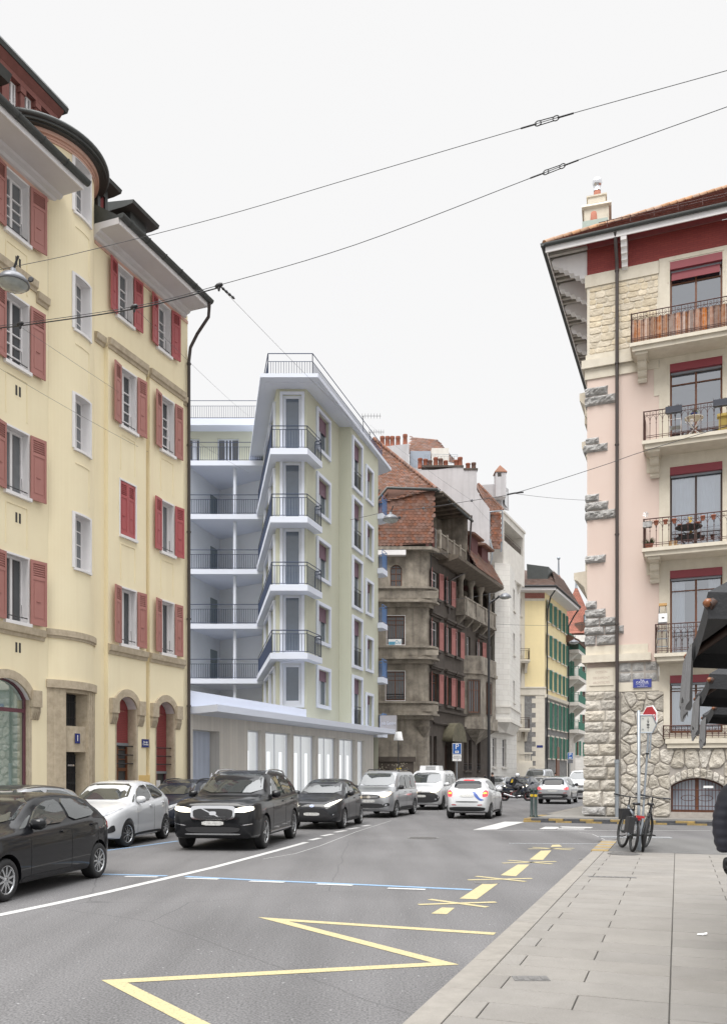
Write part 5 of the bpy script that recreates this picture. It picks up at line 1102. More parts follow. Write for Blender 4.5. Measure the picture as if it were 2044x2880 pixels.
b = MB(); pf = Fr(z6(300,0,dh-.5).xy,(1,0)); b.box(pf, 0, z6(640,0,dh-.5).x-z6(300,0,dh-.5).x, -2, 0, 20, z6(0,240,dh-.5).z-.4); b.box(pf, .1, 2.0, -1, .01, z6(0,300,dh).z, z6(0,185,dh).z, 1); b.box(pf, 2.1, 3.7, -1, .02, z6(0,300,dh).z, z6(0,165,dh).z, 2)
b.build('attic', [M['firewall'], M['pane_pale'], M['wplain']], HB)
r = MB(); railing(r, [z6(410,260,dh-1.2), z6(640,265,dh-1.2)], .9, .3, .015, .02); r.build('railing', M['steel'], HB)
# ------------------------------------------------------------ yellow house with green shutters
M['greensh'] = mat('green_shutter', (.045,.17,.12), .6, .15, 3, .2)
M['paleyellow'] = mat('pale_yellow_plaster', (.80,.67,.39), .9, .06, 1, .08, .1, 40)
M['creamwhite'] = mat('cream_stone', (.66,.61,.52), .9, .10, 1.5, .15, .1, 40)
M['greyrubble'] = mat('grey_rubble', (.27,.265,.26), .95, .4, 4, .2, .9, 9, dark=(.11,.105,.10))
M['redbrick'] = brickmat('red_brick', (.36,.10,.07), (.30,.08,.06), (.3,.2,.17), .25, .08, .012, .5, .9, .3)
dY = 80.; yF = Fr((rx(1446)*dY,dY),(1,0)); YW = rx(1531)*dY-rx(1446)*dY; yS = Fr((rx(1531)*dY,dY),(.47,1.)); YE = yS.u(1593)
GB = thing('apartment_house', Vector((16,84,0)), 'pale yellow house with rows of green shutters and grey rubble lower storeys', 'building')
zy = lambda y, d=dY: H+(YH-y)/F*d; uy = lambda x: rx(x)*dY-yF.o[0]
r_ = [(1732,1684),(1842,1783),(1934,1880),(2026,1980)]
b = MB(); hs = [(uy(1454),uy(1465),zy(a),zy(c)) for a, c in r_]
wall(b, yF, 0, YW, 0, zy(1660), hs, depth=.25); b.build('end_wall', M['creamwhite'], GB)
for h in hs: window(yF, GB, (h[0]+h[1])/2, h[2], h[1]-h[0], h[3]-h[2], 0, .2, fm='white', pm='pane_mid', nv=1, tr=(.7,), sill=(.1,.1,.1), sill_m='creamwhite', blind=(.72,'white'))
b = MB(); b.box(yF, uy(1475), YW-.02, .003, .02, zy(1932), zy(1690)); b.build('yellow_panel', M['paleyellow'], GB)
b = MB(); b.box(yF, uy(1475), YW-.02, .003, .03, zy(1683), zy(1668)); b.build('brick_frieze', M['redbrick'], GB)
b = MB(); b.box(yF, uy(1474), uy(1505), .003, .03, .3, zy(1958)); z = .6; k = 0
b.build('rubble_panel', M['greyrubble'], GB)
b = MB()
while z < zy(1958): b.box(yF, uy(1505)+(-.35 if k % 2 else 0), YW-.01, .003, .06, z, z+.44); z += .45; k += 1
b.box(yF, 0, YW+.1, .003, .12, zy(1955), zy(1935)); b.box(yF, 0, YW+.1, .07, .2, zy(1936), zy(1932)); b.build('quoins', M['creamwhite'], GB)
us = [yS.u(x) for x in (1540,1553,1566,1577.5,1587)]; b = MB(); rows = [(13.35,15.25),(10.0,12.1),(6.9,8.95)]; low = [(9.95-6.9+.75,5.7),(1.3,3.4)]
rows = [(zy(1743),zy(1686)),(zy(1841),zy(1780)),(zy(1936),zy(1879))]; low = [(zy(2046),zy(1972)),(zy(2132),zy(2070))]
hs = []
for u in us:
    for z0, z1 in rows+low:
        if z0 < 3 and abs(u-us[2]) < .1: continue
        hs.append((u-.45,u+.45,z0,z1))
wall(b, yS, 0, YE, zy(1960), zy(1660), [h for h in hs if h[2] > 7], depth=.2, m=0); b.build('wall', M['paleyellow'], GB)
b = MB(); wall(b, yS, 0, YE, 0, zy(1960), [h for h in hs if h[2] < 7], depth=.2); b.box(yS, us[2]-.6, us[2]+.6, .003, .1, .3, 4.3, 1); b.build('lower_wall', [M['greyrubble'], M['wood']], GB)
for h in hs: window(yS, GB, (h[0]+h[1])/2, h[2], .9, h[3]-h[2], 0, .15, fm='white', pm='pane_mid', nv=1, tr=(.7,), sill=(.14,.12,.1), sill_m='creamwhite', surround=.16, sur_m='creamwhite', sho=.44, sh_m='greensh', sh_kind='all', sh_ang=(14,14))
b = MB(); b.uext(yS, [(.003,zy(1960)-.1),(.2,zy(1960)-.05),(.25,zy(1960)+.25),(.003,zy(1960)+.3)], -.1, YE)
b.build('string_course', M['creamwhite'], GB)
zEv = H+(YH-1650)/F*79.; b = MB(); b.ext([Vector((rx(1446)*79,79,zEv-.3)), Vector((rx(1562)*79,79,zEv-.3)), yS.W(YE+.5,1.2,zEv-.3), yS.W(YE+.5,-3,zEv-.3), Vector((rx(1446)*84,84,zEv-.3))], (0,0,.28)); b.build('eave', M['white'], GB)
b = MB(); e0 = Vector((rx(1446)*78.9,78.9,zEv+.03)); e1 = Vector((rx(1562.5)*78.9,78.9,zEv+.03)); e2_ = yS.W(YE+.5,1.3,zEv+.03); b.tube([e0,e1,e2_], .11, 8); b.tube([e1+Vector((.2,.3,0)), e1+Vector((-.4,.4,-.9)), yS.W(.1,.25,zEv-1.9), yS.W(.1,.2,zEv-3), yS.W(.1,.2,.3)], .08, 6); b.tube([e2_, e2_+Vector((-.6,.2,-.9)), yS.W(YE-.1,.2,zEv-2), yS.W(YE-.1,.2,.3)], .08, 6); b.build('gutter', M['iron'], GB)
b = MB(); ap = Vector((rx(1480)*84,84,0)); tp = H+(YH-1606)/F*84
tiles(b, [e0, e1, Vector((rx(1540)*83,83,tp-.4)), Vector((rx(1446)*83,83,tp))], .3, .22, 0, False); tiles(b, [e1, e2_, Vector((e2_.x-2,e2_.y-1,tp)), Vector((rx(1540)*83,83,tp-.4))], .3, .22, 0, False); b.build('roof', M['tile_brown'] if False else mat('dark_tiles', (.16,.105,.085), .85, .3, 1.5, island=.2), GB)
b = MB(); b.hexa([z6(1130,1090,81), z6(1270,1110,81), z6(1360,1130,86), z6(1250,1090,88), z6(1125,965,81), z6(1280,985,81), z6(1370,1080,86), z6(1250,1000,88)]); b.build('dormer', M['zinc'], GB)
def stonebalcony(fr, par, u0, u1, z, out, m='creamwhite', rm='darkwood', br=True, hh=1.0, step=.14):
    s = MB(); s.box(fr, u0, u1, .003, out, z-.18, z); s.box(fr, u0+.05, u1-.05, .003, out-.06, z-.3, z-.18)
    if br:
        for u in ((u0+.15),(u1-.4)): s.uext(fr, [(.003,z-1.2),(.12,z-1.15),(.25,z-.8),(.5,z-.55),(out*.75,z-.3),(.003,z-.3)], u, u+.25)
    so_ = s.build('balcony', M[m], par); r = MB(); railing(r, [fr.W(u0+.05,.02,z), fr.W(u0+.05,out-.05,z), fr.W(u1-.05,out-.05,z), fr.W(u1-.05,.02,z)], hh, step, .012, .022); r.build('railing', M[rm], so_); return so_
stonebalcony(yF, GB, uy(1450), uy(1485), zy(1858), .9); stonebalcony(yF, GB, uy(1450), uy(1485), zy(2050), .9)
b = MB(); tb = MB()
b.box(yF, uy(1450), uy(1490), .9, 1.1, zy(2145), zy(2140)); b.box(yF, uy(1450), uy(1490), .85, 1.15, zy(2121), zy(2117)); b.box(yF, uy(1450), uy(1490), .5, 1.2, .1, zy(2145))
for k in range(9): b.lathe(yF.W(uy(1453)+k*.13*1.0,1.0,zy(2140)), [(.04,0),(.055,.12),(.03,.35),(.05,.62)], 8)
b.build('balustrade', M['creamwhite'], GB)
pl = MB(); pl.box(yF, uy(1508), uy(1525), .065, .075, zy(2103), zy(2096)); pl.build('street_plate', M['enamel'], GB)
# ------------------------------------------------------------ house with the green balconies, white house at the end, two pointed towers
dG = 90.; gF = Fr((rx(1592)*dG,dG),(.42,1.)); GE = gF.u(1617)
KB = thing('apartment_house', gF.W(2,0,0), 'narrow pale house whose storeys each carry a green iron balcony', 'building')
b = MB(); wall(b, gF, -1.5, GE, 0, 15.4, [(u,u+.9,z,z+2.3) for u in (.5,2.6) for z in (1.2,4.4,7.8,11.2,14-1.5)][:8], depth=.2); b.build('wall', M['wplain'], KB)
gz = lambda y: H+(YH-y)/F*dG
for y in (1838,1912,1985,2062):
    s = MB(); s.ext([gF.W(-.2,0,gz(y)), gF.W(-.2,1.3,gz(y)), gF.W(GE-.2,1.3,gz(y)), gF.W(GE-.2,0,gz(y))], (0,0,.35)); s.uext(gF, [(.003,gz(y)-.9),(.2,gz(y)-.8),(1.1,gz(y)-.05),(1.1,gz(y)),(.003,gz(y))], .3, .8); s.uext(gF, [(.003,gz(y)-.9),(.2,gz(y)-.8),(1.1,gz(y)-.05),(1.1,gz(y)),(.003,gz(y))], GE-1, GE-.5); so_ = s.build('balcony', M['wplain'], KB)
    r = MB(); z = gz(y)+.35; railing(r, [gF.W(-.15,.05,z), gF.W(-.15,1.25,z), gF.W(GE-.25,1.25,z)], 1.0, .1, .02, .03); r.build('railing', M['greensh'], so_)
    for u in (.8, 2.9): window(gF, KB, u, gz(y)+.35, .85, 2.0, 0, .15, fm='white', pm='pane_mid', nv=1, tr=(.7,), sho=.4, sh_m='greensh', sh_kind='all', sh_ang=(20,20))
b = MB(); b.uext(gF, [(-2,15.3),(1.4,15.3),(1.5,15.5),(-2,17.5)], -1.5, GE+.8); b.build('roof', M['tile_brown'], KB)
dV = 104.; vF = Fr((rx(1612)*dV,dV),(1,-.05)); VB = thing('apartment_house', vF.W(1,0,0), 'white ashlar house at the end of the street beside the rough stone corner', 'building')
vz = lambda y: H+(YH-y)/F*dV; vu = lambda x: rx(x)*dV-vF.o[0]
b = MB(); hs = [(vu(a),vu(c),vz(y+32),vz(y)) for a, c in ((1636,1645),(1655,1665)) for y in (1805,1875,1945,2010)]+[(vu(1621),vu(1626),vz(2125),vz(2085)),(vu(1644),vu(1656),vz(2126),vz(2088))]
wall(b, vF, 0, 4.5, 0, vz(1786), hs, depth=.25); b.build('wall', M['wstone'], VB)
for h in hs: window(vF, VB, (h[0]+h[1])/2, h[2], h[1]-h[0], h[3]-h[2], 0, .2, fm='wood', pm='pane', nv=1, tr=(.7,), sho=.25, sh_m='greensh', sh_kind='all', sill=(.1,.1,.1), sill_m='wplain', sh_ang=(5,5))
b = MB(); bz = (vz(2070),vz(2057)); b.lathe(vF.W(vu(1612)+1.2,-.6,vz(2072)), [(.6,0),(1.3,.5),(1.5,1.0),(1.5,1.3)], 14); b.build('turret_base', M['wplain'], VB)
M['spiretile'] = brickmat('spire_tiles', (.38,.135,.09), (.30,.10,.07), (.14,.07,.05), .30, .22, .025, .5, .85, .5, .2, dark=(.14,.07,.05))
for nm, x, d, base, rb, tip, fin, lab in (('tower', 1570, 112, 1745, 3.0, 1614, 1566, 'slim tower with a tiled spire and a long pale ball finial'), ('tower', 1619.5, 108, 1786, 3.1, 1650, 1612, 'round tower with a wide flared tile spire and skylight beside the rough stone corner')):
    p = Vector((rx(x)*d,d,0)); zb, zt = H+(YH-base)/F*d, H+(YH-tip)/F*d; T = thing('tower', p, lab, 'tower')
    b = MB(); b.lathe(p, [(rb*.8,0),(rb*.8,zb)], 12); b.build('wall', M['wplain'], T)
    b = MB(); h = zt-zb; b.lathe(p+Vector((0,0,zb)), [(rb*1.15,-.3),(rb,.0),(rb*.66,h*.28),(rb*.40,h*.55),(.08,h)], 10, 0, sm=False); b.build('spire', M['spiretile'], T)
    b = MB(); zf = H+(YH-fin)/F*d; b.lathe(p+Vector((0,0,zt)), [(.22,-.5),(.14,0),(.08,(zf-zt)*.8),(.22,(zf-zt)*.88),(.2,(zf-zt)*.96),(.001,zf-zt)], 9); b.build('finial', M['steel'], T)
    if x > 1600:
        b = MB(); q = at(1648,1735,d-3.0); f = Fr(q.xy,(.8,-.6)); b.box(f, -.5, .5, -1.6, -.3, q.z-1.2, q.z+.4); b.box(f, -.35, .35, -.3, -.27, q.z-1.0, q.z+.2, 1); b.build('skylight', [M['zinc'], M['pane_pale']], T)
        b = MB(); q = at(1640,1755,d-2.9); f = Fr(q.xy,(.8,.6)); b.box(f, -.5, .5, -1.0, .0, q.z-1.3, q.z+.2); b.build('dormer', M['tile_brown'], T)
# ------------------------------------------------------------ pink corner building on the right
M['pink'] = mat('pink_render', (.63,.515,.455), .9, .07, .9, .12, .12, 50, dark=(.55,.37,.31))
M['lime'] = mat('cream_limestone', (.65,.60,.505), .92, .14, 3, .22, .35, 40, dark=(.38,.33,.25))
M['rubble'] = mat('limestone_rubble', (.57,.535,.475), .95, .28, 5, 0, .9, 22, dark=(.32,.285,.23), island=.17)
M['mortar'] = mat('grey_mortar', (.38,.35,.32), .95, .2, 6, 0, .3, 50)
M['greyrock'] = mat('grey_rock', (.48,.47,.455), .95, .35, 6, 0, .9, 18, dark=(.15,.15,.15), island=.12)
M['ochrestone'] = mat('ochre_ashlar', (.66,.58,.45), .95, .2, 5, 0, .8, 24, dark=(.42,.35,.24), island=.13)
M['redfrieze'] = brickmat('red_painted_brick', (.30,.055,.045), (.26,.045,.04), (.20,.04,.035), .24, .075, .008, .5, .7, .3, .1, dark=(.17,.03,.03), var=.1)
M['redsoffit'] = mat('dark_red_soffit', (.21,.035,.038), .7, .08, 2)
M['redmetal'] = mat('red_lintel_box', (.24,.032,.045), .45, .08, 3)
M['plank'] = mat('old_planks', (.26,.105,.05), .85, .35, 7, .5, .3, 40, dark=(.42,.32,.26), island=.4)
RB = thing('apartment_building', RF.W(0,0,.12), 'pink corner building with rough stone base, balconies and a tiled hip roof', 'building')
UE = 7.5
WU = (2.83, 4.53); fl = [(4.95-1.85,4.95),(5.83,8.62),(9.45,12.25),(13.18,15.87),(16.62,19.45)]
b = MB()
wall(b, RF, .0, 2.47, 5.5, 16.0, [], m=0); b.poly([RF.W(0,0,5.9), RF.W(0,0,16), RF.W(0,-12,16), RF.W(0,-12,5.9)]); b.build('wall', M['pink'], RB)
b = MB(); wall(b, RF, 2.47, UE, 4.5, 19.8, [(WU[0],WU[1],z0,z1) for z0, z1 in fl], depth=.30, n=.02)
for z0, z1 in fl:
    for s in (-1, 1):
        u = WU[0]-.33 if s < 0 else WU[1]+.33
    b.box(RF, WU[0]-.05, WU[1]+.05, .022, .04, z1+.20, z1+.22); b.box(RF, WU[0]-.07, WU[0]-.04, .022, .04, z1-.55, z1+.22); b.box(RF, WU[1]+.04, WU[1]+.07, .022, .04, z1-.55, z1+.22)
b.box(RF, 2.3, 2.47, .003, .018, 15.0, 16.0); b.box(RF, 2.05, 2.47, .003, .019, 12.3, 12.9); b.box(RF, 2.05, 2.47, .003, .019, 8.7, 9.2)
b.build('limestone_bay', M['lime'], RB)
b = MB()
def course(z0, z1, out, u0=-.02, u1=UE):
    b = MB(); b.ext([RF.W(u0-out,out,z0), RF.W(u1,out,z0), RF.W(u1,-.05,z0), RF.W(.05,-.05,z0), RF.W(.05,-12,z0), RF.W(u0-out,-12,z0)], (0,0,z1-z0)); b.build('string_course', M['lime'], RB)
course(15.96, 16.32, .05, u1=2.46); course(16.33, 16.62, .16, u1=1.9); course(16.62, 16.85, .03, u1=2.46); course(19.3, 19.74, .05, u1=2.46); course(5.68, 5.95, .16, u1=2.2); course(5.95, 6.28, .03, u1=2.1); course(4.62, 5.68, .0, u0=-.03, u1=1.08)
b = MB(); b.box(RF, 1.08, 2.47, .003, .03, 4.6, 4.92); b.build('string_course', M['lime'], RB)
b = MB(); wall(b, RF, 0, UE, 19.74, 20.7, [(2.47,UE,19.7,19.8)]); b.poly([RF.W(0,0,19.7), RF.W(0,0,20.7), RF.W(0,-12,20.7), RF.W(0,-12,19.7)]); b.build('frieze', M['redfrieze'], RB)
from mathutils import noise as mnoise
def rough(p, a, c): return a*mnoise.noise(p*4.2)+c*mnoise.noise(p*11)+c*.6*mnoise.noise(p*23)
# stones: convex cells built out from the wall with a rounded rough face
rs = random.Random(11)
def stone(b, fr, pts, n0=0., out=.075, gap=.013, m=0):
    c = (sum(p[0] for p in pts)/len(pts), sum(p[1] for p in pts)/len(pts))
    P = []
    for i in range(len(pts)):                       # round the corners
        a, q = pts[i], pts[(i+1)%len(pts)]
        for t in (.18, .5, .82): P.append((a[0]+(q[0]-a[0])*t, a[1]+(q[1]-a[1])*t))
    k = len(P); R_ = []
    siz = max(math.hypot(p[0]-c[0], p[1]-c[1]) for p in P)
    out = out*min(1.2, .55+siz)
    rk = ((1., 0., 0.), (.975, .6, .6), (.88, .88, 1), (.74, .96, 1), (.56, 1.0, 1), (.36, 1.0, 1), (.17, 1., 1)); nv = Vector((fr.n[0],fr.n[1],0))
    for sc, nn, jt in rk:
        ring = []
        for p in P:
            d = math.hypot(p[0]-c[0], p[1]-c[1]) or 1; s = sc*max(.2, (d-gap)/d)
            q = fr.W(c[0]+(p[0]-c[0])*s, n0+out*nn, c[1]+(p[1]-c[1])*s); ring.append(q+nv*jt*rough(q, out*.65, out*.38))
        R_.append(ring)
    qc = fr.W(c[0], n0+out, c[1]); vs = [v for r in R_ for v in r]+[qc+nv*rough(qc, out*.65, out*.38)]; nr = len(rk)-1
    fs = [(i*k+j, i*k+(j+1)%k, (i+1)*k+(j+1)%k, (i+1)*k+j) for i in range(nr) for j in range(k)]+[(nr*k+j, nr*k+(j+1)%k, (nr+1)*k) for j in range(k)]
    if (vs[1]-vs[0]).cross(vs[k]-vs[0]).dot(Vector((fr.n[0],fr.n[1],0))) < 0: fs = [f[::-1] for f in fs]
    b.mesh(vs, fs, m)
def clip(poly, a, c, d):
    """keep the side a*u + c*z <= d"""
    o = []
    for i in range(len(poly)):
        p, q = poly[i], poly[(i+1)%len(poly)]; fp, fq = a*p[0]+c*p[1]-d, a*q[0]+c*q[1]-d
        if fp <= 0: o.append(p)
        if fp*fq < 0: t = fp/(fp-fq); o.append((p[0]+(q[0]-p[0])*t, p[1]+(q[1]-p[1])*t))
    return o
def rubble(b, fr, u0, u1, z0, z1, cell, holes=(), n0=0., out=.075, asp=1.15):
    S = []; nz = max(1, round((z1-z0)/cell)); nu = max(1, round((u1-u0)/(cell*asp)))
    for i in range(nz):
        for j in range(nu): S.append((u0+(j+.5+(.5 if i % 2 else 0)-.25+rs.uniform(-.33,.33))*(u1-u0)/nu, z0+(i+.5+rs.uniform(-.30,.30))*(z1-z0)/nz))
    S = [s for s in S if not any(h[0]-.05 < s[0] < h[1]+.05 and h[2]-.05 < s[1] < h[3]+.05 for h in holes)]
    for s in S:
        P = [(u0,z0),(u1,z0),(u1,z1),(u0,z1)]
        for t in S:
            if t is s or abs(t[0]-s[0]) > 3*cell or abs(t[1]-s[1]) > 3*cell: continue
            a, c = t[0]-s[0], t[1]-s[1]; P = clip(P, a, c, a*(s[0]+t[0])/2+c*(s[1]+t[1])/2)
            if not P: break
        for h in holes:
            if not P: break
            if max(p[0] for p in P) > h[0] and min(p[0] for p in P) < h[1] and max(p[1] for p in P) > h[2] and min(p[1] for p in P) < h[3]:
                op = [(h[0]-s[0],(1,0,h[0])), (s[0]-h[1],(-1,0,-h[1])), (h[2]-s[1],(0,1,h[2])), (s[1]-h[3],(0,-1,-h[3]))]
                P = clip(P, *max(op)[1])
        if P and len(P) > 2:
            w = max(p[0] for p in P)-min(p[0] for p in P); h_ = max(p[1] for p in P)-min(p[1] for p in P)
            if w > .1 and h_ > .1: stone(b, fr, P, n0, out)
bw = (2.86, 4.56, .32, 1.52)
b = MB(); wall(b, RF, -.05, UE, .0, 4.65, [(WU[0],WU[1],fl[0][0],4.66),(bw[0],bw[1],bw[2],bw[3],.28,.35)], depth=.35, n=.0); b.poly([RF.W(-.05,0,0), RF.W(-.05,0,4.65), RF.W(-.05,-12,4.65), RF.W(-.05,-12,0)]); b.build('base_wall', M['mortar'], RB)
b = MB()
rubble(b, RF, 1.16, UE, .14, 4.58, .37, [(2.66,4.72,2.55,4.7),(bw[0]-.02,bw[1]+.02,0,1.85)], 0., .08)
A0_ = arc(bw[0],bw[1],bw[3]-.28,.28,9); A1_ = arc(bw[0]-.05,bw[1]+.05,bw[3]-.02,.36,9)
for i in range(9): stone(b, RF, [A0_[i], A0_[i+1], (A1_[i+1][0], A1_[i+1][1]+.02), (A1_[i][0], A1_[i][1]+.02)], 0, .08, .012)
b.build('rubble_facing', M['rubble'], RB)
# big rough corner blocks, wrapping the corner
def rock(b, fr, u0, u1, z0, z1, out, side=.0, m=0, amp=.035):
    """rough block: front face and (at the corner) the left face"""
    nu, nz = max(4, int((u1-u0)/.05)), max(4, int((z1-z0)/.05))
    def f(i, j, w):
        e = min(i, nu-i)*(u1-u0)/nu; g = min(j, nz-j)*(z1-z0)/nz; k = min(1, min(e, g)/.07)
        return k
    G_ = [[None]*(nz+1) for _ in range(nu+1)]
    for i in range(nu+1):
        for j in range(nz+1):
            if side and i == 0: k = f(2, j, 0)
            else: k = f(i, j, 0)
            G_[i][j] = fr.W(u0-(side*(.6+.4*min(1,min(j,nz-j))) if i == 0 else 0)+(u1-u0)*i/nu, out*(.15+.85*k)*(.55 if side and i == 0 else 1), z0+(z1-z0)*j/nz); q = G_[i][j]; G_[i][j] = q+Vector((fr.n[0],fr.n[1],0))*k*rough(q, amp*1.5, amp*.9)+Vector((fr.t[0],fr.t[1],0))*rough(q, .03, .012)*(1 if 0 < i < nu or side else .4)+Vector((0,0,.5*rough(q+Vector((5,0,0)), .03, .012)))
    vs = [v for c in G_ for v in c]; W_ = nz+1
    b.mesh(vs, [(i*W_+j, (i+1)*W_+j, (i+1)*W_+j+1, i*W_+j+1) for i in range(nu) for j in range(nz)], m)
    B = [fr.W(u0-side*.8, -.4, z0+(z1-z0)*j/nz) for j in range(nz+1)]; b.mesh([G_[0][j] for j in range(nz+1)]+B, [(nz+1+j, j, j+1, nz+2+j) for j in range(nz)], m)
    for j, s in ((0, 1), (nz, -1)):
        r = [G_[i][j] for i in range(nu+1)]; q = [fr.W(u0-(side*.8 if i == 0 else 0)+(u1-u0)*i/nu, -.05 if i else -.4, z0 if j == 0 else z1) for i in range(nu+1)]
        b.mesh(r+q, [((i, nu+1+i, nu+2+i, i+1) if s > 0 else (i, i+1, nu+2+i, nu+1+i)) for i in range(nu)], m)
    r = [G_[nu][j] for j in range(nz+1)]; q = [fr.W(u1,-.02,z0+(z1-z0)*j/nz) for j in range(nz+1)]; b.mesh(r+q, [(j, nz+1+j, nz+2+j, j+1) for j in range(nz)], m)
b = MB(); z = .13; row = 0
hs_ = [.36,.55,.42,.46,.40,.43,.42,.38,.40,.37,.31]
for h in hs_:
    sp = 1.06*([.62,.5,.42,.66,.55,.38,.7,.5,.6,.45,.55][row]); o = .16-.012*row; sd = .14-.011*row
    rock(b, RF, -.02, sp-.012, z+.012, z+h-.012, max(.05,o), max(.03,sd), 1 if row == 0 else 0); rock(b, RF, sp+.012, 1.13, z+.012, z+h-.012, max(.05,o*.8), 0, 0); z += h; row += 1
b.build('corner_blocks', [M['rubble'], M['greyrock']], RB)
b = MB()
def rz(y): return RF.z(1665, y)
for rows in (((1090,1115,.0,.72),(1115,1143,.0,1.0)), ((1231,1250,.02,.42),(1250,1273,-.06,.72)), ((1389,1412,.0,.42),(1412,1437,.0,.74),(1437,1464,.0,1.0)), ((1562,1585,.0,.65),), ((1690,1713,.02,.34),(1713,1738,.0,.64),(1738,1763,.0,.42),(1738,1763,.44,1.02),(1763,1787,-.02,.6),(1763,1787,.62,1.28),(1787,1817,.0,.3),(1787,1817,.33,1.02))):
    b = MB()
    for y0, y1, u0, u1 in rows: rock(b, RF, u0, u1, rz(y1)+.01, rz(y0)-.01, .12, .07 if u0 < .1 else 0, 0, .055)
    b.build('rock_quoins', M['greyrock'], RB)
b = MB()
for k in range(2):
    for j in range(3): rock(b, RF, 1.10+j*.45, 1.53+j*.45, 4.93+k*.36, 5.27+k*.36, .05, 0, 0, .02)
b.box(RF, 1.08, 2.46, .001, .02, 4.92, 5.64, 1); b.build('grey_masonry', [M['greyrock'], M['mortar']], RB)
b = MB()                                               # squared ochre masonry under the frieze
z = 16.86; row = 0
while z < 19.2:
    h = rs.choice([.16,.2,.26,.3]); h = min(h, 19.29-z); u = .08
    while u < 2.4:
        w = rs.uniform(.18,.52); w = min(w, 2.44-u)
        if w > .06: stone(b, RF, [(u,z),(u+w,z),(u+w,z+h),(u,z+h)], .004, .035, .010)
        u += w
    z += h
b.build('ochre_masonry', M['ochrestone'], RB)
b = MB(); b.box(RF, .0, 2.47, -.1, .004, 16.85, 19.3); b.poly([RF.W(0,.004,16.8), RF.W(0,.004,19.4), RF.W(0,-12,19.4), RF.W(0,-12,16.8)]); b.build('masonry_ground', M['lime'], RB)
# limestone projections of the side front, seen past the corner
b = MB(); SFr = Fr(RF.W(0,-10,0).xy, (-RF.n[0]*-1, -RF.n[1]*-1)); SFr = Fr(RF.W(0,-12,0).xy, (RF.n[0], RF.n[1]))
b.box(SFr, 7.0, 10.5, -.1, .17, 8.9, 15.4); b.box(SFr, 6.8, 10.7, -.1, .25, 14.9, 15.2)
b.uext(SFr, [(0,14.9),(.2,15.1),(.22,15.5),(.4,15.7),(.4,15.95),(0,16.0)], 6.5, 11.0); b.uext(SFr, [(0,13.2),(.18,13.6),(.28,13.8),(.28,14.0),(0,14.05)], 6.5, 11.3); b.uext(SFr, [(0,8.2),(.15,8.35),(.25,8.7),(.5,8.95),(.62,9.0),(.62,9.25),(0,9.3)], 6.0, 10.9); b.box(SFr, 6.5, 10.9, -.1, .2, 9.3, 9.7)
b.build('side_oriel', M['lime'], RB)
# windows
for i, (z0, z1) in enumerate(fl):
    w = WU[1]-WU[0]; o = window(RF, RB, sum(WU)/2, z0, w, z1-z0-.1, .02, .24, fm='darkwood' if i == 2 else 'wood', pm='glass', nv=2 if False else 1, tr=(.84,) if i != 2 else (), fw=.06, curtain=[1,2,1,0,0][i])
    b = MB(); b.box(RF, WU[0]+.003, WU[1]-.003, -.2, .03, z1-.105, z1+.16); b.box(RF, WU[0]+.03, WU[1]-.03, -.19, -.1, z1-.17, z1-.105, 1); b.build('blind_box', [M['redmetal'], M['steel']], o)
    p = MB(); p.box(RF, WU[0]-.5, WU[1]+.5, -2.4, -2.3, z0-.1, z1+.2); p.box(RF, WU[0]-.5, WU[1]+.5, -2.3, -.31, z1+.1, z1+.2); p.box(RF, WU[0]-.55, WU[0]-.45, -2.3, -.31, z0, z1+.1); p.box(RF, WU[1]+.45, WU[1]+.55, -2.3, -.31, z0, z1+.1); p.build('room_wall', mat('room_wall', (.30,.31,.34), .9, .2, .6) if 'room_wall' not in bpy.data.materials else bpy.data.materials['room_wall'], o)
    if i in (1,2,3):
        p = MB(); p.box(RF, WU[0]+.06, WU[1]-.06, -.27, -.24, z0+.07, z0+.75); p.build('door_panel', M['wood'] if i != 2 else M['darkwood'], o)
    if i == 4:
        p = MB(); 
        for k in range(6): p.box(RF, WU[0]+.05, WU[1]-.08, -.12+.01*k, -.09+.01*k, z1-.22-.05*k, z1-.175-.05*k)
        p.build('rolled_blind', M['redmetal'], o)
b = MB(); b.box(RF, 2.68, 4.75, .003, .22, 2.72, 2.88); b.box(RF, 2.74, 4.69, .003, .16, 2.56, 2.72); b.box(RF, WU[0], WU[1], -.3, .1, 2.88, 3.08); b.box(RF, 2.62, WU[0], .003, .085, 2.9, 4.6); b.box(RF, WU[1], 4.74, .003, .085, 2.9, 4.6); b.build('window_sill', M['lime'], RB)
def artrail(b, P, h=1.0, step=.205):
    """wrought iron: twin top rails, thin bars, arches under the upper rail and a ring between each pair"""
    for a, c in zip(P, P[1:]):
        a, c = Vector(a), Vector(c); L = (c-a).length; k = max(1, round(L/step)); d = (c-a)/k; Z = Vector((0,0,1))
        for zz, r in ((h,.020),(h-.14,.010),(.10,.012),(.16,.010)): b.bar(a+Z*zz, c+Z*zz, r)
        for i in range(k+1):
            p = a+d*i; b.bar(p+Z*.02, p+Z*(h-.02), .010)
            if h > .7: b.lathe(p+Z*(h-.42), [(.008,-.03),(.022,0),(.008,.03)], 6)
            if i < k:
                m_ = p+d*.5; e = d*.5
                b.tube([p+Z*(h-.36), p+e*.25+Z*(h-.24), m_+Z*(h-.15)], .007, 4); b.tube([p+d+Z*(h-.36), p+d-e*.25+Z*(h-.24), m_+Z*(h-.15)], .007, 4)
                b.tube([m_+Z*(h-.10)+e*(.28*math.cos(j*math.pi/3)/1)+Z*.045*math.sin(j*math.pi/3) for j in range(7)], .006, 4)
        b.bar(a, a+Z*(h+.02), .02); b.bar(c, c+Z*(h+.02), .02)
BAL = []
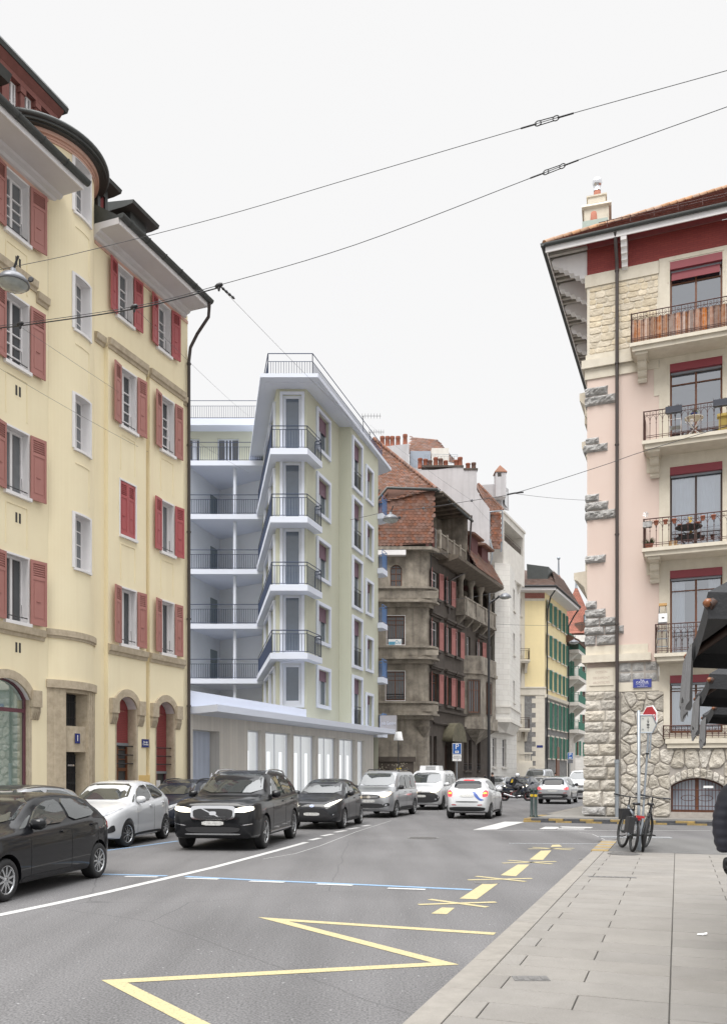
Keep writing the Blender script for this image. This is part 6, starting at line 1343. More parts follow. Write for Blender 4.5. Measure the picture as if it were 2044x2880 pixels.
for z, ul, out, hh in ((16.55,1.55,1.0,1.02),(13.12,1.96,1.0,1.0),(9.42,1.96,1.0,1.0),(5.80,2.34,.85,1.0)):
    s = MB(); s.ext([RF.W(ul,.005,z-.12), RF.W(ul,out,z-.12), RF.W(UE,out,z-.12), RF.W(UE,.005,z-.12)], (0,0,.12)); s.ext([RF.W(ul+.08,.005,z-.27), RF.W(ul+.08,out-.08,z-.27), RF.W(UE,out-.08,z-.27), RF.W(UE,.005,z-.27)], (0,0,.149))
    sl = s.build('balcony', M['lime'], RB)
    for u in (ul+.22,) if z > 6 else ():
        c = MB(); c.uext(RF, [(.02,z-1.02),(.10,z-1.05),(.16,z-.98),(.13,z-.9),(.22,z-.86),(.30,z-.76),(.26,z-.68),(.40,z-.62),(.50,z-.5),(.47,z-.42),(.75,z-.38),(.8,z-.29),(.02,z-.29)], u, u+.30); c.box(RF, u-.05, u+.36, .02, .84, z-.36, z-.275); c.build('corbel', M['lime'], sl)
    r = MB(); artrail(r, [RF.W(ul+.05,.02,z), RF.W(ul+.05,out-.06,z), RF.W(UE,out-.06,z)], hh); r.build('railing', M['rust'], sl)
    if z > 16:
        p = MB(); u = ul+.08
        while u < UE: w = rs.uniform(.05,.11); p.box(RF, u, u+w-.006, out-.10, out-.085, z+.04+rs.uniform(0,.02), z+.80+rs.uniform(-.02,.02)); u += w
        k = Fr(RF.W(ul+.07,0,0).xy, RF.n); p.box(k, .05, out-.1, -.02, 0, z+.05, z+.8); p.build('plank_screen', M['plank'], sl)
    BAL.append((z, ul, out, sl))
r = MB(); artrail(r, [RF.W(2.62,.05,2.88), RF.W(2.62,.20,2.88), RF.W(UE-2.7,.20,2.88)], .46, .2); r.build('window_railing', M['rust'], RB)
# basement window with its bowed grille
o = MB(); bwW = bw[1]-bw[0]
for u in (bw[0], bw[1]-.06, (bw[0]+bw[1])/2-.05): o.box(RF, u, u+(.06 if abs(u-(bw[0]+bw[1])/2+.05) > .01 else .1), -.3, -.24, bw[2]+.07, bw[3]-.04 if abs(u-(bw[0]+bw[1])/2+.05) < .02 else bw[3]-.27)
o.box(RF, bw[0], bw[1], -.3, -.24, bw[2], bw[2]+.07); A = arc(bw[0],bw[1],bw[3]-.28,.28,10); B = arc(bw[0]+.05,bw[1]-.05,bw[3]-.31,.25,10)
for i in range(10): o.ext([RF.W(A[i][0],-.3,A[i][1]), RF.W(A[i+1][0],-.3,A[i+1][1]), RF.W(B[i+1][0],-.3,B[i+1][1]), RF.W(B[i][0],-.3,B[i][1])], RF.W(0,.06,0)-RF.W(0,0,0))
bwo = o.build('basement_window', M['wood'], RB); p = MB(); p.poly([RF.W(bw[0],-.27,bw[2]), RF.W(bw[1],-.27,bw[2])]+[RF.W(u,-.27,z) for u, z in A[::-1]]); p.build('pane', M['pane_pale'], bwo)
g = MB()
k = 15
for i in range(k+1):
    u = bw[0]+.03+(bwW-.06)*i/k; x = (u-(bw[0]+bw[1])/2)/(bwW/2); zt = bw[3]-.28+.28*max(0,1-x*x)-.02; g.bar(RF.W(u,-.08,bw[2]+.02), RF.W(u,-.08,zt), .011)
for z in (bw[2]+.08, bw[2]+.22, bw[3]-.42): g.bar(RF.W(bw[0],-.08,z), RF.W(bw[1],-.08,z), .014)
for s in (-1, 1): c = (bw[0]+bw[1])/2; g.tube([RF.W(c+s*(.02+.25*(1-math.cos(t))/1.0), -.06, .82+.10*math.sin(t)*(1 if t < math.pi else 1)) for t in [2*math.pi*j/14 for j in range(15)]], .010, 4)
g.tube([RF.W(u,-.07,z-.03) for u, z in A], .018, 5); g.build('grille', M['rust'], bwo)
p = MB(); p.box(RF, 3.92, 4.24, -.06, -.05, 1.17, 1.25); pn = p.build('name_plate', M['signwhite'], bwo)
# plaque and street plate
p = MB(); p.box(RF, .08, .92, .003, .03, 4.85, 5.45); pq = p.build('plaque', M['lime'], RB)
for s_, z, sz in (('GOSSON',5.33,.13),('DELEAMONT',5.12,.125),('ARCHITECTES',4.95,.115)): text(s_, sz, RF.W(.5,.031,z), RF.ang, pq, mat('faded_letter', (.42,.33,.28), .9, 0) if 'faded_letter' not in bpy.data.materials else bpy.data.materials['faded_letter'], sx=.8)
p = MB(); p.box(RF, 1.60, 2.22, .065, .085, 4.72, 5.02); sp_ = p.build('street_plate', mat('blue_plate', (.035,.05,.26), .3, .03, spec=.6), RB)
text('Rue', .085, RF.W(1.91,.087,4.98), RF.ang, sp_, M['signwhite']); text('CAVOUR', .105, RF.W(1.91,.087,4.905), RF.ang, sp_, M['signwhite'], sx=.95); text('(Comte Camille Benso di CAVOUR,', .038, RF.W(1.91,.087,4.845), RF.ang, sp_, M['signwhite'], sx=.8); text('1810-1861', .036, RF.W(1.91,.087,4.80), RF.ang, sp_, M['signwhite']); text('Créateur de l\'unité italienne)', .038, RF.W(1.91,.087,4.757), RF.ang, sp_, M['signwhite'], sx=.8)
# downpipe
b = MB(); b.tube([RF.W(1.04,.66,20.7), RF.W(1.05,.60,20.35), RF.W(1.06,.24,19.9), RF.W(1.06,.20,19.5), RF.W(1.06,.20,2.15)], .062, 9)
for z in (19.6,16.3,13.4,10.2,7,4.4): b.lathe(RF.W(1.06,.20,z), [(.08,-.025),(.08,.025)], 9)
b.tube([RF.W(1.06,.20,2.15), RF.W(1.06,.20,.12)], .075, 9, 1); b.lathe(RF.W(1.06,.20,2.12), [(.09,-.08),(.09,.05)], 9, 1); b.build('downpipe', [M['pipe'], M['steel']], RB)
# deep eave on rafters and stepped brackets
oa_, ob2 = 1.417, .70; zg = 20.78; tip = RF.W(-oa_, ob2, 0)
def ring(inset, z): return [RF.W(-oa_+inset,-14,z), RF.W(-oa_+inset,ob2-inset,z), RF.W(UE,ob2-inset,z)]
b = MB(); b.poly([RF.W(-oa_+.05,ob2-.05,zg-.06), RF.W(UE,ob2-.05,zg-.06), RF.W(UE,-.05,zg-.04), RF.W(0,-.05,zg-.04)][::-1]); b.build('front_soffit', M['redsoffit'], RB)
M['rafter'] = mat('grey_boards', (.50,.47,.43), .9, .2, 4, .2); M['gap'] = M['room']
b = MB(); b.poly([RF.W(-oa_+.05,ob2-.05,zg-.03), RF.W(0,0,zg-.02), RF.W(0,-14,zg-.02), RF.W(-oa_+.05,-14,zg-.03)], 1)
n = ob2-.15
while n > -13: b.box(RF, -oa_+.06, .02, n-.14, n, zg-.13, zg-.035); n -= .34
b.build('side_soffit', [M['rafter'], M['oldwood']], RB)
b = MB(); b.box(RF, -oa_+.03, UE, ob2-.05, ob2-.01, zg-.26, zg-.02); b.box(RF, -oa_+.03, -oa_+.07, -14, ob2-.06, zg-.16, zg-.02); b.build('fascia', M['white'], RB)
b = MB(); gp_ = [(ob2+.055+.075*math.sin(R(-90+18*i)), zg-.0-.085*math.cos(R(-90+18*i))) for i in range(11)]
b.uext(RF, gp_+[(ob2+.13,zg+.02),(ob2-.02,zg+.02)], -oa_-.12, UE); sg_ = Fr(RF.W(-oa_,-14,0).xy, (RF.n[0], RF.n[1])); b.uext(sg_, [(.055+.075*math.sin(R(-90+18*i)), zg-.085*math.cos(R(-90+18*i))) for i in range(11)]+[(.13,zg+.02),(-.02,zg+.02)], 0, 14+ob2+.13)
b.build('gutter', M['zinc'], RB)
def sbr(fr, u0, u1, z, out, st=6):
    c = MB(); pr = [(.003,z-1.15)]
    for i in range(st): t = i/st; pr += [(.12+out*t, z-1.08+t*.85), (.12+out*(t+.10), z-1.12+t*.85+.05), (.10+out*(t+.16), z-1.0+t*.85+.06)]
    pr += [(out,z-.14),(.003,z-.14)]; c.uext(fr, pr, u0, u1); c.build('eave_bracket', M['white'], RB)
sbr(RF, 1.22, 1.42, zg, .60, 5); sbr(RF, 5.2, 5.4, zg, .6, 5)
for u in (11.6, 9.9, 8.3, 6.6, 4.9): sbr(SFr, u, u+.34, zg+.02, 1.2)
# hip roof of flat tiles with round ridge tiles
hd = Vector((RF.t[0]-RF.n[0], RF.t[1]-RF.n[1], 0)).normalized(); ap = Vector((tip.x,tip.y,zg+.06))+hd*10+Vector((0,0,5.0)); tp = Vector((tip.x,tip.y,zg+.06))
fe = RF.W(UE+2.5,ob2,zg+.06); be = RF.W(-oa_,-14,zg+.06)
M['wornred'] = mat('worn_red_tile', (.165,.062,.048), .85, .3, 2, .0, .3, 25, dark=(.10,.055,.045), island=.2)
b = MB(); tiles(b, [tp, fe, ap], .17, .13, 0, False); b.poly([tp, ap, be]); b.build('roof', M['wornred'], RB)
b = MB(); k = 26
for i in range(k):
    p = tp+(ap-tp)*i/k; q = tp+(ap-tp)*(i+1.12)/k; b.tube([p+Vector((0,0,.0)), q+Vector((0,0,.05))], [.125,.095], 8)
b.build('hip_tiles', mat('buff_ridge_tile', (.44,.27,.17), .9, .3, 6, island=.18), RB)
b = MB(); s0 = tp+(fe-tp)*.12; up = (ap-(tp+(fe-tp)*.5)).normalized()
for o_ in (0, .09): b.bar(RF.W(.4,ob2-.75,zg+.75+o_), RF.W(UE+1,ob2-.75,zg+.75+o_), .014)
for k in range(9): q = RF.W(.7+k*.8,ob2-.75,zg+.45); b.bar(q, q+Vector((0,0,.42)), .014)
b.build('snow_guard', M['rust'], RB)
# chimney with a spinning cowl
dC = 33.4; cfr = Fr(at(1638,640,dC).xy, (.93,-.28)); zc = lambda y: H+(YH-y)/F*dC
b = MB(); b.box(cfr, .05, .98, -1.0, 0, zc(680), zc(592)); b.box(cfr, .10, .92, .002, .03, zc(650), zc(612)); b.uext(cfr, [(.0,zc(592)),(.10,zc(588)),(.10,zc(586)),(-.25,zc(566)),(-.75,zc(566)),(-1.1,zc(586)),(-1.1,zc(592))], -.04, 1.07); b.box(cfr, .18, .85, -.72, -.22, zc(567), zc(548)); b.box(cfr, .13, .90, -.76, -.18, zc(549), zc(545)); b.build('chimney', M['lime'], RB)
b = MB(); q = cfr.W(.53,-.45,zc(545)); b.lathe(q, [(.17,0),(.13,.28),(.001,.28)], 10); b.build('chimney_pot', M['terracotta'], RB); b = MB(); b.lathe(q+Vector((0,0,.28)), [(.14,0),(.14,.06),(.12,.07),(.12,.2),(.16,.22),(.19,.33),(.17,.45),(.1,.52),(.001,.55)], 12); b.build('cowl', M['chrome'], RB)
b = MB(); q = cfr.W(.42,.35,zc(650)); b.lathe(q, [(.15,0),(.11,.42),(.001,.42)], 10); b.build('chimney_pot', M['terracotta'], RB); b = MB(); b.box(cfr, .0, .95, .05, .6, zc(652)-.5, zc(650)); b.build('chimney_foot', M['copper'], RB)
# ------------------------------------------------------------ things on the balconies
def pot(p, r, h, m, plant=None, lab='', grp=None, name='flower_pot', rim=True, nl=26, lh=.25):
    t = thing(name, p, lab, 'flower pot', grp); b = MB(); b.lathe(p, [(r*.7,0),(r,h*.8),(r*1.1,h*.8),(r*1.1,h),(r*.9,h),(r*.85,h*.85),(.001,h*.85)], 12); b.build('pot', M[m], t)
    if plant:
        l = MB()
        for i in range(nl):
            a, e = rs.uniform(0,6.28), rs.uniform(.2,1.2); d = Vector((math.cos(a)*math.cos(e), math.sin(a)*math.cos(e), math.sin(e))); q = p+Vector((0,0,h*.85)); e2 = q+d*lh*rs.uniform(.5,1); s = d.orthogonal().normalized()*.016
            l.poly([q, (q+e2)/2+s, e2, (q+e2)/2-s])
        l.build('foliage', M[plant], t)
    return t
zB, uB, oB, _ = BAL[1]
def planter(u0, u1, lab):
    p = RF.W((u0+u1)/2, oB+.06, zB+.78); t = thing('planter', p, lab, 'planter'); b = MB(); b.ext([RF.W(u0+.03,oB-.04,zB+.78), RF.W(u1-.03,oB-.04,zB+.78), RF.W(u1-.03,oB+.12,zB+.78), RF.W(u0+.03,oB+.12,zB+.78)], (0,0,.02)); b.uext(RF, [(oB-.04,zB+.8),(oB+.12,zB+.8),(oB+.15,zB+.98),(oB-.06,zB+.98)], u0, u1); b.build('trough', mat('anthracite_plastic', (.06,.065,.085), .5, .1) if 'anthracite_plastic' not in bpy.data.materials else bpy.data.materials['anthracite_plastic'], t)
    l = MB()
    for i in range(60):
        q = RF.W(rs.uniform(u0+.03,u1-.03), oB+rs.uniform(-.03,.12), zB+.96); d = Vector((rs.uniform(-1,1),rs.uniform(-1,1),rs.uniform(.4,1.2)))*.09; s = d.orthogonal().normalized()*.012; l.poly([q, q+d*.5+s, q+d, q+d*.5-s])
    l.build('foliage', mat('dried_leaf', (.10,.055,.05), .8, .3, 8) if 'dried_leaf' not in bpy.data.materials else bpy.data.materials['dried_leaf'], t)
planter(2.72, 3.25, 'anthracite planter with withered plants on the second highest balcony, left of the blue pot'); planter(4.22, 4.85, 'anthracite planter with withered plants on the second highest balcony, near the picture edge')
tz = zB+.73
t = thing('bistro_table', RF.W(3.62,.5,zB), 'small round beige bistro table on the second highest balcony', 'table'); b = MB(); b.lathe(RF.W(3.62,.5,zB+.7), [(.30,0),(.31,.015),(.30,.03),(.001,.03)], 18); b.build('table_top', M['lime'], t)
for a in (0,1): l = MB(); l.tube([RF.W(3.35+a*.54,.3,zB), RF.W(3.88-a*.54,.7,zB+.7)], .012, 5); l.tube([RF.W(3.35+a*.54,.7,zB), RF.W(3.88-a*.54,.3,zB+.7)], .012, 5); l.build('leg', M['white'], t)
pot(RF.W(3.62,.5,zB+.73), .10, .15, 'enamel', 'leaf', 'blue pot with a bushy green plant on the round bistro table', nl=60, lh=.24)
pot(RF.W(3.55,.72,zB+.45), .06, .14, 'white', None, 'small white cylinder pot in front of the bistro table', name='flower_pot')
t = thing('folding_chair', RF.W(3.0,.55,zB), 'white wire folding chair beside the bistro table', 'chair')
b = MB(); b.box(RF, 2.85, 3.2, .4, .75, zB+.44, zB+.46); b.build('seat', M['steel'], t); b = MB(); b.tube([RF.W(2.84,.35,zB+.45), RF.W(2.84,.32,zB+.85), RF.W(3.2,.32,zB+.85), RF.W(3.2,.35,zB+.45)], .01, 5); b.build('backrest', M['white'], t)
for u in (2.84,3.2):
    b = MB(); b.tube([RF.W(u,.35,zB), RF.W(u,.78,zB+.45)], .01, 5); b.build('leg', M['white'], t); b = MB(); b.tube([RF.W(u,.78,zB), RF.W(u,.35,zB+.45)], .01, 5); b.build('leg', M['white'], t)
b = MB(); b.box(RF, 4.35, 4.75, .35, .6, zB+.62, zB+.70); b.box(RF, 4.37, 4.73, .37, .58, zB+.7, zB+.72); b.box(RF, 4.4, 4.7, .4, .55, zB, zB+.62); tag(b.build('crate', mat('yellow_plastic', (.45,.33,.08), .5, .1), loc=RF.W(4.55,.47,zB)), 'yellow plastic tray on a stand, second highest balcony', 'tray')
zB, uB, oB, _ = BAL[2]
for k, u in enumerate((2.42,2.72,3.0,3.9,4.23)):
    pot(RF.W(u, oB+.03, zB+.74), .075, .15, 'terracotta', 'dried_leaf' if False else None, 'terracotta pot hung on the outside of the third balcony rail', 'terracotta pots hung on the balcony rail')
t = thing('garden_table', RF.W(3.45,.45,zB), 'round dark folding table on the third balcony behind the hung pots', 'table'); b = MB(); b.lathe(RF.W(3.45,.45,zB+.70), [(.44,0),(.45,.02),(.001,.02)], 20); b.build('table_top', M['iron'], t)
for a in (0,1): l = MB(); l.tube([RF.W(3.15+a*.6,.3,zB), RF.W(3.75-a*.6,.6,zB+.7)], .014, 5); l.build('leg', M['iron'], t)
pot(RF.W(3.45,.45,zB+.72), .08, .13, 'terracotta', None, 'terracotta pot of yellow flowers standing on the dark folding table'); b = MB()
for i in range(40): q = RF.W(3.5+rs.uniform(-.06,.06),.45+rs.uniform(-.06,.06),zB+.85+rs.uniform(0,.18)); b.poly([q, q+Vector((.025,0,.01)), q+Vector((.02,.0,.035)), q+Vector((-.005,0,.03))])
ob = b.build('flowers', mat('yellow_petal', (.75,.50,.02), .6), bpy.data.objects[-1] if False else None); fp = [o for o in bpy.data.objects if o.get('label','').startswith('terracotta pot of yellow')][0]; ob.parent = fp; ob.location = -Vector(fp.location)
pot(RF.W(3.15,.45,zB+.72), .065, .12, 'terracotta', None, 'small empty terracotta pot on the left of the dark folding table'); pot(RF.W(3.75,.5,zB+.72), .07, .13, 'terracotta', None, 'small empty terracotta pot on the right of the dark folding table')
pot(RF.W(2.17,.68,zB), .13, .2, 'terracotta', 'leaf', 'terracotta pot with a spiky evergreen in the third balcony corner', nl=120, lh=.36)
for u0, u1, h, l in ((2.80,3.08,.28,'larger brown cardboard box on the third balcony floor by the window'),(3.10,3.24,.14,'smaller brown cardboard box on the third balcony floor')): b = MB(); b.box(RF, u0, u1, .3, .55, zB+.001, zB+h); b.box(RF, (u0+u1)/2-.03, (u0+u1)/2+.03, .551, .553, zB+.01, zB+h-.01, 1); tag(b.build('cardboard_box', [mat('cardboard', (.42,.27,.13), .85, .1, 4) if 'cardboard' not in bpy.data.materials else bpy.data.materials['cardboard'], M['lime']], loc=RF.W(u0,.4,zB)), l, 'box')
t = thing('pinwheel', RF.W(2.08,oB-.08,zB+1.0), 'white pinwheel on a stick rising above the third balcony rail', 'pinwheel'); b = MB(); c = RF.W(2.08,oB-.08,zB+1.17); b.bar(RF.W(2.08,oB-.08,zB+.7), c, .008); b.build('stick', M['white'], t); b = MB()
for i in range(6): a = i*math.pi/3; b.poly([c, c+Vector((RF.t[0]*.11*math.cos(a),RF.t[1]*.11*math.cos(a),.11*math.sin(a))), c+Vector((RF.t[0]*.09*math.cos(a+.6)-.02,RF.t[1]*.09*math.cos(a+.6)-.03,.09*math.sin(a+.6)))])
b.build('sails', M['signwhite'], t)
b = MB(); p = RF.W(2.15,.85,zB+.72); b.box(RF, 1.98, 2.28, .84, 1.0, zB+.72, zB+.9); b.box(RF, 2.0, 2.26, .86, .98, zB+.9, zB+.92, 1); tag(b.build('planter', [M['greyrock'], M['room']], loc=p), 'grey stone-like trough hanging inside the third balcony rail', 'planter')
zB, uB, oB, _ = BAL[3]
t = thing('step_ladder', RF.W(2.6,.4,zB), 'aluminium step ladder folded open on the lowest balcony beside the window', 'ladder')
for u0, u1 in ((2.42,2.50),(2.78,2.70)): b = MB(); b.bar(RF.W(u0-.03,.62,zB), RF.W(u1,.32,zB+1.72), .02); b.build('rail', M['chrome'], t); b = MB(); b.bar(RF.W(u0-.03,.12,zB), RF.W(u1,.28,zB+1.72), .018); b.build('rail', M['chrome'], t)
for k in range(5): b = MB(); z = zB+.25+.28*k; f = .62-.3*(z-zB)/1.72; b.box(RF, 2.41+.015*k, 2.79-.015*k, f-.08, f+.02, z, z+.03); b.build('step', M['steel'], t)
b = MB(); b.box(RF, 2.48, 2.74, .22, .38, zB+1.72, zB+1.80); b.build('top_board', mat('pine_board', (.55,.33,.13), .7, .1, 5), t)
b = MB(); b.box(RF, 2.47, 2.76, .40, .52, zB+1.12, zB+1.42); b.box(RF, 2.58, 2.66, .521, .526, zB+1.25, zB+1.29, 1); tag(b.build('white_box', [M['signwhite'], M['room']], loc=RF.W(2.6,.45,zB+1.12)), 'white square box with a dark label resting on the step ladder', 'box')
# ------------------------------------------------------------ cars: a lofted body with cut wheel arches; panes, lamps and trim are laid onto its surface
def paintmat(name, c, metal=0., rough=.35):
    m = mat(name, c, rough, .0, 3, coat=.6 if c[0] < .1 else 1., metal=metal, spec=.1 if c[0] < .1 else .4); return m
M['p_black'] = paintmat('black_car_paint', (.008,.0085,.010)); M['p_white'] = paintmat('white_car_paint', (.56,.57,.585)); M['p_silver'] = paintmat('silver_car_paint', (.34,.35,.365), .55, .3)
M['p_grey'] = paintmat('grey_car_paint', (.20,.20,.205), .6, .3); M['p_dark'] = paintmat('dark_grey_car_paint', (.022,.023,.026), .2); M['p_navy'] = paintmat('dark_blue_car_paint', (.018,.022,.034))
M['trim'] = mat('black_plastic_trim', (.020,.020,.022), .6, .1, 6); M['well'] = mat('wheel_well', (.008,.008,.008), .95, 0)
def carglass():
    m = bpy.data.materials.new('car_glass'); m.use_nodes = True; t = m.node_tree; N = t.nodes; K = t.links; b = N['Principled BSDF']
    b.inputs['Base Color'].default_value = (.035,.040,.040,1); b.inputs['Roughness'].default_value = .03; b.inputs['IOR'].default_value = 1.72; b.inputs['Specular IOR Level'].default_value = .9; return m
M['badge'] = mat('blue_badge', (.04,.10,.32), .2, 0, coat=1.); M['carglass'] = carglass(); M['rearglass'] = mat('dark_rear_glass', (.015,.017,.02), .08, 0, spec=.22)
M['lens'] = mat('headlight_lens', (.55,.57,.60), .06, .35, 9, spec=.9, dark=(.10,.10,.11)); M['lit'] = mat('lit_headlight', (.9,.88,.8), .2, 0, emit=(1,.90,.68), estr=1.2); M['litwarm'] = mat('lit_warm_headlight', (.9,.8,.6), .2, 0, emit=(1,.74,.40), estr=1.0)
M['tail'] = mat('tail_lamp', (.36,.012,.018), .12, .1, 8, spec=.8); M['tail_lit'] = mat('lit_tail_lamp', (.6,.02,.02), .2, 0, emit=(1,.05,.06), estr=.9); M['amber_lit'] = mat('lit_amber_lamp', (.8,.4,.02), .2, 0, emit=(1,.45,.05), estr=1.2)
M['platewhite'] = mat('licence_plate', (.66,.66,.64), .5, .35, 30, dark=(.12,.12,.12)); M['rimsilver'] = mat('alloy_rim', (.50,.51,.52), .25, .05, 5, metal=.85); M['seam'] = mat('panel_gap', (.010,.010,.010), .8, 0); M['amber'] = mat('amber_lens', (.5,.2,.02), .2, .1)
ARCH = {
 'hatch': dict(L=3.95, W=1.70, Hh=1.50, wb=2.51, fo=.80, r=.305,
  top=[(0,.60),(.03,.70),(.10,.79),(.32,.88),(.72,.965),(1.02,1.015),(1.12,1.04),(1.40,1.21),(1.72,1.39),(2.05,1.475),(2.5,1.50),(3.0,1.475),(3.42,1.41),(3.60,1.33),(3.74,1.10),(3.84,.98),(3.91,.80),(3.95,.62)],
  belt=[(0,.58),(.08,.70),(.35,.82),(.9,.925),(2,.985),(3.2,1.055),(3.6,1.06),(3.82,.92),(3.95,.60)],
  wid=[(0,.52),(.05,.64),(.16,.74),(.4,.815),(.8,.85),(3,.85),(3.5,.82),(3.75,.76),(3.88,.68),(3.95,.58)], bot=[(0,.34),(.08,.24),(.7,.19),(3.3,.19),(3.85,.27),(3.95,.38)],
  rw=[(0,.40),(.4,.60),(1.1,.68),(1.7,.60),(2.3,.575),(3.2,.555),(3.6,.55),(3.8,.56),(3.95,.45)],
  glass=[[(1.42,1.01),(1.78,1.265),(2.08,1.365),(2.40,1.39),(2.42,1.035)],[(2.50,1.04),(2.48,1.392),(2.95,1.375),(3.22,1.30),(3.30,1.10)]], quarter=[[(1.20,.985),(1.36,1.01),(1.66,1.21)]],
  ws=[(.63,1.06),(.52,1.41),(0,1.425)], rear=[(.53,1.10),(.47,1.37),(0,1.385)], z_h=(.70,.86), fdoor=1.36, bdoor=2.45, rdoor=3.28),
 'suv': dict(L=4.95, W=1.95, Hh=1.74, wb=2.98, fo=.87, r=.375,
  top=[(0,.72),(.03,.96),(.08,1.05),(.4,1.10),(1.15,1.16),(1.32,1.19),(1.65,1.41),(2.02,1.63),(2.4,1.715),(3.1,1.74),(4.1,1.70),(4.5,1.60),(4.72,1.30),(4.84,1.08),(4.92,.95),(4.95,.72)],
  belt=[(0,.70),(.08,.95),(.5,1.04),(1.3,1.085),(3,1.115),(4.3,1.16),(4.7,1.14),(4.9,.95),(4.95,.70)],
  wid=[(0,.72),(.04,.83),(.15,.90),(.5,.965),(.8,.975),(4.2,.975),(4.6,.94),(4.85,.86),(4.95,.76)], bot=[(0,.36),(.08,.27),(.8,.255),(4.2,.26),(4.8,.34),(4.95,.46)],
  rw=[(0,.60),(.5,.76),(1.3,.80),(2.0,.70),(3,.68),(4.2,.655),(4.6,.65),(4.95,.6)],
  glass=[[(1.62,1.13),(2.0,1.40),(2.3,1.56),(2.75,1.60),(2.78,1.15)],[(2.88,1.15),(2.86,1.60),(3.72,1.58),(3.76,1.18)],[(3.86,1.18),(3.84,1.575),(4.22,1.50),(4.42,1.24)]], quarter=[],
  ws=[(.74,1.215),(.62,1.63),(0,1.65)], rear=[(.64,1.18),(.58,1.58),(0,1.60)], z_h=(.80,.95), fdoor=1.55, bdoor=2.83, rdoor=3.80),
 'van': dict(L=4.37, W=1.76, Hh=1.80, wb=2.81, fo=.83, r=.315,
  top=[(0,.66),(.03,.88),(.12,.98),(.45,1.07),(.86,1.14),(.98,1.18),(1.30,1.46),(1.58,1.68),(1.9,1.785),(2.3,1.80),(3.7,1.80),(4.08,1.76),(4.22,1.60),(4.31,1.1),(4.35,.9),(4.37,.64)],
  belt=[(0,.64),(.08,.84),(.4,.98),(1.0,1.045),(2.5,1.06),(4.1,1.06),(4.33,.9),(4.37,.62)],
  wid=[(0,.60),(.05,.72),(.18,.80),(.5,.865),(.9,.88),(3.9,.88),(4.15,.86),(4.30,.80),(4.37,.74)], bot=[(0,.34),(.08,.25),(.8,.22),(3.7,.22),(4.25,.30),(4.37,.40)],
  rw=[(0,.46),(.5,.66),(1.1,.74),(1.7,.71),(2.4,.70),(3.9,.69),(4.2,.68),(4.37,.66)],
  glass=[[(1.22,1.09),(1.52,1.37),(1.82,1.58),(2.22,1.62),(2.24,1.10)],[(2.36,1.10),(2.34,1.62),(3.10,1.62),(3.10,1.10)],[(3.22,1.10),(3.22,1.62),(3.86,1.60),(3.92,1.12)]], quarter=[],
  ws=[(.70,1.21),(.60,1.66),(0,1.68)], rear=[(.66,1.12),(.62,1.62),(0,1.64)], z_h=(.78,.95), fdoor=1.16, bdoor=2.29, rdoor=3.16)}
def lerp_prof(pts, xs):
    p = np.array(pts); x, y = p[:,0], p[:,1]; d = np.diff(y)/np.diff(x); m = np.zeros(len(x)); m[0], m[-1] = d[0], d[-1]
    for i in range(1, len(x)-1): m[i] = 0 if d[i-1]*d[i] <= 0 else 2*d[i-1]*d[i]/(d[i-1]+d[i])
    k = np.clip(np.searchsorted(x, xs)-1, 0, len(x)-2); h = x[k+1]-x[k]; t = (xs-x[k])/h
    return (2*t**3-3*t**2+1)*y[k]+(t**3-2*t**2+t)*h*m[k]+(-2*t**3+3*t**2)*y[k+1]+(t**3-t**2)*h*m[k+1]
_body = {}
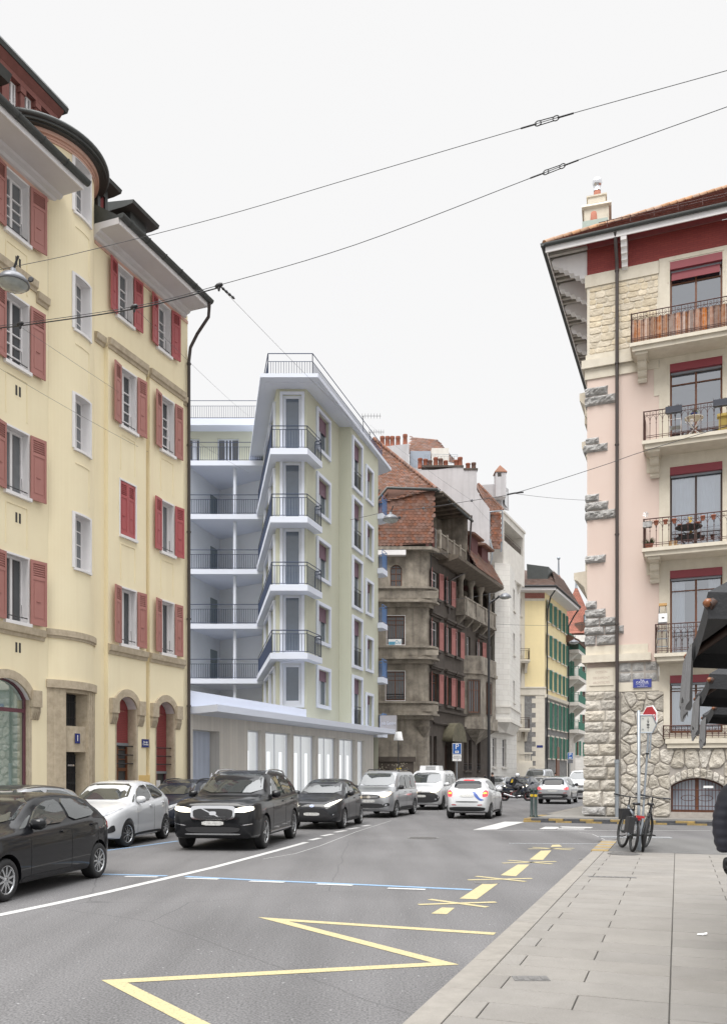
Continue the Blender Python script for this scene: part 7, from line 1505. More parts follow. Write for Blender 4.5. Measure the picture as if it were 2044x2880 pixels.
def car_body(kind, sx, sy, sz):
    key = (kind, sx, sy, sz)
    if key in _body: return _body[key]
    A = ARCH[kind]; L = A['L']
    xs = np.unique(np.concatenate([np.array([0,.015,.03,.06,.1]), np.linspace(.14, L-.12, 62), L-np.array([.09,.05,.02,0.])]))
    T, B_, Wd, Bo, Rw = (lerp_prof(A[k], xs) for k in ('top','belt','wid','bot','rw'))
    rings = []
    for i, x in enumerate(xs):
        t, s, w, z0, rw_ = T[i], B_[i], Wd[i], Bo[i], min(Rw[i], Wd[i]-.06); t = max(t, s+.025); k = min(1, (t-s)/.3); mid = z0+(s-z0)*.52
        half = [(0,z0),(w-.18,z0),(w-.05,z0+.02),(w-.012,z0+.09),(w-.004,(z0+mid)/2+.04),(w,mid),(w-.004,mid+(s-mid)*.5),(w-.018,s-.05),(w-.045,s-.005),(w-.07,s+.012)]
        a = np.array([w-.075, s+.016]); c = np.array([rw_, t-.085*k-.012])
        if c[0] > a[0]-.01: c[0] = a[0]-.01
        for q in (.25,.5,.75): p = a*(1-q)+c*q; half.append((p[0]+.028*k*math.sin(math.pi*q), p[1]))
        half += [(c[0],c[1]),(rw_-.035,t-.045*k-.008),(rw_-.10,t-.018*k-.004),(rw_*.6,t-.004),(rw_*.3,t),(0,t+.004)]
        rings.append([(x, y, z) for y, z in half]+[(x, -y, z) for y, z in half[-2:0:-1]])
    n = len(rings[0]); vs = [Vector((p[0]*sx, p[1]*sy, p[2]*sz)) for r in rings for p in r]; k = len(rings)
    fs = [(i*n+j, (i+1)*n+j, (i+1)*n+(j+1)%n, i*n+(j+1)%n) for i in range(k-1) for j in range(n)]
    b = MB(); b.mesh(vs, fs, 0, True); b.poly(vs[:n], 0); b.poly(vs[-n:][::-1], 0)
    me = bpy.data.meshes.new('body'); me.from_pydata(b.v, [], b.f); me.materials.append(M['p_black']); me.materials.append(M['well'])
    bm = bmesh.new(); bm.from_mesh(me); bmesh.ops.remove_doubles(bm, verts=bm.verts, dist=1e-5); bmesh.ops.recalc_face_normals(bm, faces=bm.faces); bm.to_mesh(me); bm.free()
    bvh = BVHTree.FromPolygons([v.co for v in me.vertices], [list(p.vertices) for p in me.polygons])
    ob = bpy.data.objects.new('body_tmp', me); COL.objects.link(ob); r = A['r']*min(sx,sz)+.055; cuts = []
    for x in (A['fo']*sx, (A['fo']+A['wb'])*sx):
        for s in (-1, 1):
            c = MB(); c.lathe(Vector((x, s*(A['W']/2*sy-.30), A['r']*min(sx,sz))), [(r,0),(r,.5)], 28, 1, Vector((0,s,0)))
            cm = bpy.data.meshes.new('cut'); cm.from_pydata(c.v, [], c.f); cm.materials.append(M['p_black']); cm.materials.append(M['well'])
            bm = bmesh.new(); bm.from_mesh(cm); bmesh.ops.recalc_face_normals(bm, faces=bm.faces)
            for f in bm.faces: f.material_index = 1
            bm.to_mesh(cm); bm.free(); co = bpy.data.objects.new('cut', cm); COL.objects.link(co); cuts.append(co)
            md = ob.modifiers.new('arch', 'BOOLEAN'); md.object = co; md.operation = 'DIFFERENCE'; md.solver = 'EXACT'
    nm = bpy.data.meshes.new_from_object(ob.evaluated_get(bpy.context.evaluated_depsgraph_get())); nm.name = 'body'
    for o in cuts+[ob]: bpy.data.objects.remove(o)
    for p in nm.polygons: p.use_smooth = True
    nm.set_sharp_from_angle(angle=R(38))
    _body[key] = (nm, bvh); return _body[key]
def decal(bvh, poly, view, off=.006, grid=.07, rnd=2, skirt=.02, relax=0):
    """a patch outlined in side (x,z), front or rear (y,z) or top (x,y) view, laid onto the body"""
    P = [tuple(p) for p in poly]
    for _ in range(rnd):
        Q = []
        for i in range(len(P)):
            a, c = P[i], P[(i+1)%len(P)]; Q += [(a[0]*.82+c[0]*.18, a[1]*.82+c[1]*.18), (a[0]*.18+c[0]*.82, a[1]*.18+c[1]*.82)]
        P = Q
    bm = bmesh.new(); f = bm.faces.new([bm.verts.new((p[0], p[1], 0)) for p in P])
    for ax in (0, 1):
        lo, hi = min(p[ax] for p in P), max(p[ax] for p in P); k = int((hi-lo)/grid)
        for i in range(1, k+1):
            co = [0,0,0]; co[ax] = lo+(hi-lo)*i/(k+1); no = [0,0,0]; no[ax] = 1
            bmesh.ops.bisect_plane(bm, geom=bm.verts[:]+bm.edges[:]+bm.faces[:], plane_co=co, plane_no=no)
    D = {'L': Vector((0,1,0)), 'R': Vector((0,-1,0)), 'F': Vector((1,0,0)), 'B': Vector((-1,0,0)), 'T': Vector((0,0,-1))}[view]
    bad = []
    for v in bm.verts:
        a, c = v.co.x, v.co.y
        o = {'L': Vector((a,-5,c)), 'R': Vector((a,5,c)), 'F': Vector((-5,a,c)), 'B': Vector((12,a,c)), 'T': Vector((a,c,5))}[view]
        h = bvh.ray_cast(o, D)
        if h[0] is None: h = bvh.find_nearest(o+D*4.5)
        nn = h[1] if h[1].dot(D) < 0 else -h[1]
        v.co = h[0]+nn*off
    inner = [v for v in bm.verts if not v.is_boundary]
    for _ in range(relax): bmesh.ops.smooth_vert(bm, verts=inner, factor=.5, use_axis_x=True, use_axis_y=True, use_axis_z=True)
    e = [x for x in bm.edges if len(x.link_faces) == 1]
    r = bmesh.ops.extrude_edge_only(bm, edges=e)
    for v in [g for g in r['geom'] if isinstance(g, bmesh.types.BMVert)]: v.co += D*skirt
    for f in bm.faces: f.normal_update()
    top = [f for f in bm.faces if abs(f.normal.dot(D)) > .05]
    if top and sum(f.normal.dot(D)*f.calc_area() for f in top) > 0: bmesh.ops.reverse_faces(bm, faces=bm.faces[:])
    for f in bm.faces: f.smooth = True
    me = bpy.data.meshes.new('patch'); bm.to_mesh(me); bm.free(); me.set_sharp_from_angle(angle=R(40)); return me
def wheel_meshes(r, w, spokes, rimm):
    key = ('wheel', r, w, spokes, rimm)
    if key in _wc: return _wc[key]
    Y = Vector((0,-1,0)); t = MB(); t.lathe((0,w/2,0), [(r*.66,0),(r*.92,.0),(r*.985,w*.10),(r,w*.22),(r,w*.78),(r*.985,w*.90),(r*.92,w),(r*.68,w),(r*.62,w*.9)], 36, 0, Y)
    rm = MB(); rm.lathe((0,w/2,0), [(r*.64,w*.5),(r*.69,w*.97),(r*.66,w*1.0),(r*.62,w*.94),(r*.60,w*.55)], 36, 0, Y); rm.lathe((0,w/2,0), [(r*.60,w*.50),(r*.001,w*.52)], 24, 1, Y); rm.lathe((0,w/2,0), [(.06,w*.5),(.055,w*.92),(.001,w*.94)], 12, 0, Y)
    for i in range(spokes):
        a = 2*math.pi*i/spokes; d = Vector((math.cos(a),0,math.sin(a))); s = Vector((-math.sin(a),0,math.cos(a))); o = Vector((0,w/2-w*.94,0)); o2 = Vector((0,w/2-w*.8,0)); q = r*.045
        rm.hexa([o2+d*.04-s*q*1.3,o2+d*r*.65-s*q,o2+d*r*.65+s*q,o2+d*.04+s*q*1.3,o+d*.04-s*q*1.3,o+d*r*.65-s*q,o+d*r*.65+s*q,o+d*.04+s*q*1.3])
    _wc[key] = (t.data('tyre', M['black']), rm.data('rim', [M[rimm], M['well']])); return _wc[key]
def car(label, kind, L, W, Hh, paint, pos, head, front, side, rear, name='car', cat='car', spokes=7, rimm='rimsilver', extra=None, wheel_trim=False, group=None, steer=0., detail=True):
    """pos: ground point under the near wheel named by front/rear; head: direction the bonnet points"""
    A = ARCH[kind]; sx, sy, sz = L/A['L'], W/A['W'], Hh/A['Hh']; nm, bvh = car_body(kind, sx, sy, sz)
    rot = math.atan2(head[1], head[0])-math.pi; rm_ = Matrix.Rotation(rot, 4, 'Z')
    rw = A['r']*min(sx,sz); ax = [A['fo']*sx, (A['fo']+A['wb'])*sx]
    loc = Vector(pos[0]); loc.z = pos[2] if len(pos) > 2 else 0.; ref = {'FL': Vector((ax[0],-(W/2-.1),0)), 'RL': Vector((ax[1],-(W/2-.1),0)), 'RR': Vector((ax[1],W/2-.1,0)), 'C': Vector((L/2,0,0))}[pos[1]]
    base = loc-rm_ @ (ref-Vector((L/2,0,0)))
    T = thing(name, base, label, cat, group, rot); O = Vector((-L/2,0,0))
    def part(nm_, me, mt, par=T, at_=O):
        me = me.copy(); me.materials.clear()
        for m in (mt if isinstance(mt, (list, tuple)) else [mt]): me.materials.append(M[m])
        return put(nm_, me, par, at_)
    body = part('body', nm, [paint, 'well'])
    S2 = lambda p: [(x*sx, z*sz) for x, z in p]; F2 = lambda p: [(y*sy, z*sz) for y, z in p]; MR_ = lambda p: [(-y, z) for y, z in p]
    Z0 = Vector((0,0,0))
    for v, s in (('L',-1),('R',1)):
        for g in A['glass']: part('side_window', decal(bvh, S2(g), v, .016, .14, 1, .03, 1), 'carglass')
        for g in A['quarter']: part('side_window', decal(bvh, S2(g), v, .004, .09, 1), 'carglass')
    sym = lambda h: F2(h+[(-y, z) for y, z in h[::-1] if abs(y) > 1e-6])
    part('windscreen', decal(bvh, sym(A['ws']), 'F', .012, .17, 1, .03, 3), 'carglass'); part('rear_window', decal(bvh, sym(A['rear']), 'B', .016, .08, 1, .03, 0), 'rearglass')
    for i, x in enumerate(ax):
        for s in (-1, 1):
            tm, rmesh = wheel_meshes(rw, .21, spokes, rimm)
            wo = bpy.data.objects.new('wheel', None); COL.objects.link(wo); wo.parent = T; wo.empty_display_size = .1; wo.location = Vector((x, s*(W/2-.115), rw))+O; wo.rotation_euler = (0, random.uniform(0,6), 0 if s < 0 else math.pi)
            if i == 0 and steer: wo.rotation_euler.z += steer
            put('tyre', tm, wo); put('rim', rmesh, wo)
    lst = []
    for nm_, mt, poly, m_ in front: lst.append((nm_, mt, F2(poly), 'F')); lst += [(nm_, mt, MR_(F2(poly))[::-1], 'F')] if m_ else []
    for nm_, mt, poly, m_ in rear: lst.append((nm_, mt, F2(poly), 'B')); lst += [(nm_, mt, MR_(F2(poly))[::-1], 'B')] if m_ else []
    for nm_, mt, poly, m_ in side: lst += [(nm_, mt, S2(poly), 'L'), (nm_, mt, S2(poly), 'R')]
    lay = 0
    for nm_, mt, poly, v in lst: lay += 1; part(nm_, decal(bvh, poly, v, .007+.0012*(lay % 9) if nm_ != 'panel_gap' else .0035, .08, 1 if nm_ in ('licence_plate','panel_gap') else 2, .03 if nm_ != 'panel_gap' else .006), mt)
    if detail:
        zb, zt = .28, lambda x: float(lerp_prof(A['belt'], np.array([x]))[0])-.005
        for v in 'LR':
            for x, tilt in ((A['fdoor'],0),(A['bdoor'],0),(A['rdoor'],-.12)):
                g = [(x-.004+tilt*.0,.30),(x+.004,.30),(x+.004,zt(x)),(x-.004,zt(x))]; part('panel_gap', decal(bvh, S2(g), v, .0025, .1, 0, .004), 'seam')
            for x in (A['bdoor']-.22, A['rdoor']-.16):
                z = zt(x)-.10; part('door_handle', decal(bvh, S2([(x-.09,z-.018),(x+.09,z-.018),(x+.09,z+.018),(x-.09,z+.018)]), v, .03, .1, 2, .035), paint)
        for s in (-1, 1):                              # door mirrors
            x = A['glass'][0][0][0]+.06; z = zt(x)+.08; h = bvh.ray_cast(Vector((x*sx, s*5, z*sz)), Vector((0,-s,0)))
            if h[0] is not None:
                c = h[0]+Vector((0,s*.12,.02)); b = MB(); b.lathe(c, [(.001,-.115),(.06,-.10),(.085,-.04),(.088,.03),(.07,.09),(.001,.105)], 12, 0, Vector((0,1,.0))); b.v = [Vector((c.x+(v.x-c.x)*.85, v.y, c.z+(v.z-c.z)*1.0)) for v in b.v]; b.tube([h[0]-Vector((0,s*.02,.02)), c-Vector((0,0,.03))], .03, 6, 1)
                mo = put('mirror', b.data('mirror', [M[paint if paint not in ('p_silver',) else 'trim'], M['trim']], Z0), T, O)
    if extra: extra(T, body, bvh, O, sx, sy, sz, A, part)
    return T
def rails(m='chrome', h=.05):
    def f(T, body, bvh, O, sx, sy, sz, A, part):
        for s in (-1, 1):
            P = []
            for i in range(12):
                x = (A['L']*.44+A['L']*.44*i/11)*sx; y = s*(float(lerp_prof(A['rw'], np.array([x/sx]))[0])-.07)*sy; q = bvh.ray_cast(Vector((x,y,5)), Vector((0,0,-1)))[0]; P.append(q+Vector((0,0,h if 0 < i < 11 else .0)))
            b = MB(); b.tube(P, .02, 6); put('roof_rail', b.data('roof_rail', M[m]), T, O)
    return f
sill = lambda A, m='trim': ('sill_trim', m, [(A['fo']+.36,.20),(A['fo']+A['wb']-.36,.20),(A['fo']+A['wb']-.36,.30),(A['fo']+.36,.30)], 0)
HA, SU, VA = ARCH['hatch'], ARCH['suv'], ARCH['van']
def fr_hatch(lit='lens', dark_lower=True):
    return [('headlight', lit, [(.36,.70),(.50,.68),(.70,.78),(.80,.90),(.66,.84),(.48,.77)], 1), ('grille', 'trim', [(-.36,.635),(.36,.635),(.40,.675),(-.40,.675)], 0), ('emblem', 'chrome', [(-.07,.685),(.0,.66),(.07,.685),(.07,.72),(0,.745),(-.07,.72)], 0),
            ('lower_grille', 'trim', [(-.46,.30),(.46,.30),(.62,.36),(.40,.55),(-.40,.55),(-.62,.36)], 0), ('licence_plate', 'platewhite', [(-.24,.42),(.24,.42),(.24,.51),(-.24,.51)], 0), ('fog_lamp_bezel', 'trim', [(.56,.34),(.76,.38),(.74,.56)], 1), ('fog_lamp', 'lens', [(.63,.40),(.70,.40),(.70,.47),(.63,.47)], 1)]
def re_hatch(lit='tail', plate='platewhite'):
    return [('tail_light', lit, [(.56,.80),(.74,.82),(.75,.98),(.60,1.03),(.54,.94)], 1), ('licence_plate', plate, [(-.24,.72),(.24,.72),(.24,.82),(-.24,.82)], 0), ('bumper_trim', 'trim', [(-.60,.30),(.60,.30),(.62,.40),(-.62,.40)], 0), ('reflector', 'tail', [(.44,.46),(.60,.47),(.60,.50),(.44,.49)], 1), ('emblem', 'chrome', [(-.05,.88),(.05,.88),(.05,.93),(-.05,.93)], 0)]
def fr_suv(lit='lens', paint='p_black'):
    return [('headlight', lit, [(.46,.83),(.70,.83),(.88,.88),(.86,.96),(.62,.94),(.46,.90)], 1), ('grille', 'chrome', [(-.48,.66),(.48,.66),(.50,.92),(.44,.97),(-.44,.97),(-.50,.92)], 0), ('grille_mesh', 'trim', [(-.43,.69),(.43,.69),(.45,.91),(-.45,.91)], 0), ('emblem', 'chrome', [(-.075,.77),(.075,.77),(.075,.85),(-.075,.85)], 0),
            ('grille_bar', 'chrome', [(-.26,.69),(-.21,.69),(.28,.91),(.22,.91)], 0), ('lower_grille', 'trim', [(-.56,.40),(.56,.40),(.62,.52),(-.62,.52)], 0), ('licence_plate', 'platewhite', [(-.24,.555),(.24,.555),(.24,.645),(-.24,.645)], 0), ('trim_strip', 'chrome', [(.60,.54),(.86,.58),(.86,.60),(.60,.56)], 1), ('skid_strip', 'rimsilver', [(-.62,.355),(.62,.355),(.60,.385),(-.60,.385)], 0)]
def re_suv(lit='tail'):
    return [('tail_light', lit, [(.62,.92),(.88,.90),(.88,1.06),(.66,1.06)], 1), ('licence_plate', 'platewhite', [(-.28,.78),(.28,.78),(.28,.88),(-.28,.88)], 0), ('bumper_trim', 'trim', [(-.84,.40),(.84,.40),(.86,.66),(-.86,.66)], 0), ('skid_plate', 'rimsilver', [(-.62,.44),(.62,.44),(.54,.54),(-.54,.54)], 0), ('reflector', 'tail', [(.62,.68),(.82,.69),(.82,.73),(.62,.72)], 1)]
def fr_van(lit='lens', lower='trim'):
    return [('headlight', lit, [(.44,.80),(.62,.78),(.78,.86),(.80,.98),(.62,.95),(.48,.88)], 1), ('grille', 'trim', [(-.42,.72),(.42,.72),(.44,.86),(-.44,.86)], 0), ('grille_bar', 'chrome', [(-.38,.80),(.38,.80),(.38,.815),(-.38,.815)], 0), ('grille_bar', 'chrome', [(-.38,.755),(.38,.755),(.38,.77),(-.38,.77)], 0), ('emblem', 'chrome', [(-.08,.74),(.08,.74),(.05,.84),(-.05,.84)], 0),
            ('lower_grille', 'trim', [(-.62,.38),(.62,.38),(.54,.55),(-.54,.55)], 0), ('licence_plate', 'platewhite', [(-.24,.58),(.24,.58),(.24,.68),(-.24,.68)], 0), ('fog_lamp_bezel', 'trim', [(.58,.42),(.78,.46),(.76,.58),(.60,.55)], 1), ('fog_lamp', 'lens', [(.63,.46),(.70,.47),(.70,.53),(.63,.52)], 1), ('skid_strip', 'rimsilver', [(-.56,.345),(.56,.345),(.54,.375),(-.54,.375)], 0)]
flat = lambda g: Vector((g.x, g.y, 0))
def posd(px, d): return Vector((rx(px)*d, d, 0))
car('black hatchback passing at the left edge of the picture, nearest of all cars, headlight on', 'hatch', 4.1, 1.72, 1.39, 'p_black', (posd(266,13.75), 'RL'), (-.16,-1), [f if f[0] != 'headlight' else ('headlight','litwarm',[(.50,.70),(.72,.72),(.76,.82),(.52,.80)],1) for f in fr_hatch()], [sill(HA)], re_hatch(), spokes=10)
car('white hatchback parked by the pavement between the black hatchback and the black estate', 'hatch', 3.95, 1.70, 1.51, 'p_white', (posd(352,19.45), 'FL'), (-.11,-1), fr_hatch(), [sill(HA,'trim')], re_hatch(), spokes=9, steer=R(-10))
car('dark estate car parked behind the white hatchback, half hidden by the black off-roader', 'hatch', 4.3, 1.76, 1.50, 'p_navy', (posd(514,26.2), 'C'), (-.20,-1), fr_hatch(), [sill(HA)], re_hatch(), extra=rails('trim'))
car('grey car parked furthest along the row, only its roof showing behind the black off-roader', 'hatch', 4.2, 1.75, 1.50, 'p_silver', (posd(598,31.6), 'C'), (-.25,-1), fr_hatch(), [sill(HA)], re_hatch())
car('silver car with a dark roof parked beside the shop window, behind the black hatchback', 'hatch', 4.0, 1.72, 1.44, 'p_silver', (Vector((-7.25,17.2,0)), 'C'), (-.32,-1), fr_hatch(), [sill(HA)]+[], re_hatch(), extra=lambda T, body, bvh, O, sx, sy, sz, A, part: part('roof_cover', decal(bvh, [(1.72*sx,-.55),(3.5*sx,-.52),(3.5*sx,.52),(1.72*sx,.55)], 'T', .006, .12, 1), 'p_dark'))
car('black off-roader with a wide chrome-edged grille driving towards the camera, headlights on', 'suv', 4.95, 1.95, 1.76, 'p_black', (posd(738,19.1), 'FL'), (-.13,-1), fr_suv('lit'), [sill(SU), ('chrome_strip','chrome',[(1.30,.33),(3.5,.33),(3.5,.36),(1.30,.36)],0)], re_suv(), name='off_roader', spokes=5, extra=rails('chrome', .05))
car('dark grey hatchback following the black off-roader, headlight on, blue badge on its nose', 'hatch', 3.95, 1.70, 1.51, 'p_dark', (posd(962,26.0), 'FL'), (-.20,-1), [f if f[0] != 'lower_grille' else ('lower_grille','trim',[(-.50,.28),(.50,.28),(.66,.36),(.34,.62),(-.34,.62),(-.66,.36)],0) for f in [(a, 'badge' if a == 'emblem' else m, p, q) for a, m, p, q in fr_hatch('lit')] if f[0] != 'grille'], [sill(HA)], re_hatch(), spokes=8)
car('silver high-roofed van with roof rails driving behind the dark grey hatchback', 'van', 4.37, 1.76, 1.80, 'p_silver', (posd(1109,32.6), 'FL'), (-.30,-.95), fr_van('litwarm'), [('sill_trim','trim',[(1.2,.22),(3.3,.22),(3.3,.40),(1.2,.40)],0)], [('tail_light','tail',[(.74,.9),(.84,.9),(.84,1.35),(.76,1.35)],1),('licence_plate','platewhite',[(-.24,.66),(.24,.66),(.24,.76),(-.24,.76)],0)], name='van', cat='van', extra=rails('trim', .07), spokes=6)
def reefer(T, body, bvh, O, sx, sy, sz, A, part):
    b = MB(); f = Fr((0,0),(0,1))
    b.hexa([Vector((1.75*sx,-.48,1.74*sz)),Vector((2.7*sx,-.48,1.78*sz)),Vector((2.7*sx,.48,1.78*sz)),Vector((1.75*sx,.48,1.74*sz)),Vector((1.85*sx,-.45,2.0*sz)),Vector((2.65*sx,-.45,2.0*sz)),Vector((2.65*sx,.45,2.0*sz)),Vector((1.85*sx,.45,2.0*sz))])
    u = put('roof_cooler', b.data('roof_cooler', M['p_white']), T, O); g = MB()
    for i in range(7): z = (1.80+.026*i)*sz; x = 1.77*sx+(z-1.74*sz)/(.26*sz)*.1*sx-.012; g.hexa([Vector((x-.01,-.30,z)),Vector((x+.01,-.30,z)),Vector((x+.01,.18,z)),Vector((x-.01,.18,z)),Vector((x-.01,-.30,z+.013)),Vector((x+.01,-.30,z+.013)),Vector((x+.01,.18,z+.013)),Vector((x-.01,.18,z+.013))])
    put('grille', g.data('grille', M['trim']), u)
car('white delivery van with a black bumper and a cooling unit on its roof', 'van', 4.4, 1.83, 1.84, 'p_white', (posd(1242,39.4), 'FL'), (-.30,-.95), [('bumper','trim',[(-.74,.34),(.74,.34),(.82,.60),(.60,.80),(-.60,.80),(-.82,.60)],0)]+[f for f in fr_van('litwarm') if f[0] in ('headlight','grille_bar','emblem','licence_plate','fog_lamp')], [('window_blank','p_white',VA['glass'][1],0),('window_blank','p_white',VA['glass'][2],0)], [('tail_light','tail',[(.74,.9),(.84,.9),(.84,1.35),(.76,1.35)],1)], name='delivery_van', cat='van', extra=reefer, rimm='trim')
car('white hatchback with a blue swoosh driving away in the right-hand lane, brake lights lit', 'hatch', 3.7, 1.66, 1.52, 'p_white', (posd(1266,32.0), 'RL'), (.30,.95), fr_hatch(), [sill(HA)], [('tail_light','tail_lit',[(.58,.80),(.74,.82),(.76,1.0),(.66,1.06),(.56,.96)],1),('indicator','amber_lit',[(.60,.91),(.72,.92),(.72,.96),(.61,.96)],1),('licence_plate','platewhite',[(-.26,.80),(.26,.80),(.26,.90),(-.26,.90)],0),('bumper_trim','trim',[(-.66,.30),(.66,.30),(.68,.45),(-.68,.45)],0),('trim_strip','trim',[(-.42,.62),(.42,.62),(.42,.645),(-.42,.645)],0),('brake_light','tail_lit',[(-.20,1.385),(.20,1.385),(.20,1.42),(-.20,1.42)],0),('blue_swoosh','blue_swoosh',[(.18,1.0),(.30,1.0),(.48,.75),(.66,.70),(.50,.66),(.30,.80)],0),('reflector','tail',[(.40,.50),(.58,.51),(.58,.54),(.40,.53)],1)] if M.setdefault('blue_swoosh', mat('blue_sticker', (.05,.10,.34), .3, 0)) else [], steer=0)
car('silver compact off-roader driving away past the bollards, red tail lights lit', 'suv', 4.2, 1.80, 1.52, 'p_silver', (posd(1519,47.6), 'RL'), (.36,.93), fr_suv(), [('sill_trim','trim',[(1.2,.26),(3.6,.26),(3.6,.42),(1.2,.42)],0)], re_suv('tail_lit'), name='off_roader', spokes=5)
car('dark saloon with a lit headlight coming on behind the motorcycle', 'hatch', 4.5, 1.80, 1.46, 'p_navy', (posd(1467,60.5), 'C'), (-.42,-.9), fr_hatch('lit'), [sill(HA)], re_hatch())
car('white people carrier with roof bars at the far end of the street', 'van', 4.9, 1.95, 2.1, 'p_silver', (posd(1512,74), 'C'), (-.42,-.9), fr_van(), [], [], name='van', cat='van', extra=rails('trim', .09))
car('pale car in front of the white people carrier, partly behind the silver off-roader', 'hatch', 4.3, 1.78, 1.5, 'p_silver', (posd(1520,67), 'C'), (-.42,-.9), fr_hatch(), [], [])
car('white van half hidden by the rough stone corner of the pink building', 'van', 4.6, 1.85, 1.9, 'p_white', (posd(1640,57.5), 'C'), (-.40,-.92), fr_van(), [], [], name='van', cat='van')
car('pale car in the traffic queue left of the motorcyclist', 'hatch', 4.2, 1.75, 1.5, 'p_silver', (posd(1400,62), 'C'), (-.42,-.9), fr_hatch(), [], [])
# ------------------------------------------------------------ lamps and overhead cables
def sag(a, c, s, n=24): return [a+(c-a)*i/n+Vector((0,0,-4*s*(i/n)*(1-i/n))) for i in range(n+1)]
def pendant(p, r, label, tilt=0.):
    T = thing('street_lamp', p, label, 'lamp'); b = MB(); b.lathe(p, [(r,0),(r*1.02,.02),(r*.95,.075),(r*.72,.155),(r*.38,.205),(.07,.23),(.05,.31),(.001,.31)], 24); b.build('lamp_shade', M['lampgrey'], T)
    b = MB(); b.lathe(p, [(r*.93,.02),(r*.80,-.05),(r*.45,-.09),(.001,-.105)], 24); b.build('lamp_glass', M['lampglass'], T); b = MB(); b.bar(p+Vector((0,0,.28)), p+Vector((.10,.0,.56)), .025); b.lathe(p+Vector((r*1.12,0,.10)), [(.045,-.012),(.06,0),(.045,.012)], 10, 0, Vector((0,1,0))); b.build('hanger', M['iron'], T); return T
def cable(name, pts, r, label, m='iron'):
    b = MB(); b.tube(pts, r, 5); o = b.build(name, M[m], loc=pts[0]); return tag(o, label, 'cable')
M['cable'] = mat('dark_cable', (.05,.05,.055), .6, 0)
cA = [at(-160,800,18.0), at(50,745,17.0)]; cB = at(2200,153,11.4)
top_pts = [at(x,y,d) for x,y,d in ((-160,790,17.6),(50,748,17.0),(240,707,16.3),(620,610,15.3),(1010,495,14.4),(1460,362,13.4))]; t2 = [at(1612,318,13.08), at(2044,198,12.2), at(2300,127,11.7)]
def smooth(P, n=6):
    o = []
    for i in range(len(P)-1):
        a, b_, c, d = P[max(0,i-1)], P[i], P[i+1], P[min(len(P)-1,i+2)]
        for k in range(n): t = k/n; o.append(.5*((2*b_)+(c-a)*t+(2*a-5*b_+4*c-d)*t*t+(3*b_-a-3*c+d)*t**3))
    return o+[P[-1]]
pA = smooth(top_pts+t2); cable('overhead_cable', pA, .0055, 'upper overhead cable crossing the whole sky with a turnbuckle, hanging lamp at its left end', 'cable')
bot = [at(x,y,d) for x,y,d in ((-200,955,20.2),(0,917,19.3),(58,910,19.1),(378,862,17.9),(616,802,17.1),(1000,688,15.9),(1488,502,14.7),(1628,449,14.4),(2044,300,13.7),(2300,205,13.2))]
pB = smooth(bot); cable('overhead_cable', pB, .0065, 'lower overhead cable across the yellow facade and sky, with clamps and a turnbuckle', 'cable')
b = MB(); b.tube(smooth([v-Vector((0,0,.05)) for v in bot[:5]]), .013, 5); tag(b.build('power_cable', M['iron'], loc=bot[0]), 'thick black power lead strung below the lower cable in front of the yellow facade', 'cable')
def turnbuckle(a, c, label):
    d = (c-a); T = thing('turnbuckle', a, label, 'turnbuckle'); s = Vector((0,0,1)); b = MB(); q = d.normalized()
    b.tube([a, a+d*.30], .014, 5); b.build('splice', M['iron'], T); b = MB(); b.tube([a+d*.70, c], .014, 5); b.build('splice', M['iron'], T); b = MB()
    for u in (-1, 1): b.bar(a+d*.36+s*.035*u, a+d*.64+s*.03*u, .009)
    for f in (.33, .67): b.tube([a+d*f+q*.05*math.cos(t)+s*.04*math.sin(t) for t in [2*math.pi*i/10 for i in range(11)]], .009, 5)
    b.build('buckle', M['iron'], T)
turnbuckle(at(1464,361,13.4), at(1612,318,13.08), 'long dark turnbuckle spliced into the upper overhead cable'); turnbuckle(at(1490,501,14.7), at(1626,450,14.4), 'long dark turnbuckle spliced into the lower overhead cable')
for (x,y,d), l in (((58,911,19.1),'clamp on the lower cable at its far left in front of the facade window'),((378,863,17.9),'clamp on the lower cable in front of the right-hand red shutters'),((616,803,17.1),'clamp on the lower cable against the sky right of the eave')):
    p = at(x,y,d); b = MB(); b.lathe(p, [(.03,-.08),(.05,-.03),(.05,.03),(.03,.08)], 6, 0, Vector((1,-.3,.2))); b.lathe(p-Vector((0,0,.05)), [(.02,-.06),(.035,0),(.02,.06)], 6); tag(b.build('cable_clamp', M['iron'], loc=p), l, 'clamp')
for a, c, l in ((at(60,920,19.1), at(700,1330,47.0),'thin guy wire from the leftmost clamp to the cream building'), (at(380,865,17.9), at(700,1170,47.5),'thin guy wire from the middle clamp past the yellow corner to the cream roof'), (at(618,805,17.1), at(1075,1262,58),'thin guy wire from the clamp in the sky down to the dark stone house'), (at(-60,1000,20), at(536,1330,30),'thin wire slanting down the yellow facade below the clamps')): cable('guy_wire', sag(a, c, .1, 8), .004, l, 'cable')
for f in range(4): q = at(628+f*9, 812+f*8, 17.2+.1*f); b = MB(); b.lathe(q, [(.012,-.05),(.03,0),(.012,.05)], 6, 0, Vector((1,0,-.9))); tag(b.build('insulator', M['iron'], loc=q), 'small dark insulator on the guy wire below the cable clamp in the sky', 'insulator', 'insulators on the guy wire')
pendant(at(38,800,16.8), .31, 'grey dome street lamp hanging from the upper cable at the left edge of the photo')
p3 = smooth([at(x,y,d) for x,y,d in ((985,1462,36),(1070,1443,33.6),(1098,1437,33),(1190,1429,31.5),(1326,1408,29.8),(1446,1387,28.6),(1680,1314,27),(1801,1272,26),(2044,1197,24.6),(2300,1118,23.5))]); cable('overhead_cable', p3, .010, 'overhead cable from the small balconies past the dark house and across the pink facade', 'cable')
pendant(at(1098,1463,33), .31, 'grey dome street lamp hanging in front of the tiled mansard of the dark house')
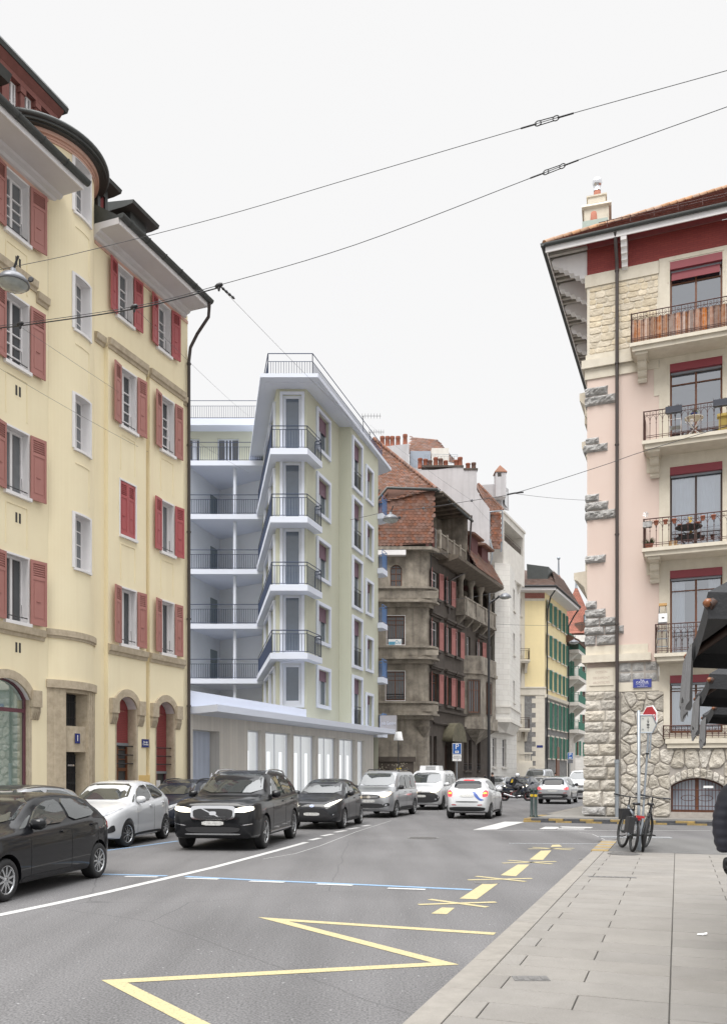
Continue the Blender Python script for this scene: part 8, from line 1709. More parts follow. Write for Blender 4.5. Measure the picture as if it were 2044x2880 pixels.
for x,y,d in ((1190,1429,31.5),(1326,1408,29.8)): p = at(x,y,d); b = MB(); b.lathe(p, [(.03,-.07),(.05,0),(.03,.07)], 8, 0, Vector((0,1,0))); tag(b.build('cable_ring', M['lampgrey'], loc=p), 'pale ring clamp on the cable in front of the dark house roof' if x < 1200 else 'pale ring clamp on the cable in front of the grey firewall', 'clamp')
p = at(1446,1387,28.6); b = MB(); b.tube([p+Vector((-.25,0,-.05)), p, p+Vector((.3,0,.03))], .03, 5); tag(b.build('cable_clamp', M['iron'], loc=p), 'dark clamp where the long cable and a thin wire meet in the open sky', 'clamp')
cable('guy_wire', sag(at(1446,1388,28.6), at(1690,1408,30.4), .05, 8), .006, 'thin wire from the clamp in the open sky to the pink building', 'cable')
cable('guy_wire', sag(at(1326,1408,29.8), at(1040,1195,48), .1, 8), .004, 'thin wire from the ring clamp up to the cream roof terrace', 'cable'); cable('guy_wire', sag(at(1326,1410,29.8), at(1395,1480,68), .1, 8), .004, 'thin wire from the ring clamp down to the pale ashlar house', 'cable')
# mast lamp with a curved arm, and the far hanging lamp
bx_ = rx(1374)*56; T = thing('street_lamp', Vector((bx_,56,0)), 'tall dark street lamp whose arm curves out over the road before the dark house', 'lamp')
zt = H+(YH-1690)/F*56; b = MB(); b.lathe(Vector((bx_,56,0)), [(.12,0),(.11,2),(.075,zt-1.2)], 10); b.tube(smooth([Vector((bx_,56,zt-1.3)), Vector((bx_,56,zt-.5)), Vector((bx_+.12,56,zt-.1)), Vector((bx_+.45,55.95,zt+.1)), at(1404,1676,55.8)]), .065, 7); b.build('pole', M['iron'], T)
lp = at(1420,1681,55.7); b = MB(); b.lathe(lp, [(.40,0),(.38,.08),(.26,.22),(.1,.30),(.001,.32)], 18); b.build('lamp_shade', M['lampgrey'], T); b = MB(); b.lathe(lp, [(.37,.01),(.25,-.07),(.001,-.11)], 16); b.build('lamp_glass', M['lampglass'], T)
pendant(at(1613,1808,68), .40, 'far grey dome lamp hanging beside the green balconies'); cable('overhead_cable', sag(at(1395,1755,66), at(1700,1752,66), .15, 10), .012, 'far wire across the street carrying the lamp beside the green balconies', 'cable')
cable('overhead_cable', sag(at(1240,1690,56), at(1420,1660,60), .1, 8), .010, 'short wire strung along the front of the dark stone house', 'cable')
for x, y0, y1, d, l, w in ((1021,1255,1170,48,'thin television aerial above the cream roof terrace',50),(1040,1290,1215,50,'second thin television aerial low behind the cream roof edge',40),(1212,1612,1556,56,'television aerial standing on the corner of the dark stone house',46)):
    a, c = at(x,y0,d), at(x,y1,d); T = thing('aerial', a, l, 'aerial'); b = MB(); b.bar(a, c, .018); b.build('mast', M['iron'], T); b = MB(); e = Vector((rx(w+CX)*d,0,0)); b.bar(c-e*.1, c+e, .013)
    for i in range(7): q = c-e*.05+e*1.0*i/6; b.bar(q+Vector((0,0,-.14)), q+Vector((0,0,.14)), .008)
    b.build('antenna', M['iron'], T)
# ------------------------------------------------------------ signs and bollards
def plate(b, c, pts, th, ang, m=0):
    f = Fr((c.x,c.y), (math.cos(ang), math.sin(ang))); b.fext(f, [(u, c.z+z) for u, z in pts], -th/2, th/2, m); return f
gs = G(1795,2392,.10); sp1 = thing('sign_post', gs, 'galvanised sign post carrying the grey back of an arrow-shaped board above the bicycles', 'sign')
b = MB(); b.lathe(gs, [(.032,0),(.032,2.86),(.001,2.87)], 10); b.lathe(gs, [(.05,0),(.05,.45),(.034,.47)], 10); b.build('pole', M['steel'], sp1)
c = at(1821,2038,17.45); A5 = [(-.155,-.165),(.085,-.165),(.165,.0),(.085,.19),(-.155,.19)]
b = MB(); f = plate(b, c, A5, .02, R(-12)); b.build('arrow_board', mat('sign_back', (.50,.50,.47), .5, .1, 5), sp1)
b = MB()
for i in range(5):
    p, q = A5[i], A5[(i+1)%5]; b.bar(f.W(p[0],.012,c.z+p[1]), f.W(q[0],.012,c.z+q[1]), .014)
b.build('board_edge', M['steel'], sp1)
b = MB()
for z, w, h in ((.13,.010,.02),(.095,.03,.012),(.07,.045,.010),(.045,.02,.03),(.01,.05,.012),(-.01,.055,.020),(-.035,.03,.012),(-.06,.05,.016),(-.085,.02,.012),(-.12,.008,.024)): b.box(f, .0-w/2, w/2, .0105, .0125, c.z+z-h/2, c.z+z+h/2)
b.build('stamp_marks', M['iron'], sp1)
b = MB()
for z in (.13,-.09): b.box(f, -.20, -.15, -.02, .03, c.z+z-.015, c.z+z+.015)
for z in (.13,-.09): b.lathe(f.W(-.10,.012,c.z+z), [(.014,0),(.01,.012),(.001,.013)], 8, 0, Vector((f.n[0],f.n[1],0)))
b.build('clamp', M['steel'], sp1)
d2 = 21.6; base = G(1803,2350,.11); sp2 = thing('stop_sign', base, 'red octagonal stop sign on a leaning galvanised post behind the arrow board', 'sign')
tp_ = at(1826,2010,base.y+.05); b = MB(); b.tube([base, tp_], .028, 8); b.build('pole', M['steel'], sp2)
sc = at(1826,2019,base.y-.05); oc = [(.33*math.cos(R(22.5+45*i)), .33*math.sin(R(22.5+45*i))) for i in range(8)]
f = Fr(sc.xy, (math.cos(R(-74)), math.sin(R(-74)))); b = MB(); b.fext(f, [(u,sc.z+z) for u, z in oc], -.01, .01); b.fext(f, [(u*.90,sc.z+z*.90) for u, z in oc], .0105, .014, 1); pn = b.build('sign_plate', [M['signwhite'], mat('sign_red', (.42,.018,.025), .35, .05, spec=.6)], sp2)
text('STOP', .225, f.W(0,.016,sc.z-.01), f.ang, pn, M['signwhite'], sx=.95)
b = MB(); q0 = at(1830,2045,base.y-.1); b.tube([q0, at(1826,2133,base.y-.12)], .022, 6); b.build('bracket', M['steel'], sp2); b = MB(); b.lathe(at(1820,2120,base.y), [(.05,-.02),(.05,.02)], 8); b.build('clamp', M['iron'], sp2)
def parking(px, py, d, w, lab, extra=True, zlow=None):
    c = at(px,py,d); T = thing('parking_sign', Vector((c.x,c.y,0)), lab, 'sign'); b = MB(); b.lathe(Vector((c.x,c.y,0)), [(.035,0),(.035,c.z+w*.5)], 8); b.build('pole', M['steel'], T)
    f = Fr((c.x,c.y-.06),(1,0)); h = w*1.25; b = MB(); b.box(f, -w/2, w/2, 0, .015, c.z-h/2, c.z+h/2); b.box(f, -w*.46, w*.46, .0155, .019, c.z-h*.46, c.z+h*.46, 1); pl = b.build('sign_plate', [M['signwhite'], mat('sign_blue', (.012,.10,.36), .35, .05, spec=.6) if 'sign_blue' not in bpy.data.materials else bpy.data.materials['sign_blue']], T)
    text('P', w*.85, f.W(0,.021,c.z+h*.18), 0, pl, M['signwhite']); b = MB(); b.box(f, -w*.2, w*.2, .0195, .021, c.z-h*.38, c.z-h*.18); b.build('pictogram', M['signwhite'], pl)
    b = MB(); b.fext(f, [(-w*.1,c.z-h*.24),(w*.1,c.z-h*.32),(w*.1,c.z-h*.24),(-w*.1,c.z-h*.32)], .0215, .022); b.build('pictogram_mark', M['iron'], pl)
    z = c.z-h/2-.02; b = MB(); b.box(f, -w/2, w/2, 0, .015, z-w*.72, z); p2 = b.build('supplementary_plate', M['signwhite'] if extra else M['lampgrey'], T)
    if extra: text('EXCEPTE\nMACARON', w*.215, f.W(0,.017,z-w*.30), 0, p2, M['iron'], sx=.9); b = MB(); b.bar(f.W(.02,.018,z-w*.66), f.W(.06,.018,z-w*.5), .012); b.build('arrow_mark', M['iron'], p2)
parking(1284,2106,50,.52,'blue parking sign with a white plate below it, before the dark house door')
parking(1602,2126,84,.52,'small far blue parking sign beside the green shuttered house', False)
M['bollard'] = mat('dark_green_bollard', (.012,.030,.028), .35, .1, 5)
b0 = None
for px, l in ((1494.5,'left of two dark green bollards with yellow bands on the far kerb'),(1505.5,'right of two dark green bollards with yellow bands on the far kerb')):
    p = Vector((rx(px)*(30.6 if px < 1500 else 30.35), 30.6 if px < 1500 else 30.35, .125)); T = thing('bollard', p, l, 'bollard', 'bollards on the far kerb')
    b = MB(); b.lathe(p, [(.09,0),(.085,.03),(.055,.06),(.055,.84),(.045,.86),(.045,.89),(.058,.91),(.062,.95),(.045,1.0),(.001,1.02)], 14); b.build('post', M['bollard'], T); b = MB(); b.lathe(p, [(.0565,.72),(.0575,.725),(.0575,.80),(.0565,.805)], 14); b.build('band', mat('yellow_band', (.62,.42,.02), .4) if 'yellow_band' not in bpy.data.materials else bpy.data.materials['yellow_band'], T)
# ------------------------------------------------------------ bicycles
def bike(pr, pf, label, frame_m, guard=True, hb=0., lean=0.):
    d = (pf-pr); d.z = 0; d.normalize(); ang = math.atan2(d.y, d.x); T = thing('bicycle', (pr+pf)/2, label, 'bicycle', None, ang); r = .345; wb = 1.04
    Z = lambda x, y, z: Vector((x-wb/2, y, z)); P = lambda b, n, m, par=T, sm=None: put(n, b.data(n, m if isinstance(m, list) else M[m]), par)
    T.rotation_euler.x = lean
    Y = Vector((0,1,0))
    for x in (0, wb):
        wo = bpy.data.objects.new('wheel', None); COL.objects.link(wo); wo.parent = T; wo.empty_display_size = .1; wo.location = Z(x,0,r)
        if x: wo.rotation_euler.z = hb
        b = MB(); b.tube([Vector((math.cos(a)*(r-.028),0,math.sin(a)*(r-.028))) for a in [2*math.pi*i/32 for i in range(33)]], .029, 8); P(b, 'tyre', 'black', wo)
        b = MB(); b.tube([Vector((math.cos(a)*(r-.055),0,math.sin(a)*(r-.055))) for a in [2*math.pi*i/32 for i in range(33)]], .012, 6); b.lathe((0,0,0), [(.02,-.05),(.03,-.03),(.03,.03),(.02,.05)], 8, 0, Y); P(b, 'rim', 'zinc', wo)
        b = MB()
        for i in range(20): a = 2*math.pi*i/20; b.bar(Vector((0,.02*(-1)**i,0)), Vector((math.cos(a)*(r-.06),0,math.sin(a)*(r-.06))), .0012)
        P(b, 'spokes', 'iron', wo)
    bb, st, ht, hb_ = Z(.45,0,.30), Z(.30,0,.80), Z(.87,0,.86), Z(.90,0,.72)
    b = MB(); b.tube([bb, st], .022, 8); b.tube([st-Vector((0,0,.06)), ht], .023, 8); b.tube([bb, hb_], .028, 8); b.tube([ht+Vector((-.01,0,.06)), hb_], .026, 8)
    for s in (-1, 1): b.tube([bb+Vector((0,s*.03,0)), Z(0,s*.065,r)], .010, 6); b.tube([st+Vector((0,s*.02,-.08)), Z(0,s*.065,r)], .009, 6)
    P(b, 'frame', frame_m)
    b = MB()
    for s in (-1, 1): b.tube([hb_+Vector((.0,s*.03,.02)), Z(.97,s*.06,.55), Z(wb,s*.065,r)], .014, 6)
    P(b, 'fork', frame_m)
    b = MB(); h = ht+Vector((-.04,0,.22)); b.tube([ht, h], .015, 6); b.tube([h+Vector((-.02*abs(s)-.05*s*s*1.2,s*.34,.03*abs(s))) for s in (-1,-.6,-.2,.2,.6,1)], .014, 6)
    for s in (-1, 1): b.tube([h+Vector((-.06,s*.22,.02)), h+Vector((-.085,s*.35,.03))], .019, 6); b.bar(h+Vector((.03,s*.20,.0)), h+Vector((.0,s*.33,-.02)), .007)
    for s in (-1, 1): b.tube([h+Vector((.02,s*.15,.01)), h+Vector((.12,s*.08,-.08)), hb_+Vector((.03,s*.02,0))], .005, 4)
    P(b, 'handlebar', 'iron')
    b = MB(); b.tube([st, st+Vector((-.02,0,.12))], .013, 6); q = st+Vector((-.02,0,.14)); b.mesh([q+Vector(v) for v in ((-.15,-.075,0),(-.15,.075,0),(-.02,.07,.0),(.06,.03,0),(.14,.015,-.01),(.14,-.015,-.01),(.06,-.03,0),(-.02,-.07,0),(-.15,-.06,.05),(-.15,.06,.05),(-.02,.05,.045),(.06,.025,.04),(.13,.01,.03),(.13,-.01,.03),(.06,-.025,.04),(-.02,-.05,.045))], [tuple(range(8))[::-1], tuple(range(8,16))]+[(i,(i+1)%8,8+(i+1)%8,8+i) for i in range(8)], 0, True); P(b, 'saddle', 'iron')
    b = MB(); b.lathe(bb, [(.001,-.06),(.09,-.06),(.09,-.055),(.001,-.055)], 18, 0, Y)
    for s in (-1, 1): e = bb+Vector((.16*s,s*.10,-.04*s)); b.bar(bb+Vector((0,s*.07,0)), e, .011); b.hexa([e+Vector(v) for v in ((-.045,0,-.012),(.045,0,-.012),(.045,s*.09,-.012),(-.045,s*.09,-.012),(-.045,0,.012),(.045,0,.012),(.045,s*.09,.012),(-.045,s*.09,.012))])
    P(b, 'pedals', 'iron')
    if guard:
        b = MB(); b.tube([Z(math.cos(a)*(r+.03),0,r+math.sin(a)*(r+.03)) for a in [R(50+13*i) for i in range(11)]], .02, 5); P(b, 'mudguard', 'iron'); b = MB(); b.lathe(Z(-r*.72,0,r+.33), [(.035,-.015),(.035,.015)], 12, 0, Vector((-1,0,.2))); P(b, 'reflector', 'tail_lit' if False else 'tail')
        b = MB()
        for s in (-1, 1): b.tube([st+Vector((0,s*.05,-.10)), Z(-.30,s*.06,.74)], .008, 5); b.tube([Z(0,s*.07,r), Z(-.20,s*.06,.73)], .007, 5)
        for i in range(3): b.bar(Z(.18-.2*i,-.06,.72), Z(.18-.2*i,.06,.72), .007)
        P(b, 'rack', 'iron'); b = MB(); b.hexa([Z(-.28,.08,.38),Z(.06,.08,.38),Z(.06,.20,.38),Z(-.28,.20,.38),Z(-.30,.08,.70),Z(.08,.08,.70),Z(.08,.19,.70),Z(-.30,.19,.70)]); P(b, 'pannier', 'trim'); b = MB(); b.hexa([Z(-.34,-.08,.70),Z(-.30,-.08,.70),Z(-.30,.08,.70),Z(-.34,.08,.70),Z(-.34,-.08,.745),Z(-.30,-.08,.745),Z(-.30,.08,.745),Z(-.34,.08,.745)]); P(b, 'rear_lamp', 'tail')
    else:
        b = MB(); b.tube([Z(-.05,0,.72), Z(-.25,0,.78), Z(-.38,0,.74)], [.02,.03,.012], 5); P(b, 'mudguard', 'iron')
    return T
zp = HP+.008; rA, rB = G(1776.5,2396,zp), G(1806,2395,zp)
bike(rA, rA+Vector((.10,1.03,0)), 'silver-framed bicycle with rear rack and red reflector, left of the two locked to the post', 'steel', True, R(8), R(7))
bike(rB, rB+Vector((.36,.97,0)), 'dark mountain bicycle with white marks, right of the two locked to the post', 'iron', False, R(-14), R(9))
for (p, l, m_) in ((rA+Vector((.10,.70,.62)), 'black wire basket on the left bicycle', 'iron'),):
    b = MB(); f = Fr((p.x,p.y),(1,.1)); b.box(f, -.13, .13, -.1, .1, p.z, p.z+.22); b.box(f, -.02, .02, -.112, -.1, p.z+.12, p.z+.18, 1); tag(b.build('basket', [M['trim'], mat('yellow_tag', (.6,.38,.01), .5)], loc=p), l+' with a yellow tag', 'basket')
# ------------------------------------------------------------ people: one continuous skinned figure each
def figure(J, E_, rad, mats, name='body', sub=2, assign=None):
    me = bpy.data.meshes.new(name); me.from_pydata([Vector(j) for j in J], E_, []); ob = bpy.data.objects.new(name, me); COL.objects.link(ob)
    md = ob.modifiers.new('skin', 'SKIN'); md.use_smooth_shade = True; me.skin_vertices[0].data[0].use_root = True
    for i, r in enumerate(rad): me.skin_vertices[0].data[i].radius = r if isinstance(r, tuple) else (r, r)
    s = ob.modifiers.new('s', 'SUBSURF'); s.levels = sub; s.render_levels = sub
    nm = bpy.data.meshes.new_from_object(ob.evaluated_get(bpy.context.evaluated_depsgraph_get())); bpy.data.objects.remove(ob); nm.name = name; nm.materials.clear()
    for m in mats: nm.materials.append(m)
    for p in nm.polygons:
        p.use_smooth = True
        if assign: p.material_index = assign(p.center)
    return nm
M['skin'] = mat('skin', (.50,.30,.22), .6, .08, 6); M['jacket'] = mat('navy_quilted_jacket', (.020,.021,.034), .55, .2, 5); M['darkcloth'] = mat('dark_cloth', (.022,.022,.026), .8, .15, 6); M['hair'] = mat('dark_hair', (.022,.015,.012), .6, .1, 20); M['glove'] = mat('black_glove', (.014,.014,.016), .6, .1, 9)
M['jeans'] = mat('dark_jeans', (.03,.035,.055), .85, .15, 5)
def person(pos, rz, label, top, leg, h=1.74, hair='hair', stride=.18, near=False):
    T = thing('person', pos, label, 'person', None, rz); k = h/1.74
    J = [(0,0,.95),(0,.0,1.12),(0,0,1.32),(0,0,1.46),(0,.01,1.55),(0,.03,1.64),(0,.02,1.73), (.10,0,.90),(.11,.12*stride/.18,.50),(.11,.05+stride,.09),(.11,.17+stride,.04), (-.10,0,.90),(-.11,-.02,.50),(-.11,-.05-stride,.10),(-.11,.07-stride,.04), (.19,0,1.42),(.24,-.03,1.15),(.25,.08,.90),(.25,.11,.80), (-.19,0,1.42),(-.24,.0,1.15),(-.25,.05,.90),(-.25,.08,.80)]
    E_ = [(0,1),(1,2),(2,3),(3,4),(4,5),(5,6),(0,7),(7,8),(8,9),(9,10),(0,11),(11,12),(12,13),(13,14),(3,15),(15,16),(16,17),(17,18),(3,19),(19,20),(20,21),(21,22)]
    rad = [(.15,.11),(.15,.11),(.17,.12),(.10,.08),.055,(.08,.095),(.06,.07),.09,.07,.05,.04,.09,.07,.05,.04,.075,.06,.05,.04,.075,.06,.05,.04]
    me = figure([tuple(c*k for c in j) for j in J], E_, [tuple(c*k for c in r) if isinstance(r, tuple) else r*k for r in rad], [M['skin'], M[top], M[leg], M['black']], 'body', 2, lambda c: 3 if c.z < .10*k else 2 if c.z < .93*k and abs(c.x) < .2*k else 0 if (c.z > 1.50*k or (c.z < .86*k and abs(c.x) > .19*k)) else 1)
    put('body', me, T); b = MB(); b.lathe((0,.01*k,1.68*k), [(.098*k,-.07*k),(.102*k,.0),(.09*k,.06*k),(.05*k,.095*k),(.001,.105*k)], 14); b.v = [Vector((v.x*.92, v.y-.012*k if v.y > .02 else v.y, v.z)) for v in b.v]; put('hair', b.data('hair', M[hair]), T)
    return T
for px, d, rz, l, tp_ in ((1334,66,.5,'pedestrian with dark hair and dark clothes by the dark house door','darkcloth'),(1359,68,-.4,'pedestrian in dark clothes between the parking sign and the motorcyclist','jacket'),(1384,60,2.0,'pedestrian with brown hair nearest the motorcyclist','darkcloth'),(1607,80,.3,'pedestrian in black below the far parking sign','darkcloth'),(1561,82,1.3,'pedestrian by the door of the green shuttered house','jacket')): person(posd(px,d), rz, l, tp_, 'jeans', 1.78 if px > 1600 else 1.72)
# the passer-by at the right edge, in a quilted jacket
pp = Vector((3.20,7.0,.106)); T = thing('person', pp, 'passer-by in a dark navy quilted jacket and black gloves at the right picture edge', 'person', None, R(14))
J = [(0,0,.98),(0,.0,1.14),(0,0,1.34),(0,0,1.47),(0,-.01,1.56),(0,-.03,1.66),(0,-.02,1.74), (.11,0,.92),(.12,-.10,.52),(.12,-.16,.10),(.12,-.30,.05), (-.09,0,.92),(-.05,.03,.52),(-.03,.10,.12),(-.03,-.02,.05), (.20,0,1.44),(.27,.03,1.16),(.28,-.06,.93),(-.20,0,1.44),(-.28,.02,1.16),(-.27,.0,.92)]
E_ = [(0,1),(1,2),(2,3),(3,4),(4,5),(5,6),(0,7),(7,8),(8,9),(9,10),(0,11),(11,12),(12,13),(13,14),(3,15),(15,16),(16,17),(3,18),(18,19),(19,20)]
rad = [(.19,.15),(.19,.15),(.21,.16),(.11,.09),.06,(.08,.10),(.06,.07),.11,.08,.06,.045,.11,.08,.06,.045,.105,.085,.06,.105,.085,.06]
me = figure(J, E_, rad, [M['skin'], M['jacket'], M['darkcloth'], M['black']], 'body', 3, lambda c: 3 if c.z < .09 else 2 if c.z < .84 and abs(c.x) < .22 else 0 if c.z > 1.53 else 1)
for v in me.vertices:                                  # quilting ridges round the sleeves and the body
    if .86 < v.co.z < 1.48:
        q = abs(math.sin(v.co.z*math.pi/.075))**.5*.014; c = Vector((-.245 if v.co.x < -.19 else .245 if v.co.x > .19 else 0, 0, v.co.z)); d = v.co-c
        if d.length > .01: v.co += d.normalized()*q
put('body', me, T)
b = MB(); b.lathe((0,-.02,1.70), [(.10,-.08),(.106,.0),(.094,.06),(.05,.10),(.001,.11)], 14); put('hair', b.data('hair', M['hair']), T)
b = MB(); b.lathe((0,-.135,1.645), [(.001,-.02),(.014,-.012),(.001,.03)], 8); put('nose', b.data('nose', M['skin']), T)
for s in (-1, 1): b = MB(); b.lathe((s*.034,-.115,1.675), [(.001,-.010),(.011,0),(.001,.010)], 8); put('eye', b.data('eye', M['room']), T)
for s in (-1, 1):                                      # gloved hands: palm, four fingers of unequal length and a thumb
    w0 = Vector((s*.272, -.02 if s < 0 else -.075, .90)); Jh = [w0, w0+Vector((0,0,-.045)), w0+Vector((0,-.005,-.095))]; Eh = [(0,1),(1,2)]; rh = [(.034,.026),(.044,.024),(.040,.020)]
    for i, (yo, L) in enumerate(((-.033,.070),(-.012,.082),(.010,.076),(.030,.058))):
        n0 = len(Jh); q = w0+Vector((0,yo,-.095)); Jh += [q, q+Vector((-s*.008,-.002,-L*.45)), q+Vector((-s*.026,-.004,-L*.85)), q+Vector((-s*.042,-.004,-L))]; Eh += [(2,n0),(n0,n0+1),(n0+1,n0+2),(n0+2,n0+3)]; rh += [.013,.012,.011,.009]
    n0 = len(Jh); q = w0+Vector((0,-.035,-.04)); Jh += [q, q+Vector((-s*.012,-.03,-.03)), q+Vector((-s*.022,-.04,-.065))]; Eh += [(1,n0),(n0,n0+1),(n0+1,n0+2)]; rh += [.016,.014,.011]
    put('glove', figure(Jh, Eh, rh, [M['glove']], 'glove', 2), T)
# ------------------------------------------------------------ motorcycle and its rider
mp = Vector((rx(1451)*52,52,0)); mh = R(-9); MT = thing('motorcycle', mp, 'black motorcycle with red frame lines turning across the junction', 'motorcycle', None, mh)
Y = Vector((0,1,0))
def mput(b, n, m): return put(n, b.data(n, M[m]), MT)
for x in (-.70, .72):
    wo = bpy.data.objects.new('wheel', None); COL.objects.link(wo); wo.parent = MT; wo.location = (x,0,.31); b = MB(); b.tube([Vector((math.cos(a)*.26,0,math.sin(a)*.26)) for a in [2*math.pi*i/28 for i in range(29)]], .06, 8); put('tyre', b.data('tyre', M['black']), wo)
    b = MB(); b.tube([Vector((math.cos(a)*.19,0,math.sin(a)*.19)) for a in [2*math.pi*i/28 for i in range(29)]], .014, 6, 1); b.lathe((0,0,0), [(.04,-.06),(.04,.06)], 8, 0, Y)
    for i in range(6): a = i*math.pi/3; b.bar(Vector((0,0,0)), Vector((math.cos(a)*.2,0,math.sin(a)*.2)), .012)
    put('rim', b.data('rim', [M['iron'], M['roller']]), wo)
b = MB(); b.lathe((.12,0,.80), [(.001,-.30),(.11,-.24),(.155,-.08),(.165,.08),(.12,.22),(.001,.27)], 14, 0, Vector((1,0,.12))); mput(b, 'fuel_tank', 'p_black')
b = MB(); b.hexa([Vector(v) for v in ((-.62,-.10,.80),(-.12,-.13,.74),(-.12,.13,.74),(-.62,.10,.80),(-.64,-.06,.90),(-.10,-.10,.82),(-.10,.10,.82),(-.64,.06,.90))]); mput(b, 'seat', 'black')
b = MB(); b.hexa([Vector(v) for v in ((-.25,-.17,.28),(.30,-.17,.28),(.30,.17,.28),(-.25,.17,.28),(-.2,-.14,.66),(.22,-.14,.66),(.22,.14,.66),(-.2,.14,.66))]); b.lathe((.02,-.20,.42), [(.13,0),(.12,.04),(.001,.05)], 14, 0, -Y); mput(b, 'engine', 'zinc')
b = MB()
for s in (-1, 1): b.tube([Vector((.42,s*.08,.88)), Vector((.0,s*.15,.62)), Vector((-.30,s*.13,.50)), Vector((-.28,s*.13,.34))], .018, 5); b.tube([Vector((-.28,s*.11,.42)), Vector((-.70,s*.11,.31))], .022, 5)
mput(b, 'frame', 'roller')
b = MB()
for s in (-1, 1): b.tube([Vector((.42,s*.10,.98)), Vector((.72,s*.10,.31))], .026, 7)
mput(b, 'fork', 'iron'); b = MB(); b.tube([Vector((.34,-.38,1.06)), Vector((.40,-.2,1.06)), Vector((.43,0,1.02)), Vector((.40,.2,1.06)), Vector((.34,.38,1.06))], .018, 6); b.bar(Vector((.38,-.26,1.06)), Vector((.33,-.34,1.24)), .008); b.lathe((.33,-.35,1.26), [(.001,-.03),(.05,0),(.001,.03)], 8); mput(b, 'handlebar', 'iron')
b = MB(); b.lathe((.52,0,.92), [(.001,-.12),(.09,-.06),(.10,.04),(.085,.06),(.001,.06)], 12, 0, Vector((1,0,0))); mput(b, 'headlight', 'iron'); b = MB(); b.lathe((.60,0,.92), [(.075,-.01),(.07,.012),(.001,.014)], 12, 0, Vector((1,0,0))); mput(b, 'lamp_lens', 'lit')
b = MB(); b.tube([Vector((.25,-.19,.32)), Vector((-.1,-.2,.26)), Vector((-.35,-.2,.30)), Vector((-.75,-.2,.44))], [.03,.035,.06,.055], 8); mput(b, 'exhaust', 'chrome'); b = MB(); b.hexa([Vector(v) for v in ((-.98,-.08,.78),(-.60,-.09,.78),(-.60,.09,.78),(-.98,.08,.78),(-.98,-.05,.86),(-.60,-.08,.88),(-.60,.08,.88),(-.98,.05,.86))]); mput(b, 'tail', 'p_black')
RT = thing('person', mp+Vector((0,0,.84)), 'motorcycle rider in dark clothes and a white helmet with a yellow-marked backpack', 'person', None, mh)
J = [(-.24,0,.02),(-.16,0,.22),(-.05,0,.42),(.01,0,.55),(.04,0,.62),(.06,0,.72),(.06,0,.80), (-.18,-.12,.0),(.16,-.24,-.06),(-.02,-.24,-.42),(-.04,-.24,-.62),(.10,-.25,-.66), (-.18,.12,.0),(.16,.24,-.06),(-.06,.24,-.40),(-.08,.24,-.56),(.06,.25,-.58), (.0,-.20,.50),(.18,-.30,.30),(.37,-.33,.24), (.0,.20,.50),(.18,.30,.30),(.37,.33,.24), (.41,-.33,.22),(.41,.33,.22)]
E_ = [(0,1),(1,2),(2,3),(3,4),(4,5),(5,6),(0,7),(7,8),(8,9),(9,10),(10,11),(0,12),(12,13),(13,14),(14,15),(15,16),(3,17),(17,18),(18,19),(3,20),(20,21),(21,22),(19,23),(22,24)]
put('body', figure(J, E_, [(.15,.13),(.15,.13),(.18,.13),(.11,.09),.06,.085,.07,.10,.08,.06,.05,.045,.10,.08,.06,.05,.045,.085,.065,.05,.085,.065,.05,.04,.04], [M['skin'], M['darkcloth'], M['glove']], 'body', 2, lambda c: 2 if c.x > .34 else 1), RT)
b = MB(); b.lathe((.07,0,.70), [(.001,-.10),(.12,-.08),(.142,.0),(.135,.08),(.09,.14),(.001,.165)], 18); put('helmet', b.data('helmet', M['p_white']), RT); b = MB(); b.lathe((.085,0,.70), [(.001,-.05),(.125,-.04),(.134,.0),(.125,.05),(.001,.055)], 18); b.v = [Vector((v.x+.012, v.y*.92, v.z)) for v in b.v]; put('visor', b.data('visor', M['carglass']), RT)
pkb = thing('backpack', mp+Vector((-.25,0,1.2)), 'dark blue backpack with a yellow patch on the motorcycle rider', 'backpack', None, mh); b = MB(); b.lathe((0,0,0), [(.001,-.27),(.14,-.24),(.17,-.05),(.165,.12),(.10,.25),(.001,.28)], 12, 0, Vector((.35,0,1))); put('bag', b.data('bag', mat('dark_blue_nylon', (.018,.022,.035), .7, .1, 5)), pkb); b = MB(); b.hexa([Vector(v) for v in ((-.10,-.175,-.08),(.02,-.185,-.08),(.02,-.165,-.08),(-.10,-.155,-.08),(-.02,-.175,.12),(.06,-.175,.12),(.06,-.155,.12),(-.02,-.155,.12))]); put('patch', b.data('patch', bpy.data.materials['yellow_band']), pkb)
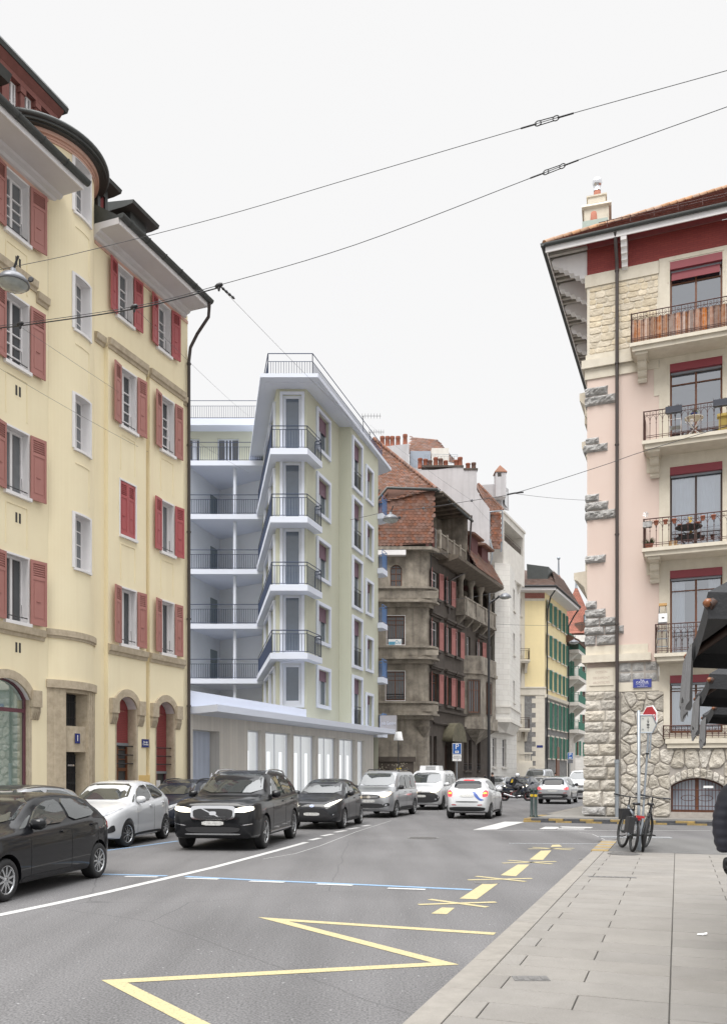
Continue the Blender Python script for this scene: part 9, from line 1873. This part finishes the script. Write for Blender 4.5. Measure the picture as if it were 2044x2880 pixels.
# ------------------------------------------------------------ black parasols at the right edge
M['canvas'] = mat('black_canvas', (.022,.023,.026), .8, .15, 3, .2, .2, 60); M['valance'] = mat('grey_worn_canvas', (.20,.20,.205), .85, .2, 4, .3, .2, 60, dark=(.09,.09,.09)); M['ballwood'] = mat('varnished_wood', (.22,.075,.025), .3, .2, 8)
def parasol(near, L, across, label, z=2.36, val=True):
    n_ = Vector((near[0],near[1],z)); far = n_+Vector((.31,.951,0))*L; ac = Vector((.951,-.31,0))*across; c = (n_+far+ac*1)/2+ac*0+Vector((0,0,.62)); c = n_+(far-n_)*.5+ac*.5+Vector((0,0,.62))
    base = Vector((c.x,c.y,.11)); T = thing('parasol', base, label, 'parasol'); cs = [n_, far, far+ac, n_+ac]; b = MB(); mids = []
    for i in range(4):
        p, q = cs[i], cs[(i+1)%4]; k = 8; edge = [p+(q-p)*j/k+Vector((0,0,-.05*math.sin(math.pi*j/k))) for j in range(k+1)]
        for j in range(k): b.poly([edge[j], edge[j+1], c], 0, True)
        for j in range(k): b.poly([edge[j]-Vector((0,0,.02)), edge[j+1]-Vector((0,0,.02)), c-Vector((0,0,.03))][::-1], 0, True)
        hem = [edge[j]+Vector((0,0,-.10)) for j in range(k+1)]
        for j in range(k): b.poly([edge[j], edge[j+1], hem[j+1], hem[j]], 0)
    b.build('canopy', M['canvas'], T); rr = random.Random(5)
    v = MB()                                            # valance with a ragged lower hem, hanging in loose folds along the street side
    k = 40; off = Vector((-.951,.31,0))
    P = []
    for j in range(k+1):
        q = n_+(far-n_)*(.50+.5*j/k)+Vector((0,0,-.08)); f = off*(.015+.010*math.sin(j*.9)); P.append((q+f, q+f*1.8+Vector((0,0,-.27-.05*math.sin(j*.5)+rr.uniform(-.02,.02)))))
    for j in range(k): v.poly([P[j][0], P[j+1][0], P[j+1][1], P[j][1]], 0, True)
    v.build('valance', M['valance'], T)
    for i in range(4):
        a = cs[i]; b = MB(); b.tube([c-Vector((0,0,.06)), a-Vector((0,0,.05))], .022, 6); rb = b.build('rib', M['darkwood'], T); b = MB(); b.lathe(a-Vector((0,0,.04)), [(.001,-.018),(.013,-.014),(.017,0),(.013,.014),(.001,.018)], 12, 0, (a-c)); b.build('rib_end', M['ballwood'], rb)
    b = MB(); b.lathe(base, [(.035,0),(.035,c.z-.1)], 12); b.build('pole', M['darkwood'], T); b = MB(); b.lathe(base, [(.30,0),(.30,.05),(.06,.08),(.06,.3)], 16); b.build('foot', M['iron'], T)
parasol((1.29,3.2), 1.55, 1.9, 'nearest black parasol with a copper-coloured rib end and ragged grey valance, upper right edge')
parasol((2.36,5.83), 1.6, 1.9, 'second black parasol, below and behind the nearest one at the right edge')
parasol((3.42,8.35), 1.6, 1.9, 'furthest and lowest black parasol at the right edge, before the ground floor window')
